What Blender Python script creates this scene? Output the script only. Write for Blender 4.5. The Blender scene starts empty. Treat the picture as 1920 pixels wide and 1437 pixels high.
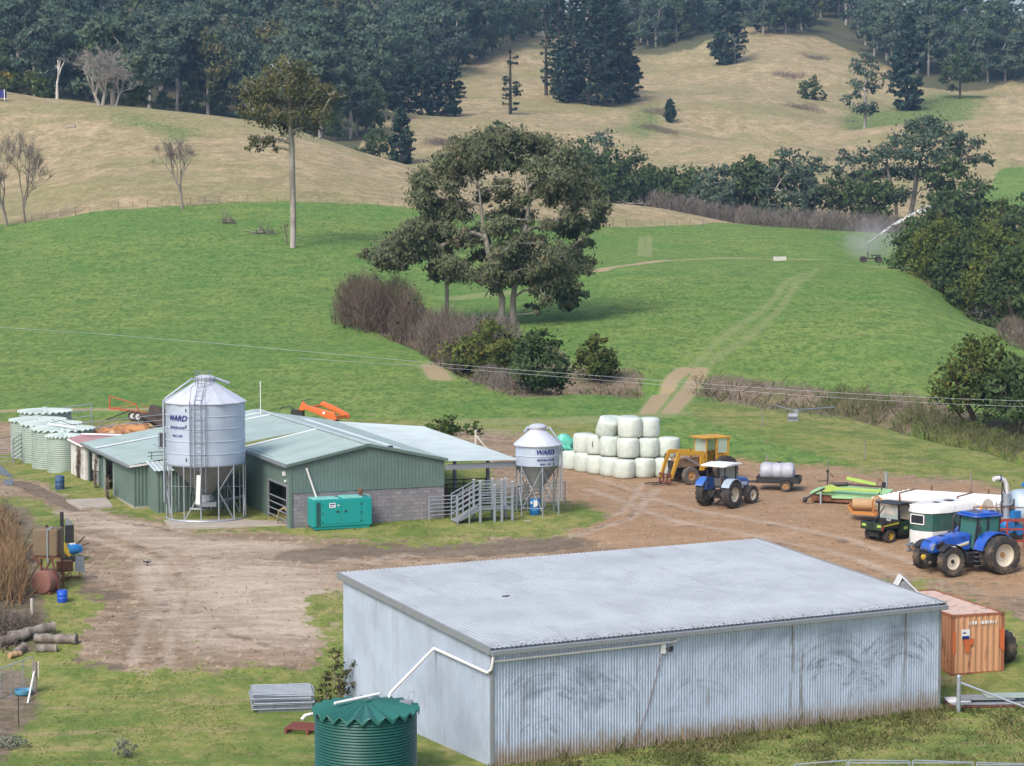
import bpy, bmesh, math, random
import numpy as np
from mathutils import Vector, Matrix
random.seed(7); RNG = np.random.default_rng(7)
sc = bpy.context.scene
COL = sc.collection
PI = math.pi
def R(d): return math.radians(d)
# ---------------------------------------------------------------- camera
FPX, CX, CY, CAMZ = 4300.0, 960.0, 718.5, 20.0
PITCH = math.atan(338.0/FPX); SP, CP = math.sin(PITCH), math.cos(PITCH)
def ray(x, y):
    u = (x-CX)/FPX; v = (y-CY)/FPX
    return (u, CP - v*SP, -SP - v*CP)
def px(x, y, Y):
    d = ray(x, y); t = Y/d[1]
    return Vector((d[0]*t, Y, CAMZ + d[2]*t))
def proj(P):
    x, y, z = P[0], P[1], P[2]-CAMZ
    dep = y*CP - z*SP; up = y*SP + z*CP
    return CX + FPX*x/dep, CY - FPX*up/dep
# ---------------------------------------------------------------- terrain table
NEAR = [(20,0),(60,0),(85,0),(92,.15),(100,1.0),(110,2.1),(116,2.75),(121,3.08),(130,3.3),(140,3.6),(150,4.0)]
TAB = {
 -240:[(165,4.6),(200,6),(250,9.6),(300,14),(340,16.5),(420,31),(500,50),(540,48),(650,60),(900,118),(1150,150),(1500,160)],
 0:[(165,4.6),(200,5.8),(250,9.2),(300,13.6),(340,16.8),(420,29),(500,44.4),(540,42),(650,56),(900,110),(1150,140),(1500,150)],
 240:[(165,4.6),(200,5.8),(250,9.2),(300,14.4),(340,19.4),(410,29.5),(480,39.5),(540,36),(650,48),(900,103),(1150,132),(1500,140)],
 480:[(165,4.6),(200,5.8),(250,9.2),(300,14.2),(345,19.8),(400,28),(470,36.2),(540,31),(650,44),(900,96),(1150,124),(1500,130)],
 720:[(165,4.6),(200,5.9),(250,9.0),(300,13.6),(350,19.2),(400,24.6),(450,28.6),(500,25),(540,26),(620,38.7),(720,51),(800,60),(1000,97),(1150,128),(1500,134)],
 960:[(165,4.6),(183,5.0),(200,6.0),(230,7.9),(280,10.6),(330,13),(380,17.5),(430,22),(470,19),(520,23.5),(600,33),(720,47.5),(820,64),(900,80),(1000,98),(1150,113),(1300,114),(1500,100)],
 1200:[(165,4.6),(183,5.0),(200,6.3),(240,9.3),(290,12),(320,11.6),(350,12.5),(400,15.6),(440,19.7),(480,18),(520,22),(600,31),(700,43),(800,57.5),(950,82),(1100,107),(1250,122),(1500,112)],
 1440:[(165,4.6),(178,4.8),(186,5.0),(220,8.2),(270,11.3),(310,12.2),(340,11.3),(380,13.5),(420,15.5),(470,16),(520,20),(600,31.5),(640,37.2),(678,37.0),(760,50),(800,57),(950,88),(1020,100),(1150,118),(1500,125)],
 1680:[(158,4.1),(166,4.3),(180,5.5),(220,8.5),(270,11),(300,11.8),(330,10.8),(380,11.5),(430,14),(480,16),(540,19),(600,27),(650,35.5),(690,42.5),(728,42.6),(790,52),(850,62),(1000,90),(1150,115),(1500,125)],
 1920:[(152,3.6),(180,5),(230,6.4),(270,3.8),(320,5),(400,11),(500,16),(560,23),(600,28),(660,37.5),(716,46.8),(756,47.0),(826,60.3),(866,60.0),(920,72),(1000,88),(1150,112),(1500,122)],
 2160:[(152,3.2),(180,4),(230,4.4),(270,2.5),(320,4),(400,10),(500,16),(560,23),(600,29),(660,40),(716,51),(756,51.5),(826,66),(866,66),(920,76),(1000,92),(1150,115),(1500,125)],
}
def pchip(xs, ys, xq):
    xs = np.asarray(xs, float); ys = np.asarray(ys, float)
    h = np.diff(xs); d = np.diff(ys)/h
    m = np.zeros(len(xs)); m[0], m[-1] = d[0], d[-1]
    for i in range(1, len(xs)-1):
        if d[i-1]*d[i] > 0:
            w1 = 2*h[i]+h[i-1]; w2 = h[i]+2*h[i-1]
            m[i] = (w1+w2)/(w1/d[i-1]+w2/d[i])
    i = np.clip(np.searchsorted(xs, xq)-1, 0, len(h)-1)
    t = np.clip((xq-xs[i])/h[i], 0, 1)
    h00 = 2*t**3-3*t**2+1; h10 = t**3-2*t**2+t; h01 = -2*t**3+3*t**2; h11 = t**3-t**2
    return h00*ys[i]+h10*h[i]*m[i]+h01*ys[i+1]+h11*h[i]*m[i+1]
YS = np.exp(np.linspace(math.log(22), math.log(1480), 620))
AS = np.linspace(-.42, .42, 421)
_cols = sorted(TAB); _ca = np.array([(c-960)/FPX for c in _cols])
_Z = np.zeros((len(_cols), len(YS)))
for k, c in enumerate(_cols):
    kn = (NEAR if c > 0 else NEAR[:7]+[(121,3.05),(130,3.05),(140,3.0),(150,3.1),(156,3.5)]) + TAB[c]
    _Z[k] = pchip([a for a, b in kn], [b for a, b in kn], YS)
GZ = np.zeros((len(AS), len(YS)))
for j in range(len(YS)):
    GZ[:, j] = pchip(_ca, _Z[:, j], np.clip(AS, _ca[0], _ca[-1]))
_k = np.array([.25, .5, .25])                                   # soften the knots a little
for _ in range(5):
    GZ[1:-1] = .25*GZ[:-2]+.5*GZ[1:-1]+.25*GZ[2:]
    GZ[:, 1:-1] = .25*GZ[:, :-2]+.5*GZ[:, 1:-1]+.25*GZ[:, 2:]
_hash = RNG.random((256, 256))
def vnoise(x, y):
    xi = np.floor(x).astype(int); yi = np.floor(y).astype(int); fx = x-xi; fy = y-yi
    fx = fx*fx*(3-2*fx); fy = fy*fy*(3-2*fy); h = lambda a, b: _hash[a % 256, b % 256]
    return (h(xi, yi)*(1-fx)+h(xi+1, yi)*fx)*(1-fy)+(h(xi, yi+1)*(1-fx)+h(xi+1, yi+1)*fx)*fy
def fbm(x, y, o=4):
    s = 0; a = .5
    for k in range(o): s = s+a*(vnoise(x*2**k+17*k, y*2**k+9*k)-.5); a *= .5
    return s
CREEK = [(-.0744,262),(-.0558,228),(-.0233,197),(.0233,186),(.065,185.5),(.0837,187),(.1395,176),(.1767,163),(.2233,148),(.30,132),(.42,120)]
_XX, _YY = np.meshgrid(AS, YS, indexing='ij')
_fade = np.clip((_YY-150)/60, 0, 1)
_far = np.clip((_YY-400)/250, 0, 1)
GZ += fbm(_XX*_YY/26, _YY/26, 4)*(.22+.75*_fade) + fbm(_XX*_YY/70+5, _YY/70, 5)*11*_far
GZ += fbm(_XX*_YY/5+3, _YY/5, 3)*.10*np.clip((_YY-80)/20, 0, 1)
_ya = np.interp(AS, [c[0] for c in CREEK], [c[1] for c in CREEK])
_dep = np.interp(AS, [-.09, -.07, -.03, .06, .0745, .0825, .1, .2, .4], [0, .6, 1.6, 1.6, .1, .1, 1.9, 2.1, 1.6])
GZ -= _dep[:, None]*np.exp(-((_YY-_ya[:, None])/3.2)**2)
_ly = np.log(YS)
def zt(X, Y):
    X = np.asarray(X, float); Y = np.asarray(Y, float)
    a = np.clip((X/Y-AS[0])/(AS[1]-AS[0]), 0, len(AS)-1.001); b = np.clip((np.log(Y)-_ly[0])/(_ly[1]-_ly[0]), 0, len(YS)-1.001)
    i = a.astype(int); j = b.astype(int); fa = a-i; fb = b-j
    return (GZ[i, j]*(1-fa)+GZ[i+1, j]*fa)*(1-fb)+(GZ[i, j+1]*(1-fa)+GZ[i+1, j+1]*fa)*fb
_RY = np.exp(np.linspace(math.log(60), math.log(1450), 3000))
def ground(x, y, ymin=0, dz=0.0):
    """first point of the terrain under a pixel of the photograph (dz: on a level dz above it)"""
    d = ray(x, y); t = _RY/d[1]; z = CAMZ+d[2]*t; g = zt(d[0]*t, _RY)+dz
    k = np.where((z < g) & (_RY >= ymin))[0]
    if not len(k): Y = _RY[int(np.argmin(np.where(_RY > max(ymin, 70), z-g, 1e9)))]; X = d[0]*Y/d[1]; return Vector((X, Y, float(zt(X, Y))+dz))
    k = k[0]
    Y = _RY[k]
    if k > 0 and _RY[k-1] >= ymin:
        a = z[k-1]-g[k-1]; b = z[k]-g[k]
        if a > 0: Y = _RY[k-1]+(_RY[k]-_RY[k-1])*a/(a-b)
    X = d[0]*Y/d[1]
    return Vector((X, Y, float(zt(X, Y))+dz))
def drop(X, Y, dz=0): return Vector((X, Y, float(zt(X, Y))+dz))
def PXM(Y): return FPX/Y           # pixels of the photograph per metre
# ---------------------------------------------------------------- objects
def tag(o, label=None, cat=None, group=None, kind=None):
    if label: o['label'] = label
    if cat: o['category'] = cat
    if group: o['group'] = group
    if kind: o['kind'] = kind
    return o
def thing(name, label, cat, loc=(0,0,0), rotz=0, group=None):
    o = bpy.data.objects.new(name, None); COL.objects.link(o); o.empty_display_size = .3
    o.location = loc; o.rotation_euler = (0, 0, rotz)
    return tag(o, label, cat, group)
def dup(root, loc=None, rotz=None, scale=None, label=None, group=None):
    def cp(o, par):
        c = o.copy(); COL.objects.link(c)
        if par is not None: c.parent = par
        for ch in kids.get(o, ()): cp(ch, c)
        return c
    kids = {}
    def walk(o):
        kids[o] = list(o.children)
        for ch in kids[o]: walk(ch)
    walk(root)
    r = cp(root, None)
    if loc is not None: r.location = loc
    if rotz is not None: r.rotation_euler = (0, 0, rotz)
    if scale is not None: r.scale = scale if hasattr(scale, '__len__') else (scale,)*3
    if label: r['label'] = label
    if group: r['group'] = group
    return r
def frame(t):
    u = Vector((0,0,1)) if abs(t.z) < .9 else Vector((1,0,0))
    a = t.cross(u).normalized(); return a, t.cross(a).normalized()
class MB:
    def __init__(s): s.v = []; s.f = []; s.m = []; s.i = 0
    def add(s, vs, fs):
        n = len(s.v); s.v += [tuple(v) for v in vs]; s.f += [tuple(i+n for i in f) for f in fs]; s.m += [s.i]*len(fs); return s
    def mat(s, i): s.i = i; return s
    def box(s, c, d, rot=None, taper=1.0):
        x, y, z = d[0]/2, d[1]/2, d[2]/2; t = taper
        vs = [Vector(p) for p in ((-x,-y,-z),(x,-y,-z),(x,y,-z),(-x,y,-z),(-x*t,-y*t,z),(x*t,-y*t,z),(x*t,y*t,z),(-x*t,y*t,z))]
        if rot is not None:
            m = rot if isinstance(rot, Matrix) else Matrix.Rotation(rot, 3, 'Z'); vs = [m @ v for v in vs]
        c = Vector(c)
        return s.add([v+c for v in vs], [(3,2,1,0),(4,5,6,7),(0,1,5,4),(1,2,6,5),(2,3,7,6),(3,0,4,7)])
    def bb(s, x0, x1, y0, y1, z0, z1): return s.box(((x0+x1)/2,(y0+y1)/2,(z0+z1)/2), (abs(x1-x0),abs(y1-y0),abs(z1-z0)))
    def bar(s, a, b, w, h=None):
        a = Vector(a); b = Vector(b); h = h or w; t = (b-a).normalized(); p, q = frame(t)
        vs = [o+p*i*w/2+q*j*h/2 for o in (a, b) for i, j in ((-1,-1),(1,-1),(1,1),(-1,1))]
        return s.add(vs, [(3,2,1,0),(4,5,6,7),(0,1,5,4),(1,2,6,5),(2,3,7,6),(3,0,4,7)])
    def tube(s, pts, r, n=8, caps=True):
        pts = [Vector(p) for p in pts]; k = len(pts)
        if not hasattr(r, '__len__'): r = [r]*k
        base = len(s.v); vs = []; fs = []; pa = None
        for i, p in enumerate(pts):
            t = (pts[min(i+1,k-1)]-pts[max(i-1,0)])
            t = t.normalized() if t.length > 1e-9 else Vector((0,0,1))
            if pa is None: a, b = frame(t)
            else:
                a = pa - t*pa.dot(t)
                if a.length < 1e-6: a, b = frame(t)
                else: a.normalize(); b = t.cross(a)
            pa = a
            for j in range(n):
                th = 2*PI*j/n; vs.append(p+(a*math.cos(th)+b*math.sin(th))*r[i])
        for i in range(k-1):
            for j in range(n):
                fs.append((i*n+j, i*n+(j+1)%n, (i+1)*n+(j+1)%n, (i+1)*n+j))
        if caps and n > 2: fs += [tuple(range(n-1,-1,-1)), tuple((k-1)*n+j for j in range(n))]
        return s.add(vs, fs)
    def lathe(s, prof, n=24, c=(0,0,0), axis='z', cap0=True, cap1=True, wob=None):
        vs = []; fs = []; k = len(prof)
        for i, (r, z) in enumerate(prof):
            for j in range(n):
                th = 2*PI*j/n; rr = r if wob is None else r*wob(th, i)
                x, y = rr*math.cos(th), rr*math.sin(th)
                p = (x, y, z) if axis == 'z' else ((x, z, y) if axis == 'y' else (z, x, y))
                vs.append((p[0]+c[0], p[1]+c[1], p[2]+c[2]))
        for i in range(k-1):
            for j in range(n):
                q = (i*n+j, i*n+(j+1)%n, (i+1)*n+(j+1)%n, (i+1)*n+j)
                fs.append(q if axis != 'y' else q[::-1])
        if cap0: fs.append(tuple(range(n-1,-1,-1)))
        if cap1: fs.append(tuple((k-1)*n+j for j in range(n)))
        return s.add(vs, fs)
    def prism(s, poly, y0, y1, plane='xz'):
        n = len(poly); g = {'xz': lambda p, y: (p[0], y, p[1]), 'xy': lambda p, y: (p[0], p[1], y), 'yz': lambda p, y: (y, p[0], p[1])}[plane]
        vs = [g(p, y0) for p in poly]+[g(p, y1) for p in poly]
        return s.add(vs, [tuple(range(n)), tuple(range(2*n-1, n-1, -1))]+[(i, i+n, (i+1)%n+n, (i+1)%n) for i in range(n)])
    def quad(s, a, b, c, d): return s.add([a,b,c,d], [(0,1,2,3)])
    def slab(s, a, b, c, d, t):
        a, b, c, d = map(Vector, (a,b,c,d)); n = (b-a).cross(d-a).normalized()*t
        return s.add([a-n,b-n,c-n,d-n,a,b,c,d], [(3,2,1,0),(4,5,6,7),(0,1,5,4),(1,2,6,5),(2,3,7,6),(3,0,4,7)])
    def build(s, name, mats, parent=None, smooth=False, bevel=0, fix=True, sub=0):
        me = bpy.data.meshes.new(name); me.from_pydata(s.v, [], s.f)
        mats = mats if isinstance(mats, (list, tuple)) else [mats]
        for m in mats: me.materials.append(m)
        if len(mats) > 1: me.polygons.foreach_set('material_index', s.m)
        if fix:
            bm = bmesh.new(); bm.from_mesh(me); bmesh.ops.recalc_face_normals(bm, faces=bm.faces); bm.to_mesh(me); bm.free()
        if smooth:
            me.polygons.foreach_set('use_smooth', [True]*len(me.polygons))
            me.set_sharp_from_angle(angle=R(40 if smooth is True else smooth))
        me.update()
        o = bpy.data.objects.new(name, me); COL.objects.link(o)
        if parent is not None: o.parent = parent
        if bevel:
            b = o.modifiers.new('bevel', 'BEVEL'); b.width = bevel; b.segments = 2; b.limit_method = 'ANGLE'; b.angle_limit = R(35)
        if sub:
            b = o.modifiers.new('sub', 'SUBSURF'); b.levels = sub; b.render_levels = sub
        return o
def fastquads(name, V, mat, parent=None, tint=None, k=4, nrm=None):
    """V: (N,k,3) separate polygons"""
    n = len(V); me = bpy.data.meshes.new(name)
    me.vertices.add(n*k); me.vertices.foreach_set('co', np.ascontiguousarray(V, dtype=np.float32).ravel())
    me.loops.add(n*k); me.loops.foreach_set('vertex_index', np.arange(n*k, dtype=np.int32))
    me.polygons.add(n); me.polygons.foreach_set('loop_start', np.arange(0, n*k, k, dtype=np.int32))
    me.update(calc_edges=True)
    if tint is not None:
        at = me.attributes.new('tint', 'FLOAT', 'FACE'); at.data.foreach_set('value', np.asarray(tint, dtype=np.float32))
    if nrm is not None:
        nrm = nrm/(np.linalg.norm(nrm, axis=1, keepdims=True)+1e-9); at = me.attributes.new('nrm', 'FLOAT_VECTOR', 'FACE'); at.data.foreach_set('vector', np.ascontiguousarray(nrm, dtype=np.float32).ravel())
    me.materials.append(mat)
    o = bpy.data.objects.new(name, me); COL.objects.link(o)
    if parent is not None: o.parent = parent
    return o
# ---------------------------------------------------------------- materials
def srgb(r, g, b):
    f = lambda c: (c/255/12.92 if c/255 <= .04045 else ((c/255+.055)/1.055)**2.4)
    return (f(r), f(g), f(b), 1)
class NT:
    def __init__(s, name):
        s.m = bpy.data.materials.new(name); s.m.use_nodes = True; s.t = s.m.node_tree; s.t.nodes.clear()
        s.out = s.t.nodes.new('ShaderNodeOutputMaterial')
    def n(s, typ, ins=None, **kw):
        nd = s.t.nodes.new('ShaderNode'+typ)
        for k, v in kw.items(): setattr(nd, k, v)
        for k, v in (ins or {}).items(): s.put(nd.inputs[k], v)
        return nd
    def put(s, sock, v):
        if isinstance(v, bpy.types.NodeSocket): s.t.links.new(v, sock)
        elif isinstance(v, bpy.types.Node): s.t.links.new(v.outputs[0], sock)
        else:
            if sock.type == 'RGBA' and len(v) == 3: v = (*v, 1)
            sock.default_value = v
    def math(s, op, a, b=0.0, c=0.0, clamp=False):
        nd = s.t.nodes.new('ShaderNodeMath'); nd.operation = op; nd.use_clamp = clamp
        for i, v in enumerate((a, b, c)): s.put(nd.inputs[i], v)
        return nd.outputs[0]
    def mix(s, f, a, b, mode='MIX'):
        nd = s.t.nodes.new('ShaderNodeMix'); nd.data_type = 'RGBA'; nd.blend_type = mode; nd.clamp_factor = True
        s.put(nd.inputs[0], f); s.put(nd.inputs[6], a); s.put(nd.inputs[7], b); return nd.outputs[2]
    def step(s, v, lo, hi):
        nd = s.t.nodes.new('ShaderNodeMapRange'); nd.interpolation_type = 'SMOOTHSTEP'
        s.put(nd.inputs[0], v); nd.inputs[1].default_value = lo; nd.inputs[2].default_value = hi; return nd.outputs[0]
    def noise(s, scale, co=None, detail=3, rough=.55, dist=0.0):
        nd = s.n('TexNoise', {'Scale': scale, 'Detail': detail, 'Roughness': rough, 'Distortion': dist})
        if co is not None: s.put(nd.inputs['Vector'], co)
        return nd.outputs[0]
    def obj(s): return s.n('TexCoord').outputs['Object']
    def pos(s): return s.n('NewGeometry').outputs['Position']
    def scale(s, co, v):
        return s.n('VectorMath', {0: co, 1: v}, operation='MULTIPLY').outputs[0]
    def bsdf(s, col, rough=.6, metal=0.0, bump=None, bstr=.3, bdist=.02, spec=.5, **kw):
        b = s.n('BsdfPrincipled', {'Base Color': col, 'Roughness': rough, 'Metallic': metal, 'Specular IOR Level': spec})
        for k, v in kw.items(): s.put(b.inputs[k.replace('_', ' ')], v)
        if bump is not None:
            bp = s.n('Bump', {'Strength': bstr, 'Distance': bdist, 'Height': bump}); s.put(b.inputs['Normal'], bp.outputs[0])
        s.put(s.out.inputs[0], b.outputs[0]); return s.m
def paint(name, c, rough=.45, dirt=.25, dcol=(.16,.12,.08), metal=0.0, scale=3.0, spec=.5):
    t = NT(name); co = t.obj(); n1 = t.noise(scale, co, 5, .6); n2 = t.noise(scale*9, co, 3)
    c2 = t.mix(t.math('MULTIPLY', t.step(n1, .42, .75), dirt), c, dcol)
    c3 = t.mix(t.math('MULTIPLY', n2, .22), c2, tuple(x*.55 for x in c[:3]))
    return t.bsdf(c3, t.math('ADD', rough-.1, t.math('MULTIPLY', n1, .25)), metal, spec=spec)
def rusty(name, c, rust=(.17,.065,.028), amount=.5, rough=.75, scale=2.0, streak=True):
    t = NT(name); co = t.obj(); n1 = t.noise(scale, t.scale(co, (1,1,.3)) if streak else co, 6, .65); n2 = t.noise(scale*7, co, 4)
    f = t.step(t.math('ADD', n1, t.math('MULTIPLY', n2, .25)), .78-.3*amount, .95-.3*amount)
    cc = t.mix(f, c, t.mix(n2, rust, tuple(x*.45 for x in rust)))
    return t.bsdf(t.mix(t.math('MULTIPLY', n2, .3), cc, tuple(x*.5 for x in c[:3])), rough, 0, n2, .2, .01)
M = {}
SKY_STR, SUN_STR, EXPO, HAZE = .14, 1.35, .80, .00014
# ---------------------------------------------------------------- ground sheet
def pip(poly, X, Y):
    inside = np.zeros(X.shape, bool); n = len(poly)
    for i in range(n):
        x0, y0 = poly[i]; x1, y1 = poly[(i+1) % n]
        if y0 == y1: continue
        c = ((y0 > Y) != (y1 > Y)) & (X < (x1-x0)*(Y-y0)/(y1-y0)+x0); inside ^= c
    return inside
def gpoly(pts, ymin=0, **k): return [tuple(ground(x, y, ymin)[:2]) for x, y in pts]
ta = np.concatenate([np.linspace(-.42, -.24, 60)[:-1], np.linspace(-.24, .24, 520), np.linspace(.24, .42, 60)[1:]])
ty = np.exp(np.concatenate([np.linspace(math.log(26), math.log(72), 40)[:-1], np.linspace(math.log(72), math.log(300), 430)[:-1], np.linspace(math.log(300), math.log(1470), 260)]))
TA, TY = np.meshgrid(ta, ty, indexing='ij'); TX = TA*TY; TZ = zt(TX, TY)
_ws = np.clip(TY/100, .8, 4)
WX = TX+(fbm(TX/_ws/4+40, TY/_ws/4, 4)*3.2+fbm(TX/_ws+7, TY/_ws, 2)*.9)*_ws; WY = TY+(fbm(TX/_ws/4, TY/_ws/4+80, 4)*3.2+fbm(TX/_ws, TY/_ws+31, 2)*.9)*_ws
def mask(polys, blur=2):
    m = np.zeros(TX.shape)
    for p in polys: m[pip(p, WX, WY)] = 1
    for _ in range(blur*8+6):
        m[1:-1] = .25*m[:-2]+.5*m[1:-1]+.25*m[2:]; m[:, 1:-1] = .25*m[:, :-2]+.5*m[:, 1:-1]+.25*m[:, 2:]
    return m
LX = TX*.7+WX*.3; LY = TY*.7+WY*.3
def line_mask(pts, w, soft=1.0):
    """pts: world XY polyline, w: half width in metres"""
    d = np.full(TX.shape, 1e9)
    for (x0, y0), (x1, y1) in zip(pts[:-1], pts[1:]):
        L = (x1-x0)**2+(y1-y0)**2; t = np.clip(((LX-x0)*(x1-x0)+(LY-y0)*(y1-y0))/L, 0, 1)
        d = np.minimum(d, np.hypot(LX-x0-t*(x1-x0), LY-y0-t*(y1-y0)))
    return np.clip((w+soft-d)/soft, 0, 1)
DIRT = gpoly([(-260,900),(0,900),(60,904),(110,925),(185,958),(290,985),(350,1000),(480,1000),(560,1012),(700,1024),(830,1018),(1000,1004),(1085,990),(1112,966),(1075,948),(1000,940),
  (940,930),(930,880),(905,838),(860,812),(900,800),(960,806),(1000,812),(1090,832),(1150,842),(1290,858),(1400,866),(1520,874),(1640,888),(1800,902),(1930,930),(2200,980),(2200,1190),(1930,1178),
  (1890,1150),(1700,1100),(1400,1080),(640,1110),(640,1200),(606,1212),(566,1258),(420,1262),(330,1268),(215,1268),(180,1245),(128,1222),(164,1192),(180,1160),(205,1130),(152,1108),(172,1060),(146,1010),(112,962),(60,940),(0,938),(-260,930)])
DIRT2 = gpoly([(-200,800),(0,806),(160,800),(300,790),(330,806),(330,850),(150,836),(30,856),(0,856),(-200,860)])
LUSH_YARD = gpoly([(1080,815),(1160,790),(1300,765),(1400,780),(1560,850),(1600,880),(1500,868),(1290,850),(1080,830)])
d1 = mask([DIRT, DIRT2], 2)
d1 = np.maximum(d1-mask([gpoly([(540,1130),(590,1115),(640,1120),(640,1185),(590,1195),(550,1160)])], 3), 0)
yb = np.array([tuple(ground(x, y, 150)[:2]) for x, y in [(-400,455),(-240,440),(0,421),(120,408),(240,393),(340,386),(440,380),(560,379),(680,383),(760,390),(960,407),(1130,425),(1310,422),(1450,424),(1700,424),(2000,420),(2300,420)]])
ya_ = yb[:, 0]/yb[:, 1]; tb = np.interp(TA, ya_, yb[:, 1])
tan = np.clip((TY-tb)/1.5+.5, 0, 1)
gp = mask([gpoly([(1862,322),(1925,312),(2150,300),(2150,420),(1880,420),(1840,370)], 480)], 2); tan = np.maximum(tan-gp, 0)
far = np.clip((TY-410)/10, 0, 1)
lawn = np.clip((166-TY)/4, 0, 1)*(1-mask([LUSH_YARD], 4))
lawn = np.maximum(lawn, mask([gpoly([(1300,775),(1460,752),(1600,790),(1760,830),(1930,890),(2200,950),(2200,1000),(1700,905),(1560,860)])], 6))
fy = np.interp(TA, [(c-960)/FPX for c in (-240,0,240,480,620,700,780,850,960,1060,1200,1300,1400,1500,1560,1640,1700,1760,1920,2200)],
   [470,525,505,492,500,640,790,860,905,960,930,930,990,985,960,930,860,860,900,900])
wood = np.clip((TY-fy)/12, 0, 1)
brush = mask([gpoly([(1335,716),(1440,712),(1560,735),(1720,752),(1930,806),(1930,868),(1740,812),(1560,780),(1440,765),(1330,748)]),
  gpoly([(1050,690),(1110,690),(1240,700),(1225,750),(1090,742),(1040,725)]), gpoly([(1690,520),(1760,540),(1830,600),(1930,640),(2100,700),(2100,560),(1800,500)]),
  gpoly([(640,590),(740,640),(860,700),(960,745),(1050,740),(1040,660),(880,600),(760,560),(660,545)]),
  gpoly([(-200,950),(0,950),(40,960),(60,1040),(70,1140),(100,1200),(60,1225),(0,1225),(-200,1225)]), gpoly([(-60,1270),(30,1270),(62,1300),(50,1340),(20,1380),(0,1437),(-60,1437)])], 3)
for y_, hw in ((0, 0),):
    pass
def gline(pts, ymin=0): return [tuple(ground(x, y, ymin)[:2]) for x, y in pts]
trk = np.maximum.reduce([
  .42*line_mask(gline([(1326,700),(1400,640),(1470,570),(1530,505)], 188), .25, 1.0), .42*line_mask(gline([(1296,700),(1370,635),(1450,560),(1506,512)], 188), .25, 1.0),
  1.0*line_mask(gline([(1326,694),(1312,718),(1288,750),(1266,775)], 150), .38, .8), 1.0*line_mask(gline([(1296,694),(1266,720),(1244,750),(1222,775)], 150), .38, .8),
  .5*line_mask(gline([(1262,775),(1160,786),(1000,790),(860,792)]), 1.4, 2.0),
  .9*line_mask(gline([(1110,510),(1180,497),(1260,489)], 250), .8, 1.2), .65*line_mask(gline([(1260,489),(1400,485),(1540,487)], 250), .7, 1.2), .7*line_mask(gline([(0,773),(100,767),(330,768)]), .5, 1.),
  .5*line_mask(gline([(1205,480),(1210,445)], 300), .5, .8), .5*line_mask(gline([(1222,482),(1226,445)], 300), .5, .8),
  .35*line_mask(gline([(760,800),(880,802),(1000,812),(1100,835)]), 1.5, 2.5),
  .6*line_mask(gline([(1640,500),(1740,530)], 250), 1., 2.), .8*line_mask(gline([(815,685),(835,710)], 180), .8, 1.), .5*line_mask(gline([(860,560),(960,548)], 200), 1.2, 2.)])
mud = np.maximum.reduce([line_mask(gline([(560,1044),(760,1030),(940,1028),(1040,1018)]), .8, 1.6)*.8, line_mask(gline([(20,905),(90,930),(150,955)]), .35, .6), line_mask(gline([(150,1112),(210,1118)]), .5, .8),
  line_mask(gline([(90,1128),(150,1122)]), .5, .6), mask([gpoly([(165,1160),(260,1090),(330,1100),(360,1180),(260,1210),(190,1230)])], 8)*.45, line_mask(gline([(130,1245),(190,1258)]), .5, .8), line_mask(gline([(480,1256),(530,1256)]), .2, .4)])
pale = np.maximum.reduce([line_mask(gline([(100,960),(220,990),(330,1020),(500,1030)]), .6, 1.2)*.7, line_mask(gline([(280,1060),(285,1090),(320,1150)]), .35, .8)*.7, line_mask(gline([(390,1060),(430,1100),(440,1150)]), .35, .8)*.6,
  line_mask(gline([(330,1160),(420,1200),(560,1200)]), 1., 2.)*.5, mask([gpoly([(330,1040),(480,1040),(600,1080),(640,1100),(630,1190),(480,1230),(380,1200)])], 12)*.8])
grnp = np.maximum.reduce([mask([gpoly([(135,210),(200,205),(330,235),(420,255),(300,262),(180,230)], 350)], 3), mask([gpoly([(1200,185),(1260,190),(1235,265),(1140,262),(1180,220)], 500)], 9)*.8,
  mask([gpoly([(1600,195),(1700,200),(1860,160),(1925,140),(1925,160),(1700,235),(1560,240)], 500)], 8)*.9, mask([gpoly([(1420,205),(1490,200),(1530,235),(1420,240)], 500)], 12)*.6, mask([gpoly([(0,140),(60,150),(90,160),(0,155)], 350)], 2),
  mask([gpoly([(820,330),(500,300),(300,262),(520,290)], 350)], 2)*.6])
ora = np.maximum.reduce([mask([gpoly([(1020,850),(1300,850),(1500,870),(1930,930),(2200,980),(2200,1150),(1900,1130),(1500,1060),(1150,1030),(1000,1000)])], 10)*.9, mask([gpoly([(590,1205),(640,1195),(640,1225),(596,1225)])], 2), mask([gpoly([(1440,880),(1930,935),(1930,1000),(1500,960)])], 8)*.45])
nx, ny = TX.shape
V = np.stack([TX, TY, TZ], -1).reshape(-1, 3).astype(np.float32)
MA = np.stack([d1, tan, lawn, brush], -1).reshape(-1, 4).astype(np.float32)
for q_, w_ in (([(120,1000),(260,1050),(330,1120),(420,1190),(560,1230)],.14),([(150,985),(290,1040),(365,1120),(450,1180),(600,1205)],.14),([(560,1030),(420,1040),(330,1090),(250,1180),(230,1250)],.13),([(590,1040),(450,1055),(375,1100),(300,1190),(290,1255)],.13),([(700,1035),(1000,1012),(1150,960),(1200,910)],.16),([(700,1050),(1010,1025),(1180,970),(1230,920)],.16),([(1100,900),(1300,960),(1560,1010),(1690,1060)],.15),([(1080,920),(1280,985),(1540,1035),(1660,1080)],.15),([(60,915),(200,975),(420,1020),(700,1040)],.13),([(50,925),(190,990),(410,1036),(700,1060)],.13)):
    mud = np.maximum(mud, .38*line_mask(gline(q_), w_, .45)); pale = np.maximum(pale, .5*line_mask([(a+.35, b+.3) for a, b in gline(q_)], w_, .3))
MBm = np.stack([trk, mud, grnp, wood], -1).reshape(-1, 4).astype(np.float32)
MC = np.stack([pale, ora, np.zeros_like(pale), np.ones_like(pale)], -1).reshape(-1, 4).astype(np.float32)
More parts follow.
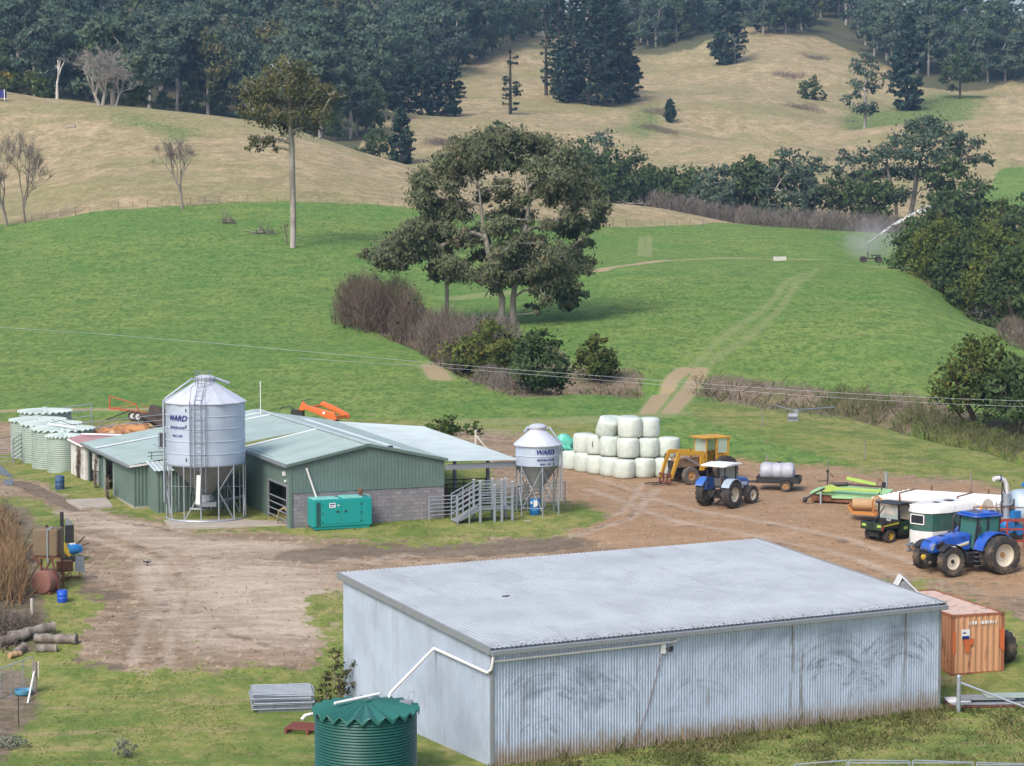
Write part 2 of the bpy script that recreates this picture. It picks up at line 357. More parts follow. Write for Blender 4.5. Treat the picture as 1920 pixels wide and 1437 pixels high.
idx = np.arange(nx*ny).reshape(nx, ny)
F = np.stack([idx[:-1,:-1], idx[1:,:-1], idx[1:,1:], idx[:-1,1:]], -1)
fY = (TY[:-1,:-1]+TY[1:,1:])/2; fT = (tan[:-1,:-1]+tan[1:,1:])/2
zone = np.where((fT > .5) | (fY > 440), 2, np.where(fY < 165, 0, 1))
def terrain_mat():
    t = NT('farmland'); P = t.pos()
    A = t.n('Attribute', attribute_name='MA'); B = t.n('Attribute', attribute_name='MB'); C = t.n('Attribute', attribute_name='MC')
    a = t.n('SeparateColor', {0: A.outputs['Color']}); b = t.n('SeparateColor', {0: B.outputs['Color']}); c = t.n('SeparateColor', {0: C.outputs['Color']})
    n03, n1, n4, n14 = t.noise(.045, P, 4, .6), t.noise(.28, P, 4, .6), t.noise(1.5, P, 4, .65), t.noise(9, P, 3, .6)
    nS = t.noise(.6, t.scale(P, (.35, 1.0, 1)), 5, .7)
    def edge(m, k=.55, lo=.34, hi=.66, n=None):
        k = k*2.6
        nn = t.math('ADD', t.math('MULTIPLY', t.math('SUBTRACT', n if n is not None else n4, .5), k), t.math('MULTIPLY', t.math('SUBTRACT', n1, .5), k*.8))
        return t.step(t.math('ADD', m, nn), lo, hi)
    c1 = t.noise(1.15, t.scale(P, (1,.45,1)), 6, .80); c2 = t.noise(2.6, t.scale(P, (1,.35,1)), 4, .75); c3 = t.noise(.22, t.scale(P, (1,.6,1)), 5, .7)
    # lush pasture
    g = t.mix(t.step(n1, .38, .62), (.112,.182,.042), (.168,.230,.058))
    g = t.mix(t.math('MULTIPLY', t.step(n03, .42, .62), .55), g, (.080,.180,.038))
    g = t.mix(t.math('MULTIPLY', t.step(c3, .48, .60), .45), g, (.145,.210,.055))
    g = t.mix(t.math('MULTIPLY', t.step(c1, .50, .58), .62), g, (.052,.112,.024))
    g = t.mix(t.math('MULTIPLY', t.step(c1, .46, .38), .45), g, (.170,.245,.060))
    g = t.mix(t.math('MULTIPLY', t.step(c2, .51, .60), .60), g, (.042,.095,.020))
    # rough lawn
    l = t.mix(t.step(n4, .35, .68), (.155,.195,.046), (.255,.240,.085))
    l = t.mix(t.math('MULTIPLY', t.step(n1, .45, .60), .70), l, (.095,.158,.032))
    l = t.mix(t.math('MULTIPLY', t.step(nS, .53, .64), .60), l, (.31,.245,.13))
    l = t.mix(t.math('MULTIPLY', t.step(c1, .50, .58), .45), l, (.070,.110,.026))
    l = t.mix(t.math('MULTIPLY', t.step(n14, .5, .66), .55), l, (.065,.095,.026))
    # dry hill pasture
    h = t.mix(t.step(n1, .38, .62), (.270,.215,.118), (.375,.295,.180))
    h = t.mix(t.math('MULTIPLY', t.step(t.noise(.035, t.scale(P, (.6,1,1)), 6, .7), .46, .60), .70), h, (.200,.200,.085))
    h = t.mix(t.math('MULTIPLY', t.step(c3, .49, .60), .60), h, (.185,.165,.085))
    h = t.mix(t.math('MULTIPLY', t.step(c1, .50, .58), .55), h, (.165,.140,.068))
    h = t.mix(t.math('MULTIPLY', t.step(c1, .45, .37), .45), h, (.46,.37,.235))
    h = t.mix(edge(b.outputs[2], .5), h, t.mix(t.step(c1, .45, .58), (.150,.195,.062), (.075,.110,.035)))
    fw = edge(B.outputs['Alpha'], .5)
    h = t.mix(fw, h, (.085,.085,.045))
    # bare earth
    nD = t.noise(.9, t.scale(P, (.30, 1.0, 1)), 6, .72, .6); nF = t.noise(24, P, 3, .7)
    d = t.mix(t.step(nD, .36, .66), (.185,.135,.092), (.335,.262,.188))
    d = t.mix(t.math('MULTIPLY', t.step(n1, .42, .66), .5), d, (.255,.172,.105))
    d = t.mix(t.math('MULTIPLY', t.step(n4, .56, .72), .45), d, (.155,.108,.070))
    d = t.mix(t.math('MULTIPLY', t.step(nF, .52, .70), .38), d, (.13,.095,.065))
    d = t.mix(t.math('MULTIPLY', t.step(t.noise(5, t.scale(P, (.5,1,1)), 5, .75), .54, .66), .55), d, (.125,.090,.060))
    d = t.mix(t.math('MULTIPLY', t.step(t.noise(1.8, t.scale(P, (.6,.8,1)), 6, .8), .52, .60), .60), d, (.115,.080,.052)); d = t.mix(t.math('MULTIPLY', t.step(c2, .55, .64), .55), d, (.42,.34,.255))
    d = t.mix(t.math('MULTIPLY', edge(c.outputs[1], .6), .55), d, t.mix(n4, (.25,.145,.075), (.37,.235,.135)))
    d = t.mix(t.math('MULTIPLY', c.outputs[0], .75), d, t.mix(t.step(nD, .4, .62), (.36,.305,.25), (.47,.41,.345)))
    d = t.mix(t.math('MULTIPLY', edge(b.outputs[1], .5), .7), d, (.105,.085,.065))
    # scrubby bank
    r = t.mix(t.step(n4, .35, .65), (.110,.092,.060), (.200,.158,.112))
    r = t.mix(t.math('MULTIPLY', t.step(n1, .5, .66), .6), r, (.11,.13,.045))
    r = t.mix(t.math('MULTIPLY', t.step(n14, .5, .7), .6), r, (.06,.045,.035))
    col = t.mix(edge(a.outputs[2], .5), g, l)
    col = t.mix(t.step(t.math('ADD', a.outputs[1], t.math('MULTIPLY', t.math('SUBTRACT', n4, .5), .3)), .4, .6), col, h)
    col = t.mix(edge(A.outputs['Alpha'], .6), col, r)
    col = t.mix(edge(a.outputs[0], .75, .36, .64), col, d)
    tr = t.math('MULTIPLY', t.step(t.math('ADD', b.outputs[0], t.math('MULTIPLY', t.math('SUBTRACT', n4, .5), .5)), .15, .65), .85)
    col = t.mix(tr, col, t.mix(t.step(b.outputs[0], .55, .75), (.215,.235,.105), (.33,.245,.155)))
    hgt = t.math('ADD', t.math('MULTIPLY', n4, .5), t.math('ADD', t.math('MULTIPLY', n14, .25), t.math('MULTIPLY', nF, .1)))
    return t.bsdf(col, .95, 0, hgt, .55, .22, spec=.15)
M['land'] = terrain_mat()
def sheet(name, sel):
    f = F[sel]; u, inv = np.unique(f.ravel(), return_inverse=True); n = len(f)
    me = bpy.data.meshes.new(name); me.vertices.add(len(u)); me.vertices.foreach_set('co', V[u].ravel())
    me.loops.add(n*4); me.loops.foreach_set('vertex_index', inv.astype(np.int32))
    me.polygons.add(n); me.polygons.foreach_set('loop_start', np.arange(0, n*4, 4, dtype=np.int32)); me.update(calc_edges=True)
    for nm, arr in (('MA', MA), ('MB', MBm), ('MC', MC)):
        at = me.attributes.new(nm, 'FLOAT_COLOR', 'POINT'); at.data.foreach_set('color', arr[u].ravel())
    me.polygons.foreach_set('use_smooth', np.ones(n, bool)); me.materials.append(M['land'])
    o = bpy.data.objects.new(name, me); COL.objects.link(o); return tag(o, kind='structure')
sheet('ground', zone == 0); sheet('pasture_field', zone == 1); sheet('hills', zone == 2)
# ---------------------------------------------------------------- vegetation
def leaf_mat(name, c1, c2, c3=None, trans=.25, tip=None):
    trans = min(.5, trans*1.5); t = NT(name); a = t.n('Attribute', attribute_name='tint').outputs['Fac']; ri = t.n('ObjectInfo').outputs['Random']
    n = t.noise(.45, t.pos(), 3)
    c = t.mix(a, c1, c2)
    c = t.mix(t.math('MULTIPLY', t.step(n, .45, .7), .45), c, c3 or tuple(x*1.25 for x in c2))
    c = t.mix(t.math('MULTIPLY', ri, .35), c, tuple((x*.55+y*.45) for x, y in zip(c1, (.055,.075,.04))))
    if tip: c = t.mix(t.step(a, .86, .97), c, tip)
    an = t.n('VectorTransform', {0: t.n('Attribute', attribute_name='nrm').outputs['Vector']}, vector_type='NORMAL', convert_from='OBJECT', convert_to='WORLD').outputs[0]
    ln = t.math('MINIMUM', t.n('VectorMath', {0: an}, operation='LENGTH').outputs['Value'], 1.0)
    gn = t.n('VectorMath', {0: t.n('NewGeometry').outputs['Normal'], 1: t.n('CombineXYZ', {k_: t.math('SUBTRACT', 1.0, t.math('MULTIPLY', ln, .60)) for k_ in range(3)}).outputs[0]}, operation='MULTIPLY').outputs[0]
    nn = t.n('VectorMath', {0: t.n('VectorMath', {0: gn, 1: t.n('VectorMath', {0: an, 1: (.9,.9,.9)}, operation='MULTIPLY').outputs[0]}, operation='ADD').outputs[0]}, operation='NORMALIZE').outputs[0]
    d = t.n('BsdfDiffuse', {'Color': c, 'Normal': nn}); tr = t.n('BsdfTranslucent', {'Color': c})
    m = t.n('MixShader', {0: trans, 1: d.outputs[0], 2: tr.outputs[0]}); t.put(t.out.inputs[0], m.outputs[0]); return t.m
def bark_mat(name, c1, c2, scale=1.2):
    t = NT(name); P = t.pos(); n = t.noise(scale, t.scale(P, (1,1,.22)), 5, .65); n2 = t.noise(scale*6, P, 3)
    c = t.mix(t.step(n, .4, .62), c1, c2); c = t.mix(t.math('MULTIPLY', n2, .35), c, tuple(x*.5 for x in c1))
    return t.bsdf(c, .85, 0, n2, .4, .03, spec=.2)
M['gum'] = leaf_mat('gum_leaves', (.125,.155,.085), (.235,.262,.150), (.24,.215,.125), tip=(.30,.21,.13))
M['gum_far'] = leaf_mat('far_gum_leaves', (.050,.098,.076), (.155,.215,.145), (.165,.190,.100))
M['gum_olive'] = leaf_mat('olive_gum_leaves', (.095,.110,.045), (.205,.205,.085), (.22,.17,.075), tip=(.24,.15,.07))
M['pine'] = leaf_mat('pine_needles', (.022,.046,.040), (.060,.100,.074), (.075,.115,.075), .15)
M['wattle'] = leaf_mat('wattle_leaves', (.066,.100,.030), (.175,.215,.062), (.215,.225,.065), tip=(.22,.165,.045))
M['broad'] = leaf_mat('broad_leaves', (.044,.084,.038), (.118,.172,.070), (.142,.188,.075))
M['shrub'] = leaf_mat('grey_shrub_leaves', (.10,.115,.085), (.20,.22,.17))
M['greenbush'] = leaf_mat('bush_leaves', (.045,.090,.020), (.105,.165,.040))
M['yellow'] = leaf_mat('yellow_leaves', (.16,.14,.03), (.32,.26,.06))
M['bark_pale'] = bark_mat('pale_bark', (.40,.37,.33), (.22,.19,.16))
M['bark_grey'] = bark_mat('grey_bark', (.23,.21,.19), (.12,.105,.09))
M['bark_dark'] = bark_mat('dark_bark', (.075,.060,.050), (.040,.032,.028))
M['bark_white'] = bark_mat('white_bark', (.56,.53,.48), (.36,.33,.29))
M['bark_ash'] = bark_mat('ashen_bark', (.36,.335,.31), (.25,.23,.21))
M['twig_grey'] = bark_mat('grey_twigs', (.23,.20,.175), (.14,.12,.105), 2)
M['twig_brown'] = bark_mat('brown_twigs', (.17,.13,.105), (.105,.080,.065), 2)
M['twig_mauve'] = bark_mat('mauve_twigs', (.20,.165,.14), (.13,.105,.085), 2)
M['reed'] = bark_mat('green_reeds', (.13,.15,.055), (.075,.10,.035), 2)
M['twig_tan'] = bark_mat('tan_stems', (.33,.22,.125), (.22,.14,.08), 2)
def rdir(n, rng):
    v = rng.normal(size=(n, 3)); return v/np.linalg.norm(v, axis=1, keepdims=True)
def cards(P, size, rng, aspect=1.0, droop=0.0, flat=0.0):
    """leaf clumps: one random quad at each point"""
    n = len(P); a = rdir(n, rng); a[:, 2] -= droop; a /= np.linalg.norm(a, axis=1, keepdims=True)+1e-9
    b = rdir(n, rng); b[:, 2] *= (1-flat); b -= a*(a*b).sum(1, keepdims=True); b /= np.linalg.norm(b, axis=1, keepdims=True)+1e-9
    s = size*(.55+.9*rng.random((n, 1))); a = a*s*aspect; b = b*s/1.0
    j = rng.uniform(.6, 1.3, (n, 4, 1)); Q = np.stack([-a-b*.35, -b*.55+a*.2, a*.9+b*.2, b*.75-a*.1], 1)*j
    return P[:, None, :]+Q*.62
def blob_points(c, r, n, rng, shell=.5, sq=.8):
    d = rdir(n, rng); rad = (shell+(1-shell)*rng.random((n, 1)))*rng.random((n, 1))**.22
    d[:, 2] *= sq; return np.asarray(c)[None]+d*rad*r
def crown(blobs, per, size, rng, mat, parent, droop=0.0, aspect=1.0, sub=7, sq=.75, flat=0.0, tipz=True, name='crown'):
    Ps = []; T = []; NR = []; bc = np.array([b[:3] for b in blobs]); cc = bc.mean(0)-np.array([0, 0, np.ptp(bc[:, 2])*.3])
    zs = np.array([b[2] for b in blobs]); z0, z1 = zs.min(), zs.max()+1e-6
    for (x, y, z, r) in blobs:
        r = r*1.34; n = max(6, int(per*r*r)); k = max(3, int(sub*max(.6, r)))
        cs = blob_points((x, y, z), r*.74, k, rng, .55, sq); tt = rng.random(k)
        w = rng.integers(0, k, n); p = cs[w]+rdir(n, rng)*(r*.34*np.abs(rng.normal(size=(n, 1))))*np.array([1, 1, .62])
        if droop: p[:, 2] -= rng.random(n)**2*r*.35
        q = p-np.array((x, y, z)); o_ = p-cc; NR.append(q/(np.linalg.norm(q, axis=1, keepdims=True)+1e-6)*.75+o_/(np.linalg.norm(o_, axis=1, keepdims=True)+1e-6)*.6+np.array([0, 0, .38])); Ps.append(p); up = np.clip((p[:, 2]-z)/r*.5+.5, 0, 1) if tipz else .5
        T.append(np.clip(.15+.5*tt[w]+.35*rng.random(n), 0, 1))
    P = np.concatenate(Ps); T = np.concatenate(T)
    return fastquads(name, cards(P, size, rng, aspect, droop, flat), mat, parent, T, nrm=np.concatenate(NR))
def skeleton(trunks, blobs, rng, r0, tip=.03, expo=.5, wig=.12, twigs=4, mb=None, lift=.45, n=7):
    """trunks: list of polylines; every blob gets a limb that springs from the nearest lower node"""
    mb = mb or MB(); nodes = []; par = []; load = []; chains = []
    for tr in trunks:
        pts = [Vector(p) for p in tr]; last = -1; ch = []
        for i in range(len(pts)-1):
            L = (pts[i+1]-pts[i]).length; k = max(1, int(L/.9))
            for q in range(k):
                nodes.append(pts[i].lerp(pts[i+1], q/k)); par.append(last); last = len(nodes)-1; ch.append(last)
        nodes.append(pts[-1]); par.append(last); ch.append(len(nodes)-1); chains.append(ch)
    load = [0]*len(nodes); bs = [Vector(b[:3]) for b in blobs]
    top = nodes[chains[0][-1]]
    for b in sorted(bs, key=lambda v: min((v-nodes[c[-1]]).length for c in chains)):
        best, bd = 0, 1e9
        for i, p in enumerate(nodes):
            d = b-p; c = d.length+max(0, -d.z*1.2+.25*math.hypot(d.x, d.y))*1.6
            if c < bd: bd, best = c, i
        p0 = nodes[best]; d = b-p0; L = d.length; k = max(2, int(L/.8))
        c1 = p0+Vector((d.x*.35, d.y*.35, d.z*.35+L*lift*.5)); last = best; ch = [best]
        for q in range(1, k+1):
            t = q/k; p = p0*(1-t)**2+c1*2*t*(1-t)+b*t*t
            if q < k: p = p+Vector(rng.normal(size=3))*wig*min(1, L/4)
            nodes.append(p); par.append(last); load.append(0); last = len(nodes)-1; ch.append(last)
        chains.append(ch); i = last
        while i >= 0: load[i] += 1; i = par[i]
    tot = max(1, max(load))
    rad = lambda i: max(tip, r0*(max(load[i], .3)/tot)**expo)
    for k, ch in enumerate(chains):
        rr = [rad(i) for i in ch]
        if k >= len(trunks) and len(ch) > 1: rr[0] = min(rr[0], rr[1]*1.15)
        if k < len(trunks): rr[0] *= 1.35
        m = max(rr); mb.tube([nodes[i] for i in ch], rr, n if m > .12 else (5 if m > .05 else 3), caps=False)
    for (x, y, z, r) in blobs:
        for _ in range(twigs):
            d = Vector(rdir(1, rng)[0]); d.z = abs(d.z)*.7; e = Vector((x, y, z))
            mb.tube([e-Vector((0,0,r*.25)), e+d*r*.5+Vector(rng.normal(size=3))*.1*r, e+d*r*.9], [tip*1.1, tip*.8, tip*.4], 3, caps=False)
    return mb
def traced(pts, Y, rng, dspread=.9, rs=1.0):
    """foliage masses traced off the photograph: (x, y, radius) in its pixels, standing at distance Y, given real depth"""
    out = []; s = PXM(Y)
    for p in pts:
        dy = (p[3] if len(p) > 3 else rng.uniform(-1, 1)*dspread*3)
        v = px(p[0], p[1], Y+dy); out.append((v.x, v.y, v.z, p[2]/s*rs))
    return out
def rel(blobs, o): return [(b[0]-o[0], b[1]-o[1], b[2]-o[2], b[3]) for b in blobs]
def tree_from(name, label, base, blobs, trunks, r0, leaf, bark, per=70, size=.32, seed=1, droop=0.0, aspect=1.0, twigs=4, tip=.03, sub=7, sq=.75, group=None, cat='tree', lift=.45, expo=.5, flat=0):
    rng = np.random.default_rng(seed); o = thing(name, label, cat, base, 0, group)
    b = rel(blobs, base); tr = [[Vector(p)-Vector(base) for p in t] for t in trunks]
    skeleton(tr, b, rng, r0, tip, expo, twigs=twigs, lift=lift).build('trunk', M[bark], o, smooth=80, fix=False)
    crown(b, per, size, rng, M[leaf], o, droop, aspect, sub, sq, flat)
    return o
def bloblist(rng, H, Rx, z0, n, rmin, rmax, shape='dome'):
    out = []
    for i in range(n):
        f = (i+.5)/n
        for _ in range(40):
            t = rng.random(); a = rng.random()*2*PI
            prof = {'dome': math.sqrt(max(0, 1-(t*1.0)**2.2)), 'round': math.sin(PI*min(1, .12+t*.86)), 'cone': 1-t*.92, 'vase': .45+.55*math.sin(PI*(.15+.7*t)), 'umbrella': (.35+.65*t) if t < .75 else math.sqrt(max(0, 1-((t-.6)/.42)**2))}[shape]
            q = rng.random()**.5; r = rng.uniform(rmin, rmax); x = math.cos(a)*prof*Rx*q; y = math.sin(a)*prof*Rx*q; z = z0+(H-z0-r*.6)*t
            if all((x-b[0])**2+(y-b[1])**2+(z-b[2])**2 > (.55*(r+b[3]))**2 for b in out): break
        out.append((x, y, z, r))
    return out
def simple_tree(name, label, base, H, Rx, z0, n, rb, leaf, bark, r0, seed, per=30, size=.5, shape='dome', lean=0, group=None, cat='tree', droop=0.0, multi=1, twigs=2, tip=.04, sub=6):
    rng = np.random.default_rng(seed); b = bloblist(rng, H, Rx, z0, n, rb[0], rb[1], shape); tr = []
    for k in range(multi):
        a = rng.random()*6.28; s = .0 if multi == 1 else Rx*.35
        tr.append([(math.cos(a)*s*.25, math.sin(a)*s*.25, -.5), (math.cos(a)*s*.5+lean*.3, math.sin(a)*s*.5, z0*.55), (math.cos(a)*s+lean, math.sin(a)*s, z0+(H-z0)*.35)])
    o = thing(name, label, cat, base, 0, group)
    skeleton(tr, b, rng, r0, tip, .5, twigs=twigs).build('trunk', M[bark], o, smooth=80, fix=False)
    crown(b, per, size, rng, M[leaf], o, droop, 1, sub)
    return o
def hoop_pine(name, label, base, H, Rx, seed, group=None, bare=.12, gaps=0.0, leaf='pine', dead=0.0, per=26, size=.8):
    rng = np.random.default_rng(seed); mb = MB(); P = []; T = []; z = H*bare
    mb.tube([(0,0,-.6), (rng.normal()*.1,0,H*.5), (0,0,H)], [H*.018+.08, H*.011+.05, .05], 7, caps=False)
    while z < H*.985:
        f = (z-H*bare)/(H*(1-bare)); prof = (min(1, .55+f*1.6))*(1-f**1.7)**.75
        if rng.random() < gaps: z += H*.03; continue
        for k in range(int(rng.integers(4, 7))):
            a = rng.random()*2*PI; L = Rx*prof*rng.uniform(.6, 1.1)+.35
            pts = [(0,0,z), (math.cos(a)*L*.55, math.sin(a)*L*.55, z-L*.08), (math.cos(a)*L, math.sin(a)*L, z+L*.10)]
            mb.tube(pts, [.05+.012*L, .04, .02], 3, caps=False)
            if rng.random() < dead: continue
            m = int(per*(.5+L*.32)); t = .35+.7*rng.random(m)**.7
            q = np.stack([math.cos(a)*L*t, math.sin(a)*L*t, z-L*.08+(t-.4)*L*.2], -1)+rng.normal(size=(m, 3))*np.array([.34, .34, .22])*(.5+.12*L)
            P.append(q); T.append(np.full(m, rng.random())*.6+.4*rng.random(m))
        z += H*.026+.22
    o = thing(name, label, 'tree', base, rng.random()*6, group)
    mb.build('trunk', M['bark_dark'], o, smooth=80, fix=False)
    P = np.concatenate(P); r_ = P*np.array([1, 1, 0]); fastquads('crown', cards(P, size, rng, 1, 0, .3), M[leaf], o, np.concatenate(T), nrm=r_/(np.linalg.norm(r_, axis=1, keepdims=True)+.5)+np.array([0, 0, .55])+rng.normal(size=P.shape)*.25)
    return o
def bare_tree(name, label, base, H, spread, seed, bark='twig_grey', r0=.16, depth=6, upright=.6, group=None, fork=.22, tr=None, split=(2,3), shrink=.70, flatten=0.0, twigbunch=0):
    rng = np.random.default_rng(seed); mb = MB(); TW = []
    def br(p, d, L, r, k):
        m = 3; pts = [p]; q = p; dd = d
        for i in range(m):
            dd = (dd+Vector(rng.normal(size=3))*(.05 if k == depth else .13)+Vector((0,0,.07*upright))).normalized()
            q = q+dd*(L/m); pts.append(q)
        mb.tube(pts, [r*(1-.38*i/m) for i in range(m+1)], 6 if r > .06 else (4 if r > .025 else 3), caps=False)
        if k <= 0:
            TW.append((q, dd, L)); return
        nb = int(rng.integers(split[0], split[1]+1))
        for j in range(nb):
            ax = Vector(rdir(1, rng)[0]); e = (dd+(ax-dd*ax.dot(dd))*spread*(.30 if j == 0 and flatten == 0 else 1)*rng.uniform(.6, 1.25)).normalized()
            e.z = e.z*(1-flatten)+flatten*.12 if k < 4 else e.z; e.z += .18*upright; e.normalize()
            br(pts[-1] if j < 2 else pts[2], e, L*shrink*rng.uniform(.8, 1.15), r*.62, k-1)
    stems = tr or [((0,0,-.3), (rng.normal()*.05, rng.normal()*.05, 1))]
    for s0, sd_ in stems: br(Vector(s0), Vector(sd_).normalized(), H*fork, r0, depth)
    o = thing(name, label, 'tree', base, 0, group)
    mb.build('trunk', M[bark], o, smooth=80, fix=False)
    if twigbunch:
        P = []; D = []
        for q, d, L in TW:
            for _ in range(twigbunch):
                P.append(q-d*L*rng.random()); e = np.array(d)+rng.normal(size=3)*.55; e[2] += .15*upright; D.append(e*L*rng.uniform(.5, 1.1))
        twigs_obj('crown', np.array([tuple(p) for p in P]), np.array(D), .016, M[bark], o, rng)
    return o
def twigs_obj(name, P, D, w, mat, parent, rng, taper=.35):
    """thin stems: narrow quads from P along D"""
    s = np.cross(D, rdir(len(P), rng)); s /= np.linalg.norm(s, axis=1, keepdims=True)+1e-9
    w = np.asarray(w)*(.6+.8*rng.random((len(P), 1)))
    return fastquads(name, np.stack([P-s*w, P+s*w, P+D+s*w*taper, P+D-s*w*taper], 1), mat, parent, rng.random(len(P)))
def thicket(name, label, cells, H, n, seed, bark='twig_brown', w=.018, group=None, leaf=None, nl=0, ls=.25, cat='bushes', spread=.35, parts=True):
    """a clump of bare stems over a strip of ground; cells: (X, Y, radius, height factor)"""
    rng = np.random.default_rng(seed); c = np.array(cells); o0 = drop(c[:,0].mean(), c[:,1].mean())
    o = thing(name, label, cat, o0, 0, group); k = rng.choice(len(c), n, p=(c[:,2]**2*c[:,3])/(c[:,2]**2*c[:,3]).sum())
    a = rng.random(n)*2*PI; q = rng.random(n)**.5*c[k,2]; X = c[k,0]+np.cos(a)*q; Y = c[k,1]+np.sin(a)*q; Z = zt(X, Y)
    dome = np.sqrt(np.clip(1-(q/c[k,2]*.93)**2, .08, 1)); t = rng.random(n)**.75; h = H*c[k,3]*dome
    base = np.stack([X, Y, Z+t*h*.86], 1)-np.array(o0)
    D = rng.normal(size=(n, 3))*spread; D[:, 2] = np.abs(D[:, 2])*.5+.55; D *= (h*(.16+.16*rng.random(n)))[:, None]
    nb = min(n, 70*max(1, len(c)//2)); B0 = np.stack([X[:nb], Y[:nb], Z[:nb]-.2], 1)-np.array(o0); DB = np.stack([rng.normal(size=nb)*.5, rng.normal(size=nb)*.5, h[:nb]*.75], 1)
    twigs_obj('growth', np.concatenate([base, B0, B0]), np.concatenate([D, DB, DB]), np.concatenate([np.full(n, w), np.full(2*nb, .045)])[:, None], M[bark], o, rng)  # this mesh holds only bare stems and their bases
    if nl:
        k2 = rng.choice(len(c), nl); a = rng.random(nl)*2*PI; q = rng.random(nl)**.5*c[k2,2]; X = c[k2,0]+np.cos(a)*q; Y = c[k2,1]+np.sin(a)*q
        P = np.stack([X, Y, zt(X, Y)+rng.random(nl)*H*c[k2,3]*np.sqrt(np.clip(1-(q/c[k2,2]*.95)**2, .05, 1))], 1)-np.array(o0)
        fastquads('leaves', cards(P, ls, rng), M[leaf], o, rng.random(nl))
    return o
# ---- the big spreading gum in the middle
Yg = 230
gb = ground(955, 606, 180); gb = drop(px(955,606,Yg).x, Yg)
gum = [(800,330,26),(790,365,24),(835,300,28),(870,275,28),(905,262,26),(945,258,28),(985,262,26),(1020,270,28),(1055,290,28),(1085,318,26),(1110,350,24),(1120,385,22),(1122,412,14),
 (850,335,24),(890,310,26),(930,300,26),(970,300,24),(1015,312,28),(1050,335,28),(1080,365,26),(1035,365,20),(1000,345,20),(815,395,22),(850,380,18),(788,345,18),
 (760,440,24),(735,455,26),(715,475,20),(706,488,12),(745,490,20),(775,470,22),(800,435,22),(835,430,20),(860,445,20),(810,470,18),(840,490,22),(865,500,18),(780,425,20),
 (900,440,20),(935,420,24),(960,395,18),(940,470,24),(975,450,28),(1010,455,22),(1000,490,28),(960,500,26),(925,505,24),(905,520,16),(1035,480,26),(1060,470,22),(1085,490,20),(1100,505,12),
 (1050,520,24),(1030,545,22),(1065,555,18),(1080,545,14),(1015,515,18),(1090,455,14),(1060,430,16),(1095,420,14),(1075,400,20),(1030,420,16),(990,400,16),(1005,575,9),(870,400,16),(905,365,14),(940,345,16),(980,370,14),(1075,440,12),(820,520,10),(850,515,12)]
rg = np.random.default_rng(11)
gum = gum+[(p[0]+rg.normal()*13, p[1]+abs(rg.normal())*12, p[2]*.62) for p in gum]+[(p[0]+rg.normal()*16, p[1]-rg.normal()*8, p[2]*.6) for p in gum if p[1] > 400]
gum += [(rg.uniform(800, 1090), rg.uniform(330, 545), rg.uniform(12, 19)) for _ in range(34)]
tw = lambda x, y, dy=0: px(x, y, Yg+dy)
tree_from('spreading_gum_tree', 'tallest spreading gum tree with white forked limbs at the end of the bare hedge', 'x' and gb, traced(gum, Yg, rg, 1.5, 1.2),
  [[(gb.x+.35, gb.y, gb.z-.8), tw(962,560), tw(970,500), tw(985,440), tw(992,380), tw(985,330)], [(gb.x-.9, gb.y+.3, gb.z-.8), tw(942,560), tw(932,535), tw(915,470,-1), tw(905,420,-1), tw(898,350,-1)]],
  .32, 'gum', 'bark_pale', per=185, size=.21, seed=3, droop=.85, aspect=1.7, twigs=6, tip=.045, sub=15, expo=.43)
ub = drop(px(838,578,Yg+4).x, Yg+4)
tree_from('slender_gum_tree', 'slender pale gum with thin crown beside the tallest spreading gum', ub, traced([(820,500,14),(850,495,16),(838,470,16),(825,455,14),(855,520,10),(812,520,9)], Yg+4, rg, .6),
  [[(ub.x, ub.y, ub.z-.5), px(838,545,Yg+4), px(835,505,Yg+4), px(836,470,Yg+4)]], .2, 'gum', 'bark_pale', per=120, size=.28, seed=5, droop=.7, aspect=1.5, tip=.03)
# ---- tall single gum on the left field
Yt = 300; tb0 = drop(px(549,461,Yt).x, Yt); tt = lambda x, y, d=0: px(x, y, Yt+d)
tall = [(545,118,24),(515,135,26),(575,140,26),(490,160,26),(535,155,30),(595,165,26),(470,185,20),(510,185,30),(560,185,30),(610,190,22),(475,205,22),(520,212,26),(565,215,28),(605,212,24),(495,225,18),(545,230,24),(585,235,18),(460,168,14),(625,178,12),(490,262,15),(478,270,12),(505,262,12),(520,278,8),(470,255,7)]
tree_from('tall_gum_tree', 'tall gum tree with a long bare pale trunk on the left green slope', tb0, traced(tall+[(p[0]+rg.normal()*14, p[1]+rg.normal()*12, p[2]*.6) for p in tall], Yt, rg, 1.8, 1.18),
  [[(tb0.x, tb0.y, tb0.z-1), tt(550,400), tt(548,330), tt(547,270), tt(545,225), tt(542,160)]], .40, 'gum_olive', 'bark_pale', per=62, size=.28, seed=8, droop=.35, twigs=5, tip=.05, expo=.4, lift=.3)
# ---- bare trees on the left hill
bare_tree('bare_poplar', 'small leafless tree on the fence line right of the pair', drop(px(342,391,339).x, 339), 11.5, .55, 21, 'twig_grey', .26, 6, .75, fork=.27, shrink=.78, twigbunch=7)
bare_tree('bare_poplar', 'leafless tree at the frame edge, left one of the pair by the fence', drop(px(14,419,335).x, 335), 11, .5, 22, 'twig_grey', .24, 6, .8, fork=.26, shrink=.78, twigbunch=7)
bare_tree('bare_poplar', 'leafless feathery tree, right one of the pair by the fence', drop(px(46,416,337).x, 337), 13, .55, 23, 'twig_grey', .2, 6, .7, fork=.25, shrink=.79, twigbunch=8)
bare_tree('bare_umbrella_tree', 'pale leafless tree with a broad flat twiggy crown on the hill crest', drop(px(190,218,470).x, 470), 12, .75, 31, 'bark_ash', .45, 6, .25, fork=.27, shrink=.79, flatten=.55, twigbunch=9,
   tr=[((-.4,0,-.3),(-.35,.1,1)),((.3,0,-.3),(.2,-.1,1))])
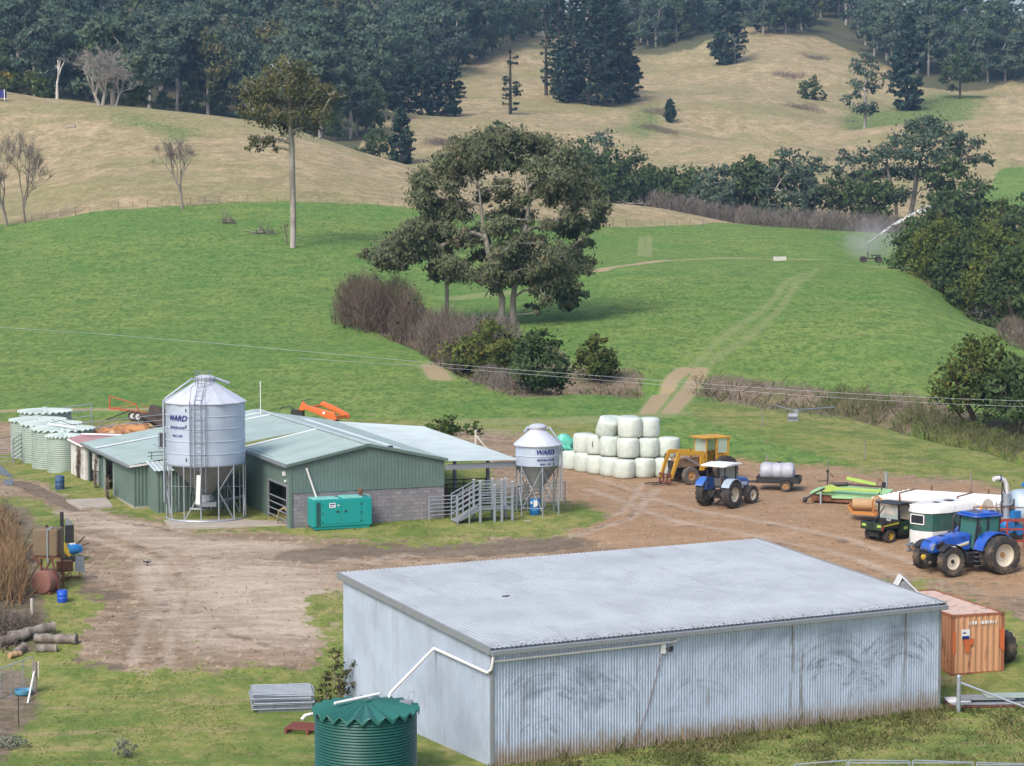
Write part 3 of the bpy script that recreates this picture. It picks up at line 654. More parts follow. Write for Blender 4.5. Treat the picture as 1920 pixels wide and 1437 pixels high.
bare_tree('bare_umbrella_tree', 'smaller pale leafless tree leaning right beside the flat crowned one', drop(px(217,219,469).x, 469), 10, .75, 33, 'bark_ash', .3, 6, .25, fork=.28, shrink=.78, flatten=.5, twigbunch=9, tr=[((0,0,-.3),(.3,0,1))])
bare_tree('dead_tree', 'white dead tree snag standing on the hill at upper left', drop(px(107,172,485).x, 485), 10, .42, 35, 'bark_white', .4, 4, .9, fork=.36, shrink=.62)
bare_tree('bare_shrub', 'small bare shrub growing beside the tall gum trunk', drop(px(539,438,303).x, 303), 4.6, .5, 36, 'twig_brown', .1, 5, .7, twigbunch=3)
bare_tree('lone_bush', 'small twiggy bush on the field above the bare hedge', drop(px(668,520,255).x, 255), 2.4, .6, 37, 'twig_brown', .07, 5, .6, twigbunch=6)
# ---- bare hedge along the gully
def cell(x, y, r, h=1.0, ymin=170):
    g = ground(x, y, ymin); return (g.x, g.y, r, h)
thicket('bare_thicket', 'tall block of bare brown stems at the upper end of the hedge', [cell(650,608,1.6,.85),cell(675,615,2.2,1),cell(705,622,2.2,1.05),cell(735,630,2.2,1.05),cell(765,640,1.9,.95)], 6.0, 15000, 41, 'twig_brown', .014, leaf='broad', nl=500, ls=.22)
thicket('bare_thicket', 'rounded bare mauve brown bush in the middle of the hedge', [cell(800,655,1.8,.8),cell(830,675,2.2,1),cell(862,690,2.0,1),cell(885,700,1.6,.9)], 5.0, 9000, 42, 'twig_mauve', .014)
thicket('bare_thicket', 'pale grey bare bush in the hedge below the tallest gum', [cell(890,690,1.8,1),cell(915,670,1.6,.9),cell(950,650,1.5,.7)], 4.8, 7000, 43, 'twig_grey', .014)
thicket('bare_thicket', 'low dry bare scrub at the foot of the green bushes', [cell(960,728,2.0,.8),cell(990,732,1.6,.8),cell(920,722,1.6,.8)], 2.4, 4500, 44, 'twig_grey', .012)
def bush(name, label, x, y, H, Rx, leaf, seed, n=12, rb=(.7,1.2), per=60, size=.26, bark='bark_dark', shape='round', z0=.35, Y=None, group=None, ymin=150, cat='bush', **k):
    g = drop(px(x, y, Y).x, Y) if Y else ground(x, y, ymin)
    return simple_tree(name, label, g, H, Rx, z0, n, rb, leaf, bark, .028*H, seed, per, size, shape, group=group, cat=cat, **k)
bush('olive_bush', 'olive green bush with yellowish top in the hedge', 915, 716, 5.6, 3.3, 'wattle', 51, 26, (.9,1.5), 75, .26)
bush('dark_bush', 'dark green bush ending the hedge on the gully side', 1012, 738, 5.4, 2.2, 'broad', 52, 26, (.9,1.3), 90, .26)
bush('round_bush', 'round dark bush standing alone beyond the gully', 1120, 714, 3.9, 1.6, 'wattle', 53, 24, (.7,1.0), 110, .22, z0=.5)
bush('low_green_bush', 'low green bush on the bank behind the dairy roof', 842, 808, 1.2, 1.6, 'greenbush', 54, 10, (.4,.7), 160, .16, z0=.1, Y=157)
bush('low_green_bush', 'small green bush by the braced wire fence post', 890, 806, 1.1, .5, 'greenbush', 55, 6, (.35,.5), 160, .15, z0=.1, Y=156)
# ---- trees round the lower right gully
def wat(x, y, H, Rx, seed, label, Y, leaf='wattle', lean=0, z0=1.6, n=22, rb=(.8,1.4), per=55, size=.28, multi=2, group=None, name='wattle_tree', bark='bark_dark', shape='dome'):
    return simple_tree(name, label, drop(px(x, y, Y).x, Y), H, Rx, z0, n, rb, leaf, bark, .2*H/7, seed, per, size, shape, lean, group, multi=multi, sub=8)
wat(1830,822,6.8,3.0,61,'olive wattle leaning left over the gully at the right edge',163,lean=-2.4,n=34,rb=(.8,1.35))
wat(1905,850,6.2,3.0,62,'dark wattle at the frame edge behind the parked tanker',158,'broad',lean=-.6,n=22)
wat(1935,838,5.5,2.6,63,'low wattle beyond the leaning one, cut by the right frame edge',166,lean=0,n=18)
# ---- wattle grove on the right
grove = [(1728,522,8.6,3.5,292,'broad','dark tree at the left end of the wattle grove'),(1756,508,9.0,3.2,300,'gum_olive','browner tree behind the dark grove end'),(1762,545,9.0,4.0,284,'wattle','olive wattle with a slanting pale stem in the grove'),
 (1815,560,10.6,4.4,278,'broad','tallest olive wattle in the middle of the right grove'),(1868,575,12.5,4.6,272,'wattle','broad wattle with yellow green top in the right grove'),(1915,600,12.5,4.5,262,'broad','wattle of the grove at the right frame edge'),(1795,510,9.5,4.0,303,'broad','dark green tree at the back of the right grove'),(1850,525,11.5,4.4,298,'wattle','yellowish wattle at the back of the right grove'),(1905,530,12.8,4.4,292,'wattle','back wattle of the grove under the green slope')]
for i, (x, y, H, Rx, Y, lf, lb) in enumerate(grove): wat(x, y, H, Rx, 70+i, lb, Y, lf, 0, 1.6, 40, (1.1,1.9), 36, .33, 2)
for i, (x, y, lf, lb) in enumerate([(1835,592,'shrub','pale reedy shrub at the foot of the right grove'),(1868,600,'broad','dark low shrub under the right grove'),(1905,628,'shrub','pale shrub at the lower end of the right grove'),(1790,565,'broad','low dark shrub by the rubble bank')]):
    bush('grove_shrub', lb, x, y, 2.2, 1.6, lf, 85+i, 9, (.6,.9), 60, .28, Y=255+6*(1920-x)/60)
thicket('bare_thicket', 'bare pinkish bush below the right grove', [cell(1900,640,1.6,.9,200),cell(1925,655,1.6,.9,200)], 3.0, 3500, 90, 'twig_mauve', .014)
for i, (cs_, lb) in enumerate([([(1700,800),(1740,812),(1775,822)], 'green reeds along the gully below the leaning wattle'), ([(1810,838),(1850,850),(1890,860)], 'dark green reeds in the gully at the right edge'), ([(1560,768),(1600,775),(1640,782)], 'sparse green reeds in the bend of the gully')]):
    thicket('gully_reeds', lb, [cell(x, y, 1.6, 1, 130) for x, y in cs_], 1.5, 3500, 520+i, 'reed', .016, spread=.35)
# ---- tree line along the far creek
def far_tree(x, y, H, Rx, Y, kind, seed, label, group=None, name=None, shape='dome', n=18, per=14, size=.6, z0=None, multi=1, twigs=3, rb=None, tip=.06, bark=None):
    return simple_tree(name or 'creek_tree', label, drop(px(x, y, Y).x, Y), H, Rx, z0 if z0 is not None else H*.25, n, rb or (Rx*.26, Rx*.42), kind, bark or ('bark_pale' if kind.startswith('gum') else 'bark_dark'), .022*H, seed, per, size, shape, group=group, multi=multi, twigs=twigs, tip=tip)
bigg = [(1740,232,18),(1715,240,18),(1765,245,20),(1690,262,18),(1735,262,22),(1785,265,18),(1660,285,18),(1705,290,22),(1755,292,22),(1800,285,16),(1830,268,12),(1845,295,10),(1635,300,14),(1620,330,18),(1660,320,20),(1700,325,20),(1745,325,22),(1790,318,18),(1825,300,12),(1650,360,18),(1690,365,18),(1610,300,10),(1640,395,14),(1800,255,10),(1855,305,7),(1770,350,18)]
Yb = 468; bb0 = drop(px(1700,440,Yb).x, Yb); rb_ = np.random.default_rng(5)
tree_from('layered_gum_tree', 'largest gum of the far creek line with layered dark crown', bb0, traced(bigg, Yb, rb_, 2.2, 1.5), [[(bb0.x, bb0.y, bb0.z-1), px(1712,380,Yb), px(1720,320,Yb), px(1738,260,Yb)], [(bb0.x-2, bb0.y, bb0.z-1), px(1680,380,Yb), px(1665,320,Yb)]],
   .5, 'gum_far', 'bark_grey', per=26, size=.55, seed=14, twigs=3, tip=.05, sub=9, sq=.55)
line = [(1090,375,11,5.5,470,'broad','round','dark rounded tree on the left end of the far creek line'),(1125,372,13,5,476,'gum_far','dome','taller grey green tree behind the rounded one at the creek'),(1150,378,9.5,5,465,'broad','round','broad green tree with a lighter top left of the far gate'),(1190,368,10.5,4,480,'broad','round','dark knobbly tree above the far gate'),
 (1215,370,8,5,475,'broad','round','low dark tree right of the knobbly one'),(1255,372,8,5,478,'broad','round','low spreading dark green tree on the far creek'),(1300,378,8,5,475,'broad','round','low dark tree at mid line of the far creek'),(1330,385,8,4,470,'gum_far','dome','grey green tree left of the pale trunked pair'),
 (1345,412,9,4,462,'gum_far','dome','dull green tree over grey scrub in the far line'),(1400,408,11,4.5,465,'broad','dome','dark tree with open base in the far line'),(1375,400,9,4,472,'gum_far','dome','pale leaning gum in the far line'),(1440,402,11,4.5,470,'broad','round','dense round tree midway in the far line'),(1475,410,12,5,462,'gum_far','dome','gum with a pale straight trunk in the far line'),
 (1515,405,11,4,470,'gum_far','dome','thin grey gum right of the pale straight trunk'),(1560,415,9.5,3.6,462,'broad','round','bright dark green tree beside open tan ground'),(1590,405,12,3.6,470,'gum_far','vase','thin gum left of the largest creek gum'),(1630,430,9,4.5,455,'broad','round','dark tree under the left limbs of the largest creek gum'),
 (1790,430,12,5.5,440,'broad','round','bluish dark tree right of the largest creek gum'),(1835,425,12,5,432,'broad','round','dark rounded tree before the small green slope'),(1880,430,11,5,425,'wattle','round','yellow green tree below the small green slope'),(1775,450,8,3.8,430,'broad','round','low dark tree in front of the largest creek gum'),(1925,440,12,5,420,'broad','round','tree at the right edge of the far creek line')]
for i, (x, y, H, Rx, Y, k, sh, lb) in enumerate(line): far_tree(x, y, H*(1.32 if x < 1820 else .85), Rx*(1.22 if x < 1820 else .9), Y, k, 100+i, lb, 'trees along the far creek', shape=sh, multi=1+i % 2, n=26, z0=H*.16)
for i, (x0, x1, y, lb) in enumerate([(1230,1400,406,'grey bare scrub under the far creek trees, left stretch'),(1400,1560,418,'grey bare scrub under the far creek trees, middle stretch'),(1540,1680,432,'grey bare scrub behind the sprinkler spray')]):
    cs = []
    for x in np.linspace(x0, x1, 8):
        Y = 452-i*4+ (3 if int(x) % 2 else 0); v = px(x, y, Y); cs.append((v.x, Y, 2.4, 1.0))
    thicket('creek_scrub', lb, cs, 4.2, 6000, 130+i, 'twig_grey', .03, spread=.4)
# ---- trees on the tan hills
def hp(x, y, H, Rx, Y, seed, label, **k): return hoop_pine('hoop_pine', label, drop(px(x, y, Y).x, Y), H, Rx, seed, **k)
clump = [(1048,205,38,4.6,775),(1075,222,36,5.4,765),(1105,228,40,6.0,760),(1135,226,41,6.4,762),(1165,215,33,5.2,770),(1090,205,41,5.5,785),(1125,205,36,5.0,790),(1150,200,38,5.0,786),(1060,222,21,5,758),(1180,190,22,4,776)]
pg = 'dark pines in the tight clump on the tan hill'
for i, (x, y, H, Rx, Y) in enumerate(clump): hp(x, y, H, Rx, Y, 150+i, 'dark pine in the tight clump on the tan hill', group=pg, bare=.04, per=15, size=.85)
hp(1024,190,32,1.9,776,165,'thin bare topped pine on the left flank of the dark clump', gaps=.3, per=14, dead=.35)
hp(957,216,27,3.0,716,166,'sparse half dead pine standing alone left of the dark clump', gaps=.4, dead=.5, per=14, bare=.03)
row = [(742,214,15,3.2,690),(765,208,15,3,692),(790,203,16,3.2,695),(812,197,16,3,698),(835,192,18,3.4,700),(852,186,17,3.2,703)]
for i, (x, y, H, Rx, Y) in enumerate(row): hp(x, y, H, Rx, Y, 170+i, 'open branched pine in the row on the tan ridge', group='pines in the row on the tan ridge', gaps=.12, per=16, bare=.06)
hp(753,292,14,3.2,560,180,'dense dark pine beside the round tree in the tan valley', per=30, bare=.04, size=.6)
far_tree(712,290,9,4.4,565,'broad',181,'round grey green tree beside the dense pine in the tan valley', name='round_tree', shape='round', per=22, size=.5)
far_tree(688,284,4,3,566,'broad',182,'low bush at the foot of the round valley tree', name='valley_bush', shape='round', z0=.4, per=22, size=.5)
far_tree(792,308,3.2,3.2,500,'greenbush',183,'small bright bush on the crest left of the tallest gum', name='crest_bush', shape='round', z0=.3, per=26, size=.42)
far_tree(938,262,9,5,600,'broad',184,'dark tree peeping over the crown of the tallest gum', name='round_tree', shape='round', per=18)
hp(1256,205,7,1.7,720,185,'small young pine right of the dark clump', per=20)
hp(1362,104,30,7.5,890,186,'big dark pine with a spreading skirt at the top of the tan hill', per=20, bare=.02, size=1.1)
far_tree(1378,100,17,5,886,'gum_far',187,'grey half bare tree in front of the skirted pine', name='hill_tree', per=6, bark='bark_grey', twigs=5)
hp(1700,190,34,7.0,800,188,'tall dark conical tree at the foot of the right forest', per=24, bare=.03, size=1.05)
far_tree(1622,232,25,7.5,722,'gum_far',189,'rounded gum with reddish trunk base on the tan hollow', name='hill_tree', shape='round', per=10, size=.8, z0=5)
far_tree(1800,165,19,7,815,'broad',190,'round dark tree right of the tall conical one', name='hill_tree', shape='round', per=10, size=.85, z0=2)
for i, (x, y, H, Rx, lb) in enumerate([(1528,160,9,3,'upper small tree in the hillside bracken patch'),(1512,192,7,3.4,'lower bushy tree in the hillside bracken patch'),(1542,182,4,1.6,'smallest tree right of the bracken patch')]):
    far_tree(x, y, H, Rx, 800, 'broad', 195+i, lb, name='hillside_tree', shape='round', per=14, size=.6, z0=.6)
for i, (x, y, w_, lb) in enumerate([(1480,145,7,'upper dark bracken patch on the tan hill'),(1510,205,8,'lower dark bracken patch on the tan hill'),(1590,75,7,'purple bracken below the forest edge'),(1235,245,6,'mauve bracken right of the dark clump'),(1240,212,7,'bracken below the young pine'),(1530,110,6,'thin bracken stripe on the upper tan hill'),(824,270,5,'mauve weed patch in the tan valley')]):
    Yq = ground(x, y, 500).y; cs = [(px(x+d, y, Yq).x, Yq+rg.normal()*3, 3.2, 1) for d in np.linspace(-w_*3, w_*3, 6)]
    thicket('bracken_patch', lb, cs, 1.5, 1500, 200+i, 'twig_mauve', .05, spread=.6, cat='bracken')
# ---- eucalypt forest on the far slopes: a few kinds, copied
protos = []
kinds = [('gum_far',21,7.0,'dome',6,.55),('gum_far',25,6.8,'dome',9,.5),('gum_far',18,7.2,'dome',4,.55),('gum_far',22,6.8,'round',7,.5),('broad',16,6.8,'dome',3,.5),('gum_olive',19,6.4,'dome',5,.5),('gum_far',26,7.0,'umbrella',11,.5),('broad',17,6.4,'round',2.5,.5)]
for i, (lf, H, Rx, sh, z0, q) in enumerate(kinds):
    rng = np.random.default_rng(300+i); b = bloblist(rng, H, Rx, z0, 26, 1.6, 2.9, sh); o = thing('forest_tree', '', 'tree', (0,0,-500))
    skeleton([[(0,0,-1.5), (rng.normal()*.3, 0, z0*.6), (rng.normal()*.4, 0, z0+(H-z0)*.4)]], b, rng, .5, .08, .5, twigs=2).build('trunk', M['bark_pale' if lf != 'broad' else 'bark_grey'], o, smooth=80, fix=False)
    crown(b, 12, .85, rng, M[lf], o, 0, 1, 6, .7); protos.append(o)
rng = np.random.default_rng(77); spots = []
def edge_y(x): return float(np.interp(x, [-240,0,60,130,240,330,400,480,560,640,690,740,800,860,930,1000,1040,1180,1240,1300,1400,1430,1500,1560,1600,1640,1690,1760,1850,1920,2150], [130,170,182,178,212,212,222,236,258,268,250,172,158,130,100,72,60,78,92,66,24,66,62,20,60,108,130,150,156,150,130]))
def put_forest(x, y, kind=None, s=None, ymin=490, gap=4.6):
    g = ground(x, y, ymin)
    if abs(proj(g)[1]-y) > 12 or any((g.x-p[0])**2+(g.y-p[1])**2 < gap**2 for p in spots): return
    spots.append((g.x, g.y)); k = kind if kind is not None else int(rng.choice(8, p=[.2,.17,.17,.12,.09,.07,.12,.06])); s = s or rng.uniform(.85, 1.3)
    c = dup(protos[k], g, rng.random()*6.28, (s*rng.uniform(.85,1.15), s, s*rng.uniform(.88,1.12)), 'forest tree in the dense wood on the far slopes', 'forest trees on the far slopes')
for x in np.arange(-60, 1980, 17):                                    # the lower edge of the wood first
    put_forest(x+rng.normal()*4, edge_y(x)-2)
    if len(spots) % 2: put_forest(x+8, edge_y(x)-1, int(rng.choice([4,7])), rng.uniform(.35,.6), gap=3.2)
tries = 0
while len(spots) < 299 and tries < 4000:
    tries += 1; x = rng.uniform(-60, 1980); e = edge_y(x); y = e-rng.random()*(e-3)
    if 575 < x < 690 and -20 < y < 28: continue
    put_forest(x, y)
for p in protos:
    for ch in list(p.children): bpy.data.objects.remove(ch)
    bpy.data.objects.remove(p)
bush('golden_bush', 'yellow leaved bush at the upper left edge of the wood', 12, 120, 7, 4, 'yellow', 91, 12, (1.2,1.9), 18, .6, Y=520)
for i, (x, y, H, lf, lb) in enumerate([(52,145,6.5,'wattle','bright green rounded shrub near the left water tank'),(85,150,5,'broad','dull green shrub left of the white snag'),(20,118,5,'broad','dark shrub under the golden bush')]):
    bush('hill_shrub', lb, x, y, H, H*.5, lf, 92+i, 10, (1,1.6), 22, .5, Y=505)
# ---------------------------------------------------------------- sheet metal helpers
def corr_wall(mb, p0, p1, zlo, zhi, pitch=.1, amp=.012, flip=False):
    """ribbed sheet between two plan points; zlo/zhi: numbers or functions of 0..1"""
    p0 = Vector((p0[0], p0[1], 0)); p1 = Vector((p1[0], p1[1], 0)); d = p1-p0; L = d.length; u = d/L; nrm = Vector((u.y, -u.x, 0))*(-1 if flip else 1)
    k = max(4, int(L/pitch)*4); f = lambda z, t: z(t) if callable(z) else z; base = []; vs = []
    for i in range(k+1):
        t = i/k; o = (0, 1, 1, 0)[i % 4]*amp; q = p0+d*t+nrm*o; vs += [(q.x, q.y, f(zlo, t)), (q.x, q.y, f(zhi, t))]
    mb.add(vs, [(2*i, 2*i+2, 2*i+3, 2*i+1) for i in range(k)]); return mb
def corr_roof(mb, A, B, C, D, pitch=.12, amp=.014, cuts=1):
    """ribs run from the eave A-B up to C-D (C above B, D above A)"""
    A, B, C, D = map(Vector, (A, B, C, D)); n = (B-A).cross(D-A).normalized(); n = n if n.z > 0 else -n
    k = max(4, int((B-A).length/pitch)*4); vs = []
    for i in range(k+1):
        t = i/k; o = n*((0, 1, 1, 0)[i % 4]*amp); e = A.lerp(B, t); r = D.lerp(C, t)
        vs += [e+o, r+o]
    mb.add(vs, [(2*i, 2*i+2, 2*i+3, 2*i+1) for i in range(k)]); return mb
def galv_mat(name, c, rough=.45, wall=None, streak=.35, smudges=(), metal=.25, rust_foot=0.0, H=4.4, ribs=0, bd='X'):
    t = NT(name); O = t.obj(); n1 = t.noise(.7, O, 5, .6); n2 = t.noise(14, t.scale(O, (1,1,.12)), 4, .6); n3 = t.noise(3.2, O, 5, .65)
    ov = t.n('TexWave', {'Vector': O, 'Scale': .655, 'Distortion': 0.0}, wave_type='BANDS', bands_direction='X', wave_profile='SIN').outputs[0]
    col = t.mix(t.step(n1, .35, .7), c, tuple(x*.83 for x in c))
    col = t.mix(t.math('MULTIPLY', t.step(n2, .48, .75), streak), col, tuple(x*.55 for x in c))
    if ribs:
        rb = t.n('TexWave', {'Vector': O, 'Scale': .314/ribs, 'Distortion': 0.0}, wave_type='BANDS', bands_direction=bd).outputs[0]; col = t.mix(t.math('MULTIPLY', t.step(rb, .45, .95), t.math('ADD', .14, t.math('MULTIPLY', n3, .25))), col, tuple(x*.5 for x in c))  # dark bands along the ribs put corrugation shading into the sheet colour
        col = t.mix(t.math('MULTIPLY', t.step(t.noise(1.3, t.scale(O, (1,.12,1) if name.endswith('roof') else (1,1,.12)), 6, .75), .52, .70), .30), col, (.20,.205,.215))
        yy = t.n('SeparateXYZ', {0: O}).outputs[1]; col = col if not name.endswith('roof') else t.mix(t.math('MULTIPLY', t.math('SUBTRACT', 1.0, t.step(t.math('ADD', yy, t.math('MULTIPLY', n1, 2.0)), .6, 2.2)), t.math('MULTIPLY', t.step(n3, .4, .6), .5)), col, (.16,.16,.165))
    if wall:
        col = t.mix(t.math('MULTIPLY', t.step(ov, .985, 1.0), .45), col, tuple(x*.4 for x in c))
        z = t.n('SeparateXYZ', {0: O}).outputs
        for (cx, cz, r0, r1, s) in smudges:                              # scuffs left by tyres stacked against the wall
            dx = t.math('SUBTRACT', z[0], cx); dz = t.math('SUBTRACT', z[2], cz); d = t.math('SQRT', t.math('ADD', t.math('MULTIPLY', dx, dx), t.math('MULTIPLY', dz, dz)))
            v = t.n('CombineXYZ', {0: t.math('MULTIPLY', d, 3.4), 1: t.math('MULTIPLY', t.math('ARCTAN2', dz, dx), 1.5), 2: cx}).outputs[0]
            k = t.math('MULTIPLY', t.step(t.noise(1.6, v, 4, .75, .3), .42, .68), t.math('MULTIPLY', t.step(d, r0*.6, r0), t.math('SUBTRACT', 1.0, t.step(d, r1*.75, r1*1.15))))
            k = t.math('MULTIPLY', k, t.step(t.math('SUBTRACT', t.math('ADD', dz, t.math('MULTIPLY', n3, .8)), t.math('MULTIPLY', t.math('ABSOLUTE', dx), .85)), .1, .8))
            col = t.mix(t.math('MULTIPLY', k, s*.72), col, (.085,.105,.135))
        for cx, cz, r_ in ((3.9,2.9,1.0),(4.2,1.9,.75),(15.0,3.1,1.3),(17.9,3.0,1.4),(1.6,2.6,.8)):
            dx = t.math('SUBTRACT', z[0], cx); dz = t.math('SUBTRACT', z[2], cz); d = t.math('SQRT', t.math('ADD', t.math('MULTIPLY', dx, dx), t.math('MULTIPLY', dz, t.math('MULTIPLY', dz, 2.2)))); col = t.mix(t.math('MULTIPLY', t.math('SUBTRACT', 1.0, t.step(t.math('ADD', d, t.math('MULTIPLY', t.math('SUBTRACT', n3, .5), 1.6)), r_*.2, r_)), .45), col, (.13,.16,.205))
        blot = t.math('MULTIPLY', t.step(t.noise(.42, O, 6, .7, 1.2), .55, .72), .42); col = t.mix(blot, col, (.15,.18,.23))
        col = t.mix(t.math('MULTIPLY', t.step(t.noise(2.5, t.scale(O, (1,1,.10)), 5, .7), .60, .72), .55), col, (.17,.15,.115))
        for sx in (13.35, 12.9, 18.2, 6.1):
            q_ = t.math('SUBTRACT', 1.0, t.step(t.math('ABSOLUTE', t.math('SUBTRACT', t.math('ADD', z[0], t.math('MULTIPLY', n3, .12)), sx)), .03, .16)); col = t.mix(t.math('MULTIPLY', q_, t.math('MULTIPLY', t.step(t.noise(2.0, t.scale(O, (3,1,.35)), 4, .7), .40, .62), .75)), col, (.12,.105,.075))
        ft = t.math('SUBTRACT', 1.0, t.step(t.math('ADD', z[2], t.math('MULTIPLY', t.math('SUBTRACT', n2, .5), 1.6)), .05, .95))
        col = t.mix(t.math('MULTIPLY', ft, rust_foot), col, (.30,.215,.13)); col = t.mix(t.math('MULTIPLY', t.math('MULTIPLY', ft, n3), rust_foot), col, (.10,.085,.05))
    return t.bsdf(col, t.math('ADD', rough-.1, t.math('MULTIPLY', n3, .25)), metal, t.noise(30, O, 2), .08, .004)
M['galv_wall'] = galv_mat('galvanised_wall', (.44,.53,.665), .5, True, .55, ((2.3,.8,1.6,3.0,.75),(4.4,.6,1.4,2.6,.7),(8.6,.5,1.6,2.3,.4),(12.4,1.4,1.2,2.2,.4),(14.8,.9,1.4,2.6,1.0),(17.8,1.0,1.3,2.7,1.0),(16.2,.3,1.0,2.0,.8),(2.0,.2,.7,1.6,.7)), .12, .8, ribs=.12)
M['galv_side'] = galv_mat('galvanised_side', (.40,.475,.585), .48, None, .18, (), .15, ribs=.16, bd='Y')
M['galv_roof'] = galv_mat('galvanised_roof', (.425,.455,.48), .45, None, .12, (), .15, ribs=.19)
M['galv'] = paint('galvanised_steel', (.34,.385,.44), .42, .3, (.22,.20,.18), .35, 4)
M['galv_dull'] = paint('dull_galvanised', (.27,.295,.325), .5, .4, (.20,.17,.14), .3, 4)
M['cage'] = paint('dark_galvanised', (.20,.24,.30), .5, .3, (.15,.13,.12), .3)
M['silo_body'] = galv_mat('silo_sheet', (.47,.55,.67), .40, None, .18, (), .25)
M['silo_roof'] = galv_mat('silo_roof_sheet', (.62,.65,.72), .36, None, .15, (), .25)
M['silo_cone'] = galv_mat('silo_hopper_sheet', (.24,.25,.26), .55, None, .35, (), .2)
M['white_pvc'] = paint('white_pvc', (.74,.73,.72), .4, .25, (.45,.40,.34), 0, 2)
M['text_blue'] = paint('sign_blue', (.010,.018,.17), .5, 0)
M['black'] = paint('black_paint', (.018,.018,.02), .5, .3, (.10,.085,.065))
M['white'] = paint('white_paint', (.72,.72,.72), .4, .2, (.4,.36,.3))
M['concrete'] = paint('concrete', (.36,.32,.27), .85, .5, (.19,.16,.125), 0, 1.2)
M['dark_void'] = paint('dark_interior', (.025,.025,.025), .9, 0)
M['glass_dark'] = paint('dark_glass', (.02,.025,.035), .12, 0)
M['rust'] = rusty('rusted_steel', (.20,.085,.04), amount=.7)
M['red_rust'] = rusty('red_brown_steel', (.16,.045,.035), amount=.4)
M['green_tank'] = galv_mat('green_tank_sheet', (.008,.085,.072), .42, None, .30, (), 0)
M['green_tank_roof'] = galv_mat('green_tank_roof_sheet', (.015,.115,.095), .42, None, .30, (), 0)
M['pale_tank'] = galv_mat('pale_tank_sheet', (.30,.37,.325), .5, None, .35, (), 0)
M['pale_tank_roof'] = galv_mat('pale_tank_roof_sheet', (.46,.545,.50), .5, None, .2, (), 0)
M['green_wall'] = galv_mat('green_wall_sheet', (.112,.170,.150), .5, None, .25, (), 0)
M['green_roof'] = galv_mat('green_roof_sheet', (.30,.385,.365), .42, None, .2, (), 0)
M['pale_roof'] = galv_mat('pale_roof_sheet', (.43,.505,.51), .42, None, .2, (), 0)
M['translucent'] = paint('translucent_sheet', (.72,.76,.78), .4, .2, (.5,.5,.48))
def font_mesh(txt, size, shear=0.0):
    cu = bpy.data.curves.new('lettering', 'FONT'); cu.body = txt; cu.size = size; cu.shear = shear; cu.align_x = 'CENTER'; cu.extrude = 0; cu.resolution_u = 3; cu.offset = size*.028
    ob = bpy.data.objects.new('lettering', cu); COL.objects.link(ob); dg = bpy.context.evaluated_depsgraph_get(); dg.update()
    me = bpy.data.meshes.new_from_object(ob.evaluated_get(dg)); v = [tuple(p.co) for p in me.vertices]; f = [tuple(p.vertices) for p in me.polygons]
    bpy.data.objects.remove(ob); bpy.data.curves.remove(cu); bpy.data.meshes.remove(me); return v, f
def lettering(txt, size, fn, mat, parent, shear=0.0, thick=.01):
    v, f = font_mesh(txt, size, shear); mb = MB(); mb.add([fn(p[0], p[1]) for p in v], f); return mb.build('lettering', mat, parent, fix=False)
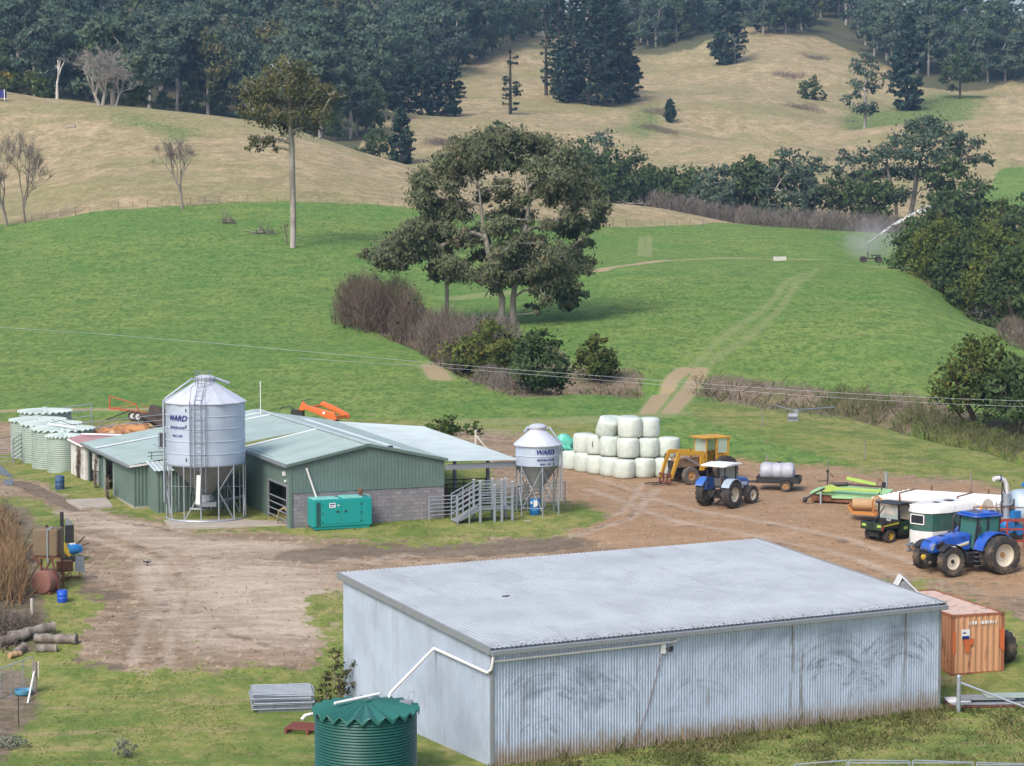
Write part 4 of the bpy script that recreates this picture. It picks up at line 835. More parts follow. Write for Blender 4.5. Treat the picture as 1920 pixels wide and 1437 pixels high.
# ---------------------------------------------------------------- the big galvanised shed
SN = Vector((-.71, 80.4, 0)); SU = Vector((17.61, 9.2, 0)); sl = SU.length; sang = math.atan2(SU.y, SU.x)
W_ = Vector((-6.05, 10.7, 0)); W_.rotate(Matrix.Rotation(-sang, 3, 'Z'))             # the side wall in the shed's own axes
HF, HB = 4.22, 5.12
def build_shed():
    o = thing('machinery_shed', 'large galvanised corrugated shed with a sloping roof and scuffed front wall', 'shed', SN, sang)
    w = (W_.x, W_.y); f = (sl+W_.x, W_.y)
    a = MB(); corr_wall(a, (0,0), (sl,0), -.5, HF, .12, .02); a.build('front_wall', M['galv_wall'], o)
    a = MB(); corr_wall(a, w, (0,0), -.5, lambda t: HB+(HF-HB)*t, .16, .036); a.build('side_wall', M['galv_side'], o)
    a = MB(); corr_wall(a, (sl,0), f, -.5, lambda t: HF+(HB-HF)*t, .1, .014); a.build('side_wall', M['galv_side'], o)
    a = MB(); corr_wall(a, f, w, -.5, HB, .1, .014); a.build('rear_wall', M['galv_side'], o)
    s = (HB-HF)/W_.y; E = .18; X = W_.x/W_.y
    P = lambda x, y, dz=0: Vector((x+X*y, y, HF+.05+s*y+dz))
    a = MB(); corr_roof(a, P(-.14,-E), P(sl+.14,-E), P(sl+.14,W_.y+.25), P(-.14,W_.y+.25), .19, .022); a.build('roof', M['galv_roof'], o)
    a = MB(); a.bb(-.16, sl+.16, -.36, -.19, HF-.20, HF-.02); a.build('gutter', M['galv_dull'], o, bevel=.02)
    for x, nm in ((-.16, 'barge'), (sl+.16, 'barge')):
        a = MB(); p = P(x, -.18, -.09); q = P(x, W_.y+.25, -.09); a.bar(p, q, .05, .26); a.build('barge_flashing', M['galv_dull'], o)
    a = MB(); a.bb(-.05, .07, -.05, .07, -.5, HF-.1); a.bb(sl-.07, sl+.05, -.05, .07, -.5, HF-.1); a.build('corner_flashing', M['galv_dull'], o)
    # downpipe along the eave, round the corner and across to the green tank
    loc = lambda v: Matrix.Rotation(-sang, 3, 'Z') @ (Vector(v)-SN)
    g = lambda t, dz: Vector((W_.x*t-.11, W_.y*t, dz))
    a = MB(); a.tube([(7.6,-.26,HF-.22),(7.6,-.15,HF-.36),(7.45,-.12,HF-.40),(.0,-.12,HF-.44)], .05, 8)
    a.tube([(-.06,-.24,HF-.2),(-.10,-.16,HF-.7),(-.14,.05,HF-.86),(-.14,.3,HF-.86),g(.34,HF-.70),g(.345,HF-.70),loc((-4.35,80.9,2.52)),loc((-4.42,80.75,2.35))], .055, 8); a.build('downpipe', M['white_pvc'], o, smooth=60)
    a = MB(); a.box((7.05,-.10,HF-.62), (.16,.10,.34)); a.mat(1).tube([(7.0,-.10,HF-.8),(6.9,-.06,3.0),(6.45,-.05,1.5),(6.1,-.08,.7),(5.6,-.3,.05)], .012, 5)
    a.mat(2).box((7.28,-.25,HF-.62), (.26,.08,.18), Matrix.Rotation(.6, 3, 'Z')); a.tube([(7.1,-.13,HF-.62),(7.25,-.22,HF-.62)], .02, 5); a.build('floodlight', [M['white'], M['red_rust'], M['black']], o)
    a = MB()                                                            # row of roof screws along the eave
    for i in range(44):
        p = P(.3+i*.45, .02, .03); a.box(p, (.035,.035,.02))
    a.build('roof_screws', M['black'], o)
    a = MB(); a.box(P(4.2, 6.6, .03), (.30,.10,.03)); a.build('roof_patch', M['black'], o)
build_shed()
# ---------------------------------------------------------------- tanks
def tank(name, label, loc, r, h, mats, seg=16, za=1.0, cone=.35, group=None, ribs=18, tabs=28, rot=0):
    o = thing(name, label, 'water tank', loc, rot, group); prof = []
    for i in range(ribs*4+1): prof.append((r+.022*math.cos(i*PI/2), -.4+(h+.4)*i/(ribs*4)))
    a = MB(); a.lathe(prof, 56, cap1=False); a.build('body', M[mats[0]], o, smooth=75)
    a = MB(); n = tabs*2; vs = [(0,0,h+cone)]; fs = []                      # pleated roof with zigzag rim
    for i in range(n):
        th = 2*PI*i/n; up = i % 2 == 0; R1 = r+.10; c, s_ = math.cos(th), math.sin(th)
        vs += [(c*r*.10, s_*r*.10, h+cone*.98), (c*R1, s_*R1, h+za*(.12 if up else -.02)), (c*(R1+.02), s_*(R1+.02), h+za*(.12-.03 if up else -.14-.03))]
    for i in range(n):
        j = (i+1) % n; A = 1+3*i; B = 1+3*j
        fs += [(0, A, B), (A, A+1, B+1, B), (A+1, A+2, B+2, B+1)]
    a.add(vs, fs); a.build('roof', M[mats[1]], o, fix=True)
    a = MB(); a.lathe([(r*.11, h+cone*.93), (r*.11, h+cone+.05), (.02, h+cone+.07)], 16, cap0=False); a.build('roof_cap', M[mats[1]], o, smooth=50)
    return o
tg = drop(px(687, 1450, 79.5).x, 79.5); tgz = 0.0
T0 = tank('water_tank', 'dark green corrugated water tank with a pleated roof beside the big shed', (tg.x, 79.3, 0), 1.78, 2.28, ('green_tank', 'green_tank_roof'), ribs=26, tabs=22, cone=.30)
a = MB(); a.tube([(-1.05,-.55,2.62),(.45,.55,2.72)], .055, 8); a.build('loose_pipe', M['white_pvc'], T0, smooth=60)
a = MB(); a.tube([(-1.7,.55,2.05),(-2.15,.15,2.02),(-2.25,.05,1.90)], .07, 8); a.build('overflow_pipe', M['white_pvc'], T0, smooth=60)
a = MB(); a.box((1.38,.55,2.42), (.42,.42,.08)); a.bar((1.45,.7,2.4),(1.5,.75,2.75),.03); a.bar((1.62,.62,2.4),(1.7,.68,2.75),.03); a.bar((1.5,.75,2.75),(1.7,.68,2.75),.03); a.build('inlet_strainer', M['galv_dull'], T0)
pt = [(78,853,53,146.5,3.05),(103,872,50,140.6,3.02),(143,880,46,137.8,2.95)]
TL = [('pale green water tank farthest left in the row beside the dairy', 72, 152, 1.80, 2.32), ('pale green water tank at the very back of the row', 86, 155.8, 1.75, 2.25), ('pale green water tank second from the left in the front row', 97, 149.3, 1.90, 2.32), ('pale green water tank behind the white standing pipe', 118, 146.0, 1.95, 2.3), ('small pale green water tank next to the white vine covered room', 120, 142.9, 1.03, 2.2)]
TK = []
for i, (lb, x, Y, r, h) in enumerate(TL):
    v = px(x, 850, Y); TK.append(tank('water_tank', lb, (v.x, Y, float(zt(v.x, Y))-.05), r, h, ('pale_tank', 'pale_tank_roof'), za=.55, group='pale green water tanks in a row', cone=.22, tabs=26, ribs=20, rot=i*.6))
t3 = TK[3]; a = MB(); a.tube([(-1.85,-.75,0),(-1.85,-.75,2.50),(-.2,.9,2.62)], .06, 8); a.tube([(-1.85,-.75,2.30),(.4,-.75,2.36)], .06, 8); a.build('standpipe', M['white_pvc'], t3, smooth=60)
a = MB(); a.box((.55,-.7,2.44), (.55,.4,.06)); a.tube([(.6,-.6,2.46),(1.2,.1,2.7),(2.1,.6,2.5)], .02, 5); a.build('roof_hatch', M['black'], t3)
t4 = TK[4]; a = MB(); a.tube([(-1.15,-.3,2.1),(-.35,-1.12,1.9),(.9,-1.15,1.96)], .06, 8); a.build('gutter_pipe', M['white_pvc'], t4, smooth=60)
# ---------------------------------------------------------------- feed silos
def silo(name, label, loc, r, z_rim, z_eave, z_top, z_hop, legs, rot, text, txt_ang, nring, ladder=None, txt_h=.5, feet=False, fill_ang=None, hop_off=(0, 0), r_top=.4, small2=(.16, .16)):
    o = thing(name, label, 'silo', loc, rot)
    prof = [(r, z_rim)]; dz = (z_eave-z_rim)/nring
    for i in range(nring):
        z = z_rim+dz*i; prof += [(r, z+.03), (r, z+dz-.06), (r+.028, z+dz-.04), (r+.028, z+dz-.015), (r, z+dz)]
    a = MB(); a.lathe(prof, 72, cap0=False, cap1=False); a.build('body', M['silo_body'], o, smooth=50)
    a = MB(); a.lathe([(r+.13, z_eave-.05), (r+.13, z_eave), (r_top*1.05, z_top-.16), (r_top*1.05, z_top-.02)], 12 if ladder else 18, cap0=False, cap1=True); a.build('roof', M['silo_roof'], o)
    a = MB(); a.lathe([(r_top*1.2, z_top-.04), (r_top*1.2, z_top+.06), (r_top*.7, z_top+.16), (.03, z_top+.18)], 24); a.build('lid', M['silo_roof'], o, smooth=40)
    a = MB(); a.lathe([(r-.01, z_rim+.02), (.28, z_hop), (.28, z_hop-.1)], 48, cap0=False); a.build('hopper', M['silo_cone'], o, smooth=40)
    if ladder:
        a = MB(); a.lathe([(r+.03, z_rim-.02), (r+.03, z_rim+.05)], 60, cap0=False, cap1=False); a.build('ring_beam', M['galv'], o, smooth=40); a = MB(); a.lathe([(r+.02, .0), (r+.06, .04), (r+.02, .10)], 60, cap0=False, cap1=False); a.build('base_ring', M['galv'], o, smooth=40)
    for k in range(legs):
        th = 2*PI*(k+.5)/legs; c, s_ = math.cos(th), math.sin(th); a = MB()
        a.bar((c*r, s_*r, -.05), (c*r, s_*r, z_rim+.05), .075, .055)
        a.build('leg', M['galv'], o)
    for k in range(legs):
        th = 2*PI*(k+.5)/legs; t2 = 2*PI*(k+1.5)/legs; p = Vector((math.cos(th)*r, math.sin(th)*r, 0)); q = Vector((math.cos(t2)*r, math.sin(t2)*r, 0)); m = z_rim*.55; Z = lambda v, z: v+Vector((0,0,z)); bars = []
        if feet:
            if k % 2: bars.append((Z(p,.5), Z(q,.5), .04))
            bars += [(Z(p,.35), Z(q*.97,z_rim-.1), .035), (Z(q,.35), Z(p*.97,z_rim-.1), .035)]
        elif k % 4 == 1: bars += [(Z(p,.05), Z(q,m), .05), (Z(q,m), Z(q*.3,m), .03)]
        elif k % 4 == 3: bars += [(Z(q,.05), Z(p,m), .05), (Z(p,m), Z(q,z_rim-.1), .05)]
        for br in bars: a = MB(); a.bar(*br); a.build('brace', M['galv'], o)
    def on(th0, R_): return lambda x, z: (math.cos(th0+x/R_)*R_, math.sin(th0+x/R_)*R_, z)
    for (s, size, z, sh) in text:
        f = on(txt_ang-rot, r+.034); lettering(s, size, lambda x, y, z=z, f=f: f(x, z+y), M['text_blue'], o, sh)
    if fill_ang is not None:
        th = fill_ang-rot; P = lambda R_, z: (math.cos(th)*R_, math.sin(th)*R_, z)
        a = MB(); a.tube([P(r+.12, .9), P(r+.12, z_eave+.05), P(r-.05, z_eave+.22), P(r_top+.25, z_top-.02), P(r_top+.05, z_top-.1)], .055, 8); a.build('fill_pipe', M['galv'], o, smooth=60)
        th2 = th+PI*.96; Q = lambda R_, z: (math.cos(th2)*R_, math.sin(th2)*R_, z)
        a = MB(); a.tube([Q(r_top*.9, z_top-.12), Q(r_top+.15, z_top-.03), Q(r*.62, z_top-.30)], .085, 8); a.build('vent_pipe', M['galv'], o, smooth=60)
    a = MB()
    for z in (z_eave-.35, z_eave-.9*dz*2, z_rim+.35): a.box(on(txt_ang-rot+.42 if not ladder else txt_ang-rot+.28, r+.02)(0, z), (.05,.05,.16))
    a.build('sight_ports', M['black'], o)
    if ladder:
        th = ladder-rot; u = Vector((-math.sin(th), math.cos(th), 0)); n = Vector((math.cos(th), math.sin(th), 0)); z1 = z_top+.42
        a = MB()
        for sgn in (-1, 1): a.tube([n*(r+.10)+u*sgn*.18+Vector((0,0,1.5)), n*(r+.10)+u*sgn*.18+Vector((0,0,z_eave))], .022, 5); a.tube([n*(r+.10)+u*sgn*.18+Vector((0,0,z_eave)), n*(r_top+.3)+u*sgn*.18+Vector((0,0,z_top))], .022, 5)
        for i in range(int((z_eave-1.5)/.3)): z = 1.6+i*.3; a.bar(n*(r+.10)+u*.18+Vector((0,0,z)), n*(r+.10)-u*.18+Vector((0,0,z)), .025)
        for i in range(6): q = (n*(r+.10)+Vector((0,0,z_eave))).lerp(n*(r_top+.3)+Vector((0,0,z_top)), i/6); a.bar(q+u*.18, q-u*.18, .025)
        a.build('ladder', M['cage'], o)
        a = MB()                                                       # safety cage
        for sgn in (-1, 1):
            a.bar(n*(r+.08)+u*sgn*.40+Vector((0,0,1.6)), n*(r+.08)+u*sgn*.40+Vector((0,0,z_eave)), .09, .03)
            a.bar(n*(r+.55)+u*sgn*.34+Vector((0,0,3.0)), n*(r+.55)+u*sgn*.34+Vector((0,0,z_eave+.2)), .03)
            a.tube([n*(r+.2)+u*sgn*.40+Vector((0,0,z_eave-.1)), n*(r*.9)+u*sgn*.38+Vector((0,0,z_eave+.85)), n*(r*.75)+u*sgn*.30+Vector((0,0,z_eave+.95))], .02, 5)
        a.bar(n*(r+.72)+Vector((0,0,3.0)), n*(r+.72)+Vector((0,0,z_eave)), .025)
        for z in np.arange(3.0, z_eave, .62): a.tube([n*(r+.1)+u*.40+Vector((0,0,z)), n*(r+.55)+u*.36+Vector((0,0,z)), n*(r+.75)+Vector((0,0,z)), n*(r+.55)-u*.36+Vector((0,0,z)), n*(r+.1)-u*.40+Vector((0,0,z))], .014, 4)
        for k in range(9):
            al = -PI*.75+k*PI*1.5/8; q = n*(r_top+.1)+n*math.cos(al)*.42+u*math.sin(al)*.42
            a.bar(q+Vector((0,0,z_top-.35)), q+Vector((0,0,z1)), .022)
        for z in (z_top+.05, z1): a.tube([n*(r_top+.1)+n*math.cos(-PI*.75+k*PI*1.5/10)*.42+u*math.sin(-PI*.75+k*PI*1.5/10)*.42+Vector((0,0,z)) for k in range(11)], .016, 4)
        a.build('ladder_cage', M['cage'], o)
        a = MB(); a.prism([(-.13,1.0),(.10,1.0),(.17,2.55),(-.05,2.55)], r+.16, r+.24, 'yz'); 
        a.v = [tuple(n*p[0]+u*p[1]+Vector((0,0,p[2]))) for p in a.v]; a.build('climb_guard', M['white'], o)
        a = MB(); a.tube([(.0,0,z_hop), (.05,.0,z_hop-.35)], [.34,.42], 12); a.box((.1,-.1,z_hop-.5), (1.0,.8,.25)); a.tube([(0,0,z_hop-.55),(1.9,1.6,z_hop-.3)], .09, 8); a.tube([(0,0,.42),(-.9,.1,.42)], .08, 8); a.build('boot', M['galv_dull'], o)
    return o
sb = drop(px(387, 972, 122.7).x, 122.7); sb.z = 3.1
silo('feed_silo', 'tall galvanised feed silo on many legs with a caged ladder', sb, 2.12, 2.97, 6.30, 7.52, 1.25, 14, 0, [('WARD', .43, 5.38, .22), ('MOORLAND', .19, 4.95, .2), ('4555 1189', .17, 4.52, .2)], R(-90-37), 5, ladder=R(-93), fill_ang=R(-90-74), r_top=.46)
ss = px(1008, 967, 123.6); ss.z = 3.1
silo('feed_silo', 'small galvanised hopper silo beside the open awning over a blue drum', ss, 1.19, 2.76, 3.88, 4.80, 1.5, 6, R(12), [('WARD', .36, 3.42, .25), ('MOORLAND', .165, 3.06, .15), ('4555 1189', .15, 2.84, .0)], R(-90+20), 2, txt_h=.4, feet=True, fill_ang=R(-90+80), r_top=.40)
def pad(name, pts, z, h, mat='concrete', kind='structure'):
    a = MB(); a.prism(pts, z-.5, z+h, 'xy'); o = a.build(name, M[mat], bevel=.03); return tag(o, kind=kind)
def ppts(ps, zz): 
    out = []
    for x, y in ps:
        d = ray(x, y); t = (zz-CAMZ)/d[2]; out.append((d[0]*t, d[1]*t))
    return out
pad('concrete_pad', ppts([(302,972),(322,990),(345,989),(540,984),(560,975),(470,955),(320,955)], 3.1), 3.08, .03)
pad('concrete_pad', ppts([(952,968),(985,978),(1062,970),(1040,958),(985,956)], 3.1), 3.08, .03)
pad('concrete_apron', ppts([(124,938),(152,953),(212,950),(200,934)], 3.3), 3.1, .24)
# ---------------------------------------------------------------- the dairy
DA = Vector((-11.6, 119, 3.1)); dang = R(22)
DE1 = Vector((math.cos(dang), math.sin(dang), 0)); DE2 = Vector((-math.sin(dang), math.cos(dang), 0))
def dw(p, q, h=0): return DA+DE1*p+DE2*q+Vector((0,0,h))
def block_mat():
    t = NT('grey_blockwork'); O = t.obj()
    b = t.n('TexBrick', {'Vector': t.n('Mapping', {'Vector': O, 'Rotation': (R(90),0,0)}).outputs[0], 'Scale': 1.0, 'Brick Width': .4, 'Row Height': .2, 'Mortar Size': .012, 'Color1': (.175,.17,.19,1), 'Color2': (.245,.235,.25,1), 'Mortar': (.13,.12,.125,1)})
    n = t.noise(3, t.scale(O, (1,1,2.5)), 5, .7); c = t.mix(t.math('MULTIPLY', t.step(n, .5, .7), .6), b.outputs[0], (.13,.12,.125))
    return t.bsdf(c, .9, 0, b.outputs[1], -.3, .01)
M['block'] = block_mat()
def dairy():
    o = thing('dairy_building', 'long low dairy building in dull green steel with pale green roofs and a block base', 'building', DA, dang)
    H0, HR, H1 = 3.25, 4.15, 3.22                                      # left eave, ridge, right eave
    rl = lambda p: 2.53+(HR-2.53)*(p+6.4)/10.7                           # height of the long left roof slope
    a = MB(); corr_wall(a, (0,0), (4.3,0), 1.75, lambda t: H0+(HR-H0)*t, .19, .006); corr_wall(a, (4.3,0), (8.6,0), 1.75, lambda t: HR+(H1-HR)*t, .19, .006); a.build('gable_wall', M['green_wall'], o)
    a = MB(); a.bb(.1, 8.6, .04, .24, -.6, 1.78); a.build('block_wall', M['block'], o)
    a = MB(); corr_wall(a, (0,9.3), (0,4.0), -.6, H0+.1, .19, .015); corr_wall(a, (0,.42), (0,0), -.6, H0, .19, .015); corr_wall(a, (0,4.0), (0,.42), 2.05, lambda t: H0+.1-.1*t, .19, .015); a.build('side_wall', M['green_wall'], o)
    a = MB(); a.bb(.9, 1.0, .3, 5, -.3, 2.4); a.build('dark_passage', M['dark_void'], o)
    f = MB(); f.bar((-.03,.40,-.2), (-.03,.40,2.1), .09); f.bar((-.03,4.02,-.2), (-.03,4.02,2.1), .09); f.bar((-.03,.4,2.08), (-.03,4.0,2.08), .09); fo = f.build('doorway_frame', M['galv_dull'], o)
    a = MB()
    for z in (.25,.6,.95,1.3): a.tube([(-.02,.45,z), (-.02,3.98,z)], .035, 6)
    a.build('gate_rail', M['galv_dull'], fo)
    a = MB(); a.bb(-.03, .10, -.03, .10, -.3, H0); a.build('corner_flashing', M['green_wall'], o)
    # lit left wing
    cx, cq, dq = -6.2, 9.3, 21.6
    a = MB(); hz = lambda q: rl(cx)
    def seg(q0, q1, z0, z1): corr_wall(a, (cx,q1), (cx,q0), z0, z1, .19, .015)
    seg(9.3, 14.2, .25, 2.5); seg(14.2, 16.6, 2.15, 2.5); seg(16.6, 18.4, .25, 2.5); seg(18.4, 21.0, 2.1, 2.5); seg(21.0, 21.6, -.3, 2.5); a.build('wing_wall', M['green_wall'], o)
    a = MB(); a.bb(cx-.05, cx+.1, 9.3, 14.2, -.6, .27); a.bb(cx-.05, cx+.1, 16.6, 18.4, -.6, .27); a.build('concrete_plinth', M['concrete'], o)
    a = MB(); a.bb(cx+1.5, cx+1.6, 13.5, 21.6, -.3, 2.4); a.build('dark_passage', M['dark_void'], o)
    a = MB(); a.bb(cx+.7, cx+.95, 14.6, 15.3, .1, 1.5); a.build('inner_door', M['galv_dull'], o)
    a = MB(); a.bar((cx-.04,16.55,-.2), (cx-.04,16.55,2.2), .11); a.build('door_post', M['green_roof'], o); a = MB(); a.bar((cx-.04,14.2,-.2), (cx-.04,14.2,2.2), .06); a.build('door_post', M['green_roof'], o)
    a = MB(); a.bb(cx+.15, cx+.5, 20.2, 20.95, 1.0, 2.05); a.mat(1).bb(cx+.2, cx+.6, 18.5, 20.95, .05, .95); a.mat(2).bb(cx-.02, cx+.1, 20.96, 21.05, -.3, 2.1); a.build('switchboard', [M['white'], M['galv_dull'], M['black']], o)
    a = MB(); corr_wall(a, (cx,9.3), (cx+2.6,9.3), -.3, lambda t: rl(cx+2.6*t)-.05, .19, .02); a.build('recess_wall', M['green_wall'], o)
    a = MB(); a.bb(cx-.02, cx+2.6, 9.22, 9.36, -.6, .22); a.build('concrete_plinth', M['concrete'], o)
    # roofs
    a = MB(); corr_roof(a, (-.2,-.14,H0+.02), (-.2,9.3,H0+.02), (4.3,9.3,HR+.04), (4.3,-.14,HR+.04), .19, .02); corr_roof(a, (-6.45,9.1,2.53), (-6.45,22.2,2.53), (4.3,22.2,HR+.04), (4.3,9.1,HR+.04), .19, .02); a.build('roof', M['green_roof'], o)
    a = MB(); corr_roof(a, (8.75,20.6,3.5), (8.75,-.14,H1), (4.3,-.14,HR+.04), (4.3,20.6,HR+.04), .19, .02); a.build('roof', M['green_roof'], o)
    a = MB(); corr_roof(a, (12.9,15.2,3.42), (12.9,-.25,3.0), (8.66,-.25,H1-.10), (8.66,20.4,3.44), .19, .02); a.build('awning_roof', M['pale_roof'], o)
    a = MB()
    for q, p0 in ((8.6,-.15),(18.0,-6.4)):
        P = lambda p: Vector((p, q, (H0+(HR-H0)*(p+.2)/4.5 if p0 > -1 else rl(p)+.0)+.065))
        A_, B_ = P(p0), P(4.15); a.slab(A_, A_+Vector((0,.42,0)), B_+Vector((0,.42,0)), B_, .012)
    a.slab((4.35,20.2,HR+.05),(4.35,19.8,HR+.05),(-.2,19.8,rl(-.2)+.075),(-.2,20.2,rl(-.2)+.075),.012); a.build('skylight_strip', M['translucent'], o)
    a = MB(); a.bar((4.3,-.16,HR+.08), (4.3,21.5,HR+.08), .34, .03); a.build('ridge_cap', M['pale_roof'], o)
    a = MB(); a.slab((6.0,1.0,3.86),(6.5,1.0,3.78),(6.5,18,3.86),(6.0,18,3.94),.012); a.build('skylight_strip', M['translucent'], o)
    a = MB(); a.bar((-.22,-.16,H0-.03),(4.3,-.16,HR-.01),.04,.15); a.bar((4.3,-.16,HR-.01),(8.75,-.16,H1-.04),.04,.15); a.build('barge_flashing', M['green_wall'], o)
    a = MB(); a.bar((-.25,-.1,H0-.06),(-.25,9.2,H0-.06),.10,.12); a.bar((-6.5,9.1,2.47),(-6.5,22.2,2.47),.10,.12); a.build('gutter', M['galv_dull'], o)
    a = MB(); a.bar((-6.45,9.07,2.47),(-5.2,9.07,2.60),.07,.10); a.build('gutter_end', M['white_pvc'], o)
    # lean-to in front of the wing
    a = MB(); corr_wall(a, (-5.35,7.3), (-1.0,7.3), -.5, 2.35, .19, .02); corr_wall(a, (-5.35,9.3), (-5.35,7.3), -.5, lambda t: 2.62-.27*t, .19, .02); corr_wall(a, (-1.0,7.3), (-1.0,9.3), -.5, lambda t: 2.35+.3*t, .19, .02); a.build('lean_to_wall', M['green_wall'], o)
    a = MB(); corr_roof(a, (-5.5,7.1,2.38), (-.9,7.1,2.38), (-.9,9.35,2.72), (-5.5,9.35,2.72), .25, .03); a.build('lean_to_roof', M['pale_roof'], o)
    # cooling unit and rail standing on the roof
    a = MB(); a.bb(-4.3, -.6, 10.9, 11.0, 3.28, 4.05); f = a.build('rooftop_cooler', M['screen'], o)
    a = MB(); a.bar((-4.35,10.88,4.08),(-.6,10.88,4.08),.06); a.bar((-4.35,10.88,3.22),(-.6,10.88,3.22),.06); a.bar((-4.35,10.88,3.2),(-4.35,10.88,4.1),.08); a.bar((-4.35,10.9,3.3),(-4.35,12.4,3.3),.05); a.build('cooler_frame', M['galv'], f)
    a = MB()
    for z in (2.95,3.15): a.tube([(-5.3,9.55,z),(-.8,9.55,z+.16)], .03, 6)
    for p in (-5.1,-3.9,-2.6): a.bar((p,9.55,2.6),(p,9.55,3.2),.05)
    a.build('roof_rail', M['green_wall'], o)
    # open awning: beam, posts
    a = MB(); a.bb(8.65, 12.8, -.10, .04, 2.62, 2.90); a.build('awning_beam', M['galv_dull'], o)
    for p, q in ((12.75,4.2),(12.75,9.5),(10.6,6.0),(12.75,14.8),(9.0,12)): a = MB(); a.bar((p,q,-.3),(p,q,3.1),.16); a.build('awning_post', M['galv_dull'], o)
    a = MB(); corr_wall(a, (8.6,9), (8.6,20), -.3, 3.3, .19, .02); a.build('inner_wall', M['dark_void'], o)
    # fixtures
    a = MB(); a.box((-.10,.75,2.72),(.14,.16,.20)); a.box((-.08,.62,2.35),(.1,.1,.12)); a.build('wall_light', M['white'], o)
    a = MB(); a.tube([(-6.28,17.3,2.1),(-6.5,17.2,2.15)],.04,6); a.box((-6.42,17.0,2.2),(.2,.16,.14)); a.box((-6.42,17.4,2.2),(.2,.16,.14)); a.build('wall_light', M['black'], o)
    a = MB(); a.tube([(3.8,19,HR-.1),(3.8,19,HR+2.0)],.025,5); a.build('aerial', M['white'], o)
    a = MB(); a.box((5.75,0.6,3.92),(.24,.2,.12)); a.build('roof_vent', M['black'], o)
    a = MB(); a.tube([(-.3,1.4,.0),(-.35,.9,.75),(-.15,.6,.95),(-.05,.5,.8)],.04,6); a.build('hose', M['hose'], o, smooth=60)
M['screen'] = (lambda t: t.bsdf(t.mix(t.step(t.noise(9, t.obj(), 4, .7), .4, .65), (.06,.055,.06), (.17,.15,.155)), .8))(NT('cooler_screen'))
M['hose'] = paint('yellow_hose', (.42,.36,.20), .6)
dairy()
def white_room():
    v = dw(-6.35, 21.7); o = thing('cool_room', 'white streaky cool room with curved pink roof and bare creeper beside the tanks', 'cool room', v, dang)
    t = NT('stained_white_panel'); O = t.obj(); n = t.noise(2.2, t.scale(O, (1,1,.35)), 6, .75, .8); n2 = t.noise(9, O, 4)
    M['stained'] = t.bsdf(t.mix(t.step(n, .50, .66), (.60,.59,.57), (.22,.165,.125)), .7, 0, n2, .1, .01)
    M['pink'] = rusty('faded_pink_roof', (.36,.20,.21), (.30,.12,.10), .2)
    a = MB(); a.bb(.0, 3.0, 0, 4.3, .0, 2.32); a.build('wall', M['stained'], o, bevel=.02)
    a = MB(); a.prism([(-.1,2.28),(-.1,2.42),(.7,2.62),(1.5,2.68),(2.3,2.66),(3.1,2.60),(3.1,2.28)], -.05, 4.4, 'xz'); a.build('roof', M['pink'], o)
    a = MB(); a.tube([(-.16,4.4,2.34),(-.16,-.02,2.34),(.0,-.1,2.36)],.06,8); a.build('gutter', M['white_pvc'], o, smooth=60)
    a = MB(); a.tube([(.4,2.9,2.8),(3.2,1.6,2.72)],.06,8); a.build('roof_pipe', M['white_pvc'], o, smooth=60)
white_room()
def creeper(name, label, p, h, seed, n=260):
    rng = np.random.default_rng(seed); o = thing(name, label, 'creeper', p, dang); P = []; D = []
    for i in range(n):
        z = h*rng.random()**1.2; y = rng.normal()*.28*(.4+.6*z/h)+.12*math.sin(z*3); P.append((-.03-.05*rng.random(), y, z)); D.append((-.05*rng.random(), rng.normal()*.22, .30*rng.random()+.05))
    twigs_obj('growth', np.array(P), np.array(D), .018, M['twig_brown'], o, rng)  # bare creeper stems only, without leaves
creeper('bare_creeper', 'leafless creeper climbing the white cool room wall', dw(-6.4, 23.2), 2.1, 5, 420)
creeper('bare_creeper', 'leafless creeper beside the dark doorway of the dairy wing', dw(-6.42, 18.0), 1.9, 6)
creeper('bare_creeper', 'dry twiggy shrub at the corner of the concrete apron', dw(-6.7, 13.4), 1.3, 7)
# ---------------------------------------------------------------- rails and yards
def rail_fence(name, label, pts, h, nr, post=2.2, r=.03, mat='galv', group=None, cat='fence', base=.25, rail='rail'):
    """pts: world points on the ground"""
    o = thing(name, label, cat, pts[0], 0, group); v = [Vector(p)-Vector(pts[0]) for p in pts]; k = 0
    for i in range(len(v)-1):
        L = (v[i+1]-v[i]).length; n = max(1, round(L/post))
        for j in range(n+(1 if i == len(v)-2 else 0)):
            q = v[i].lerp(v[i+1], j/n); a = MB(); a.tube([q-Vector((0,0,.3)), q+Vector((0,0,h+.03))], r*1.35, 7); a.build('post', M[mat], o)
    for z in np.linspace(base, h, nr):
        a = MB(); a.tube([q+Vector((0,0,z)) for q in v], r, 6); a.build(rail, M[mat], o)
    return o
def gp_(x, Y): v = px(x, 800, Y); return drop(v.x, Y)
rail_fence('cattle_yard_fence', 'weathered steel rail yard fence at the left edge behind the water tanks', [gp_(-60,147), gp_(24,147.5), gp_(98,158)], 1.65, 6, mat='galv_dull')
rail_fence('cattle_yard_fence', 'pale galvanised gate rails standing on the grass behind the tanks', [gp_(97,160), gp_(172,161.5)], 1.5, 4, mat='galv', post=2.9)
rail_fence('cattle_yard_fence', 'long low yard rails behind the brown cows', [gp_(118,154), gp_(330,157)], 1.35, 4, mat='galv_dull', post=3)
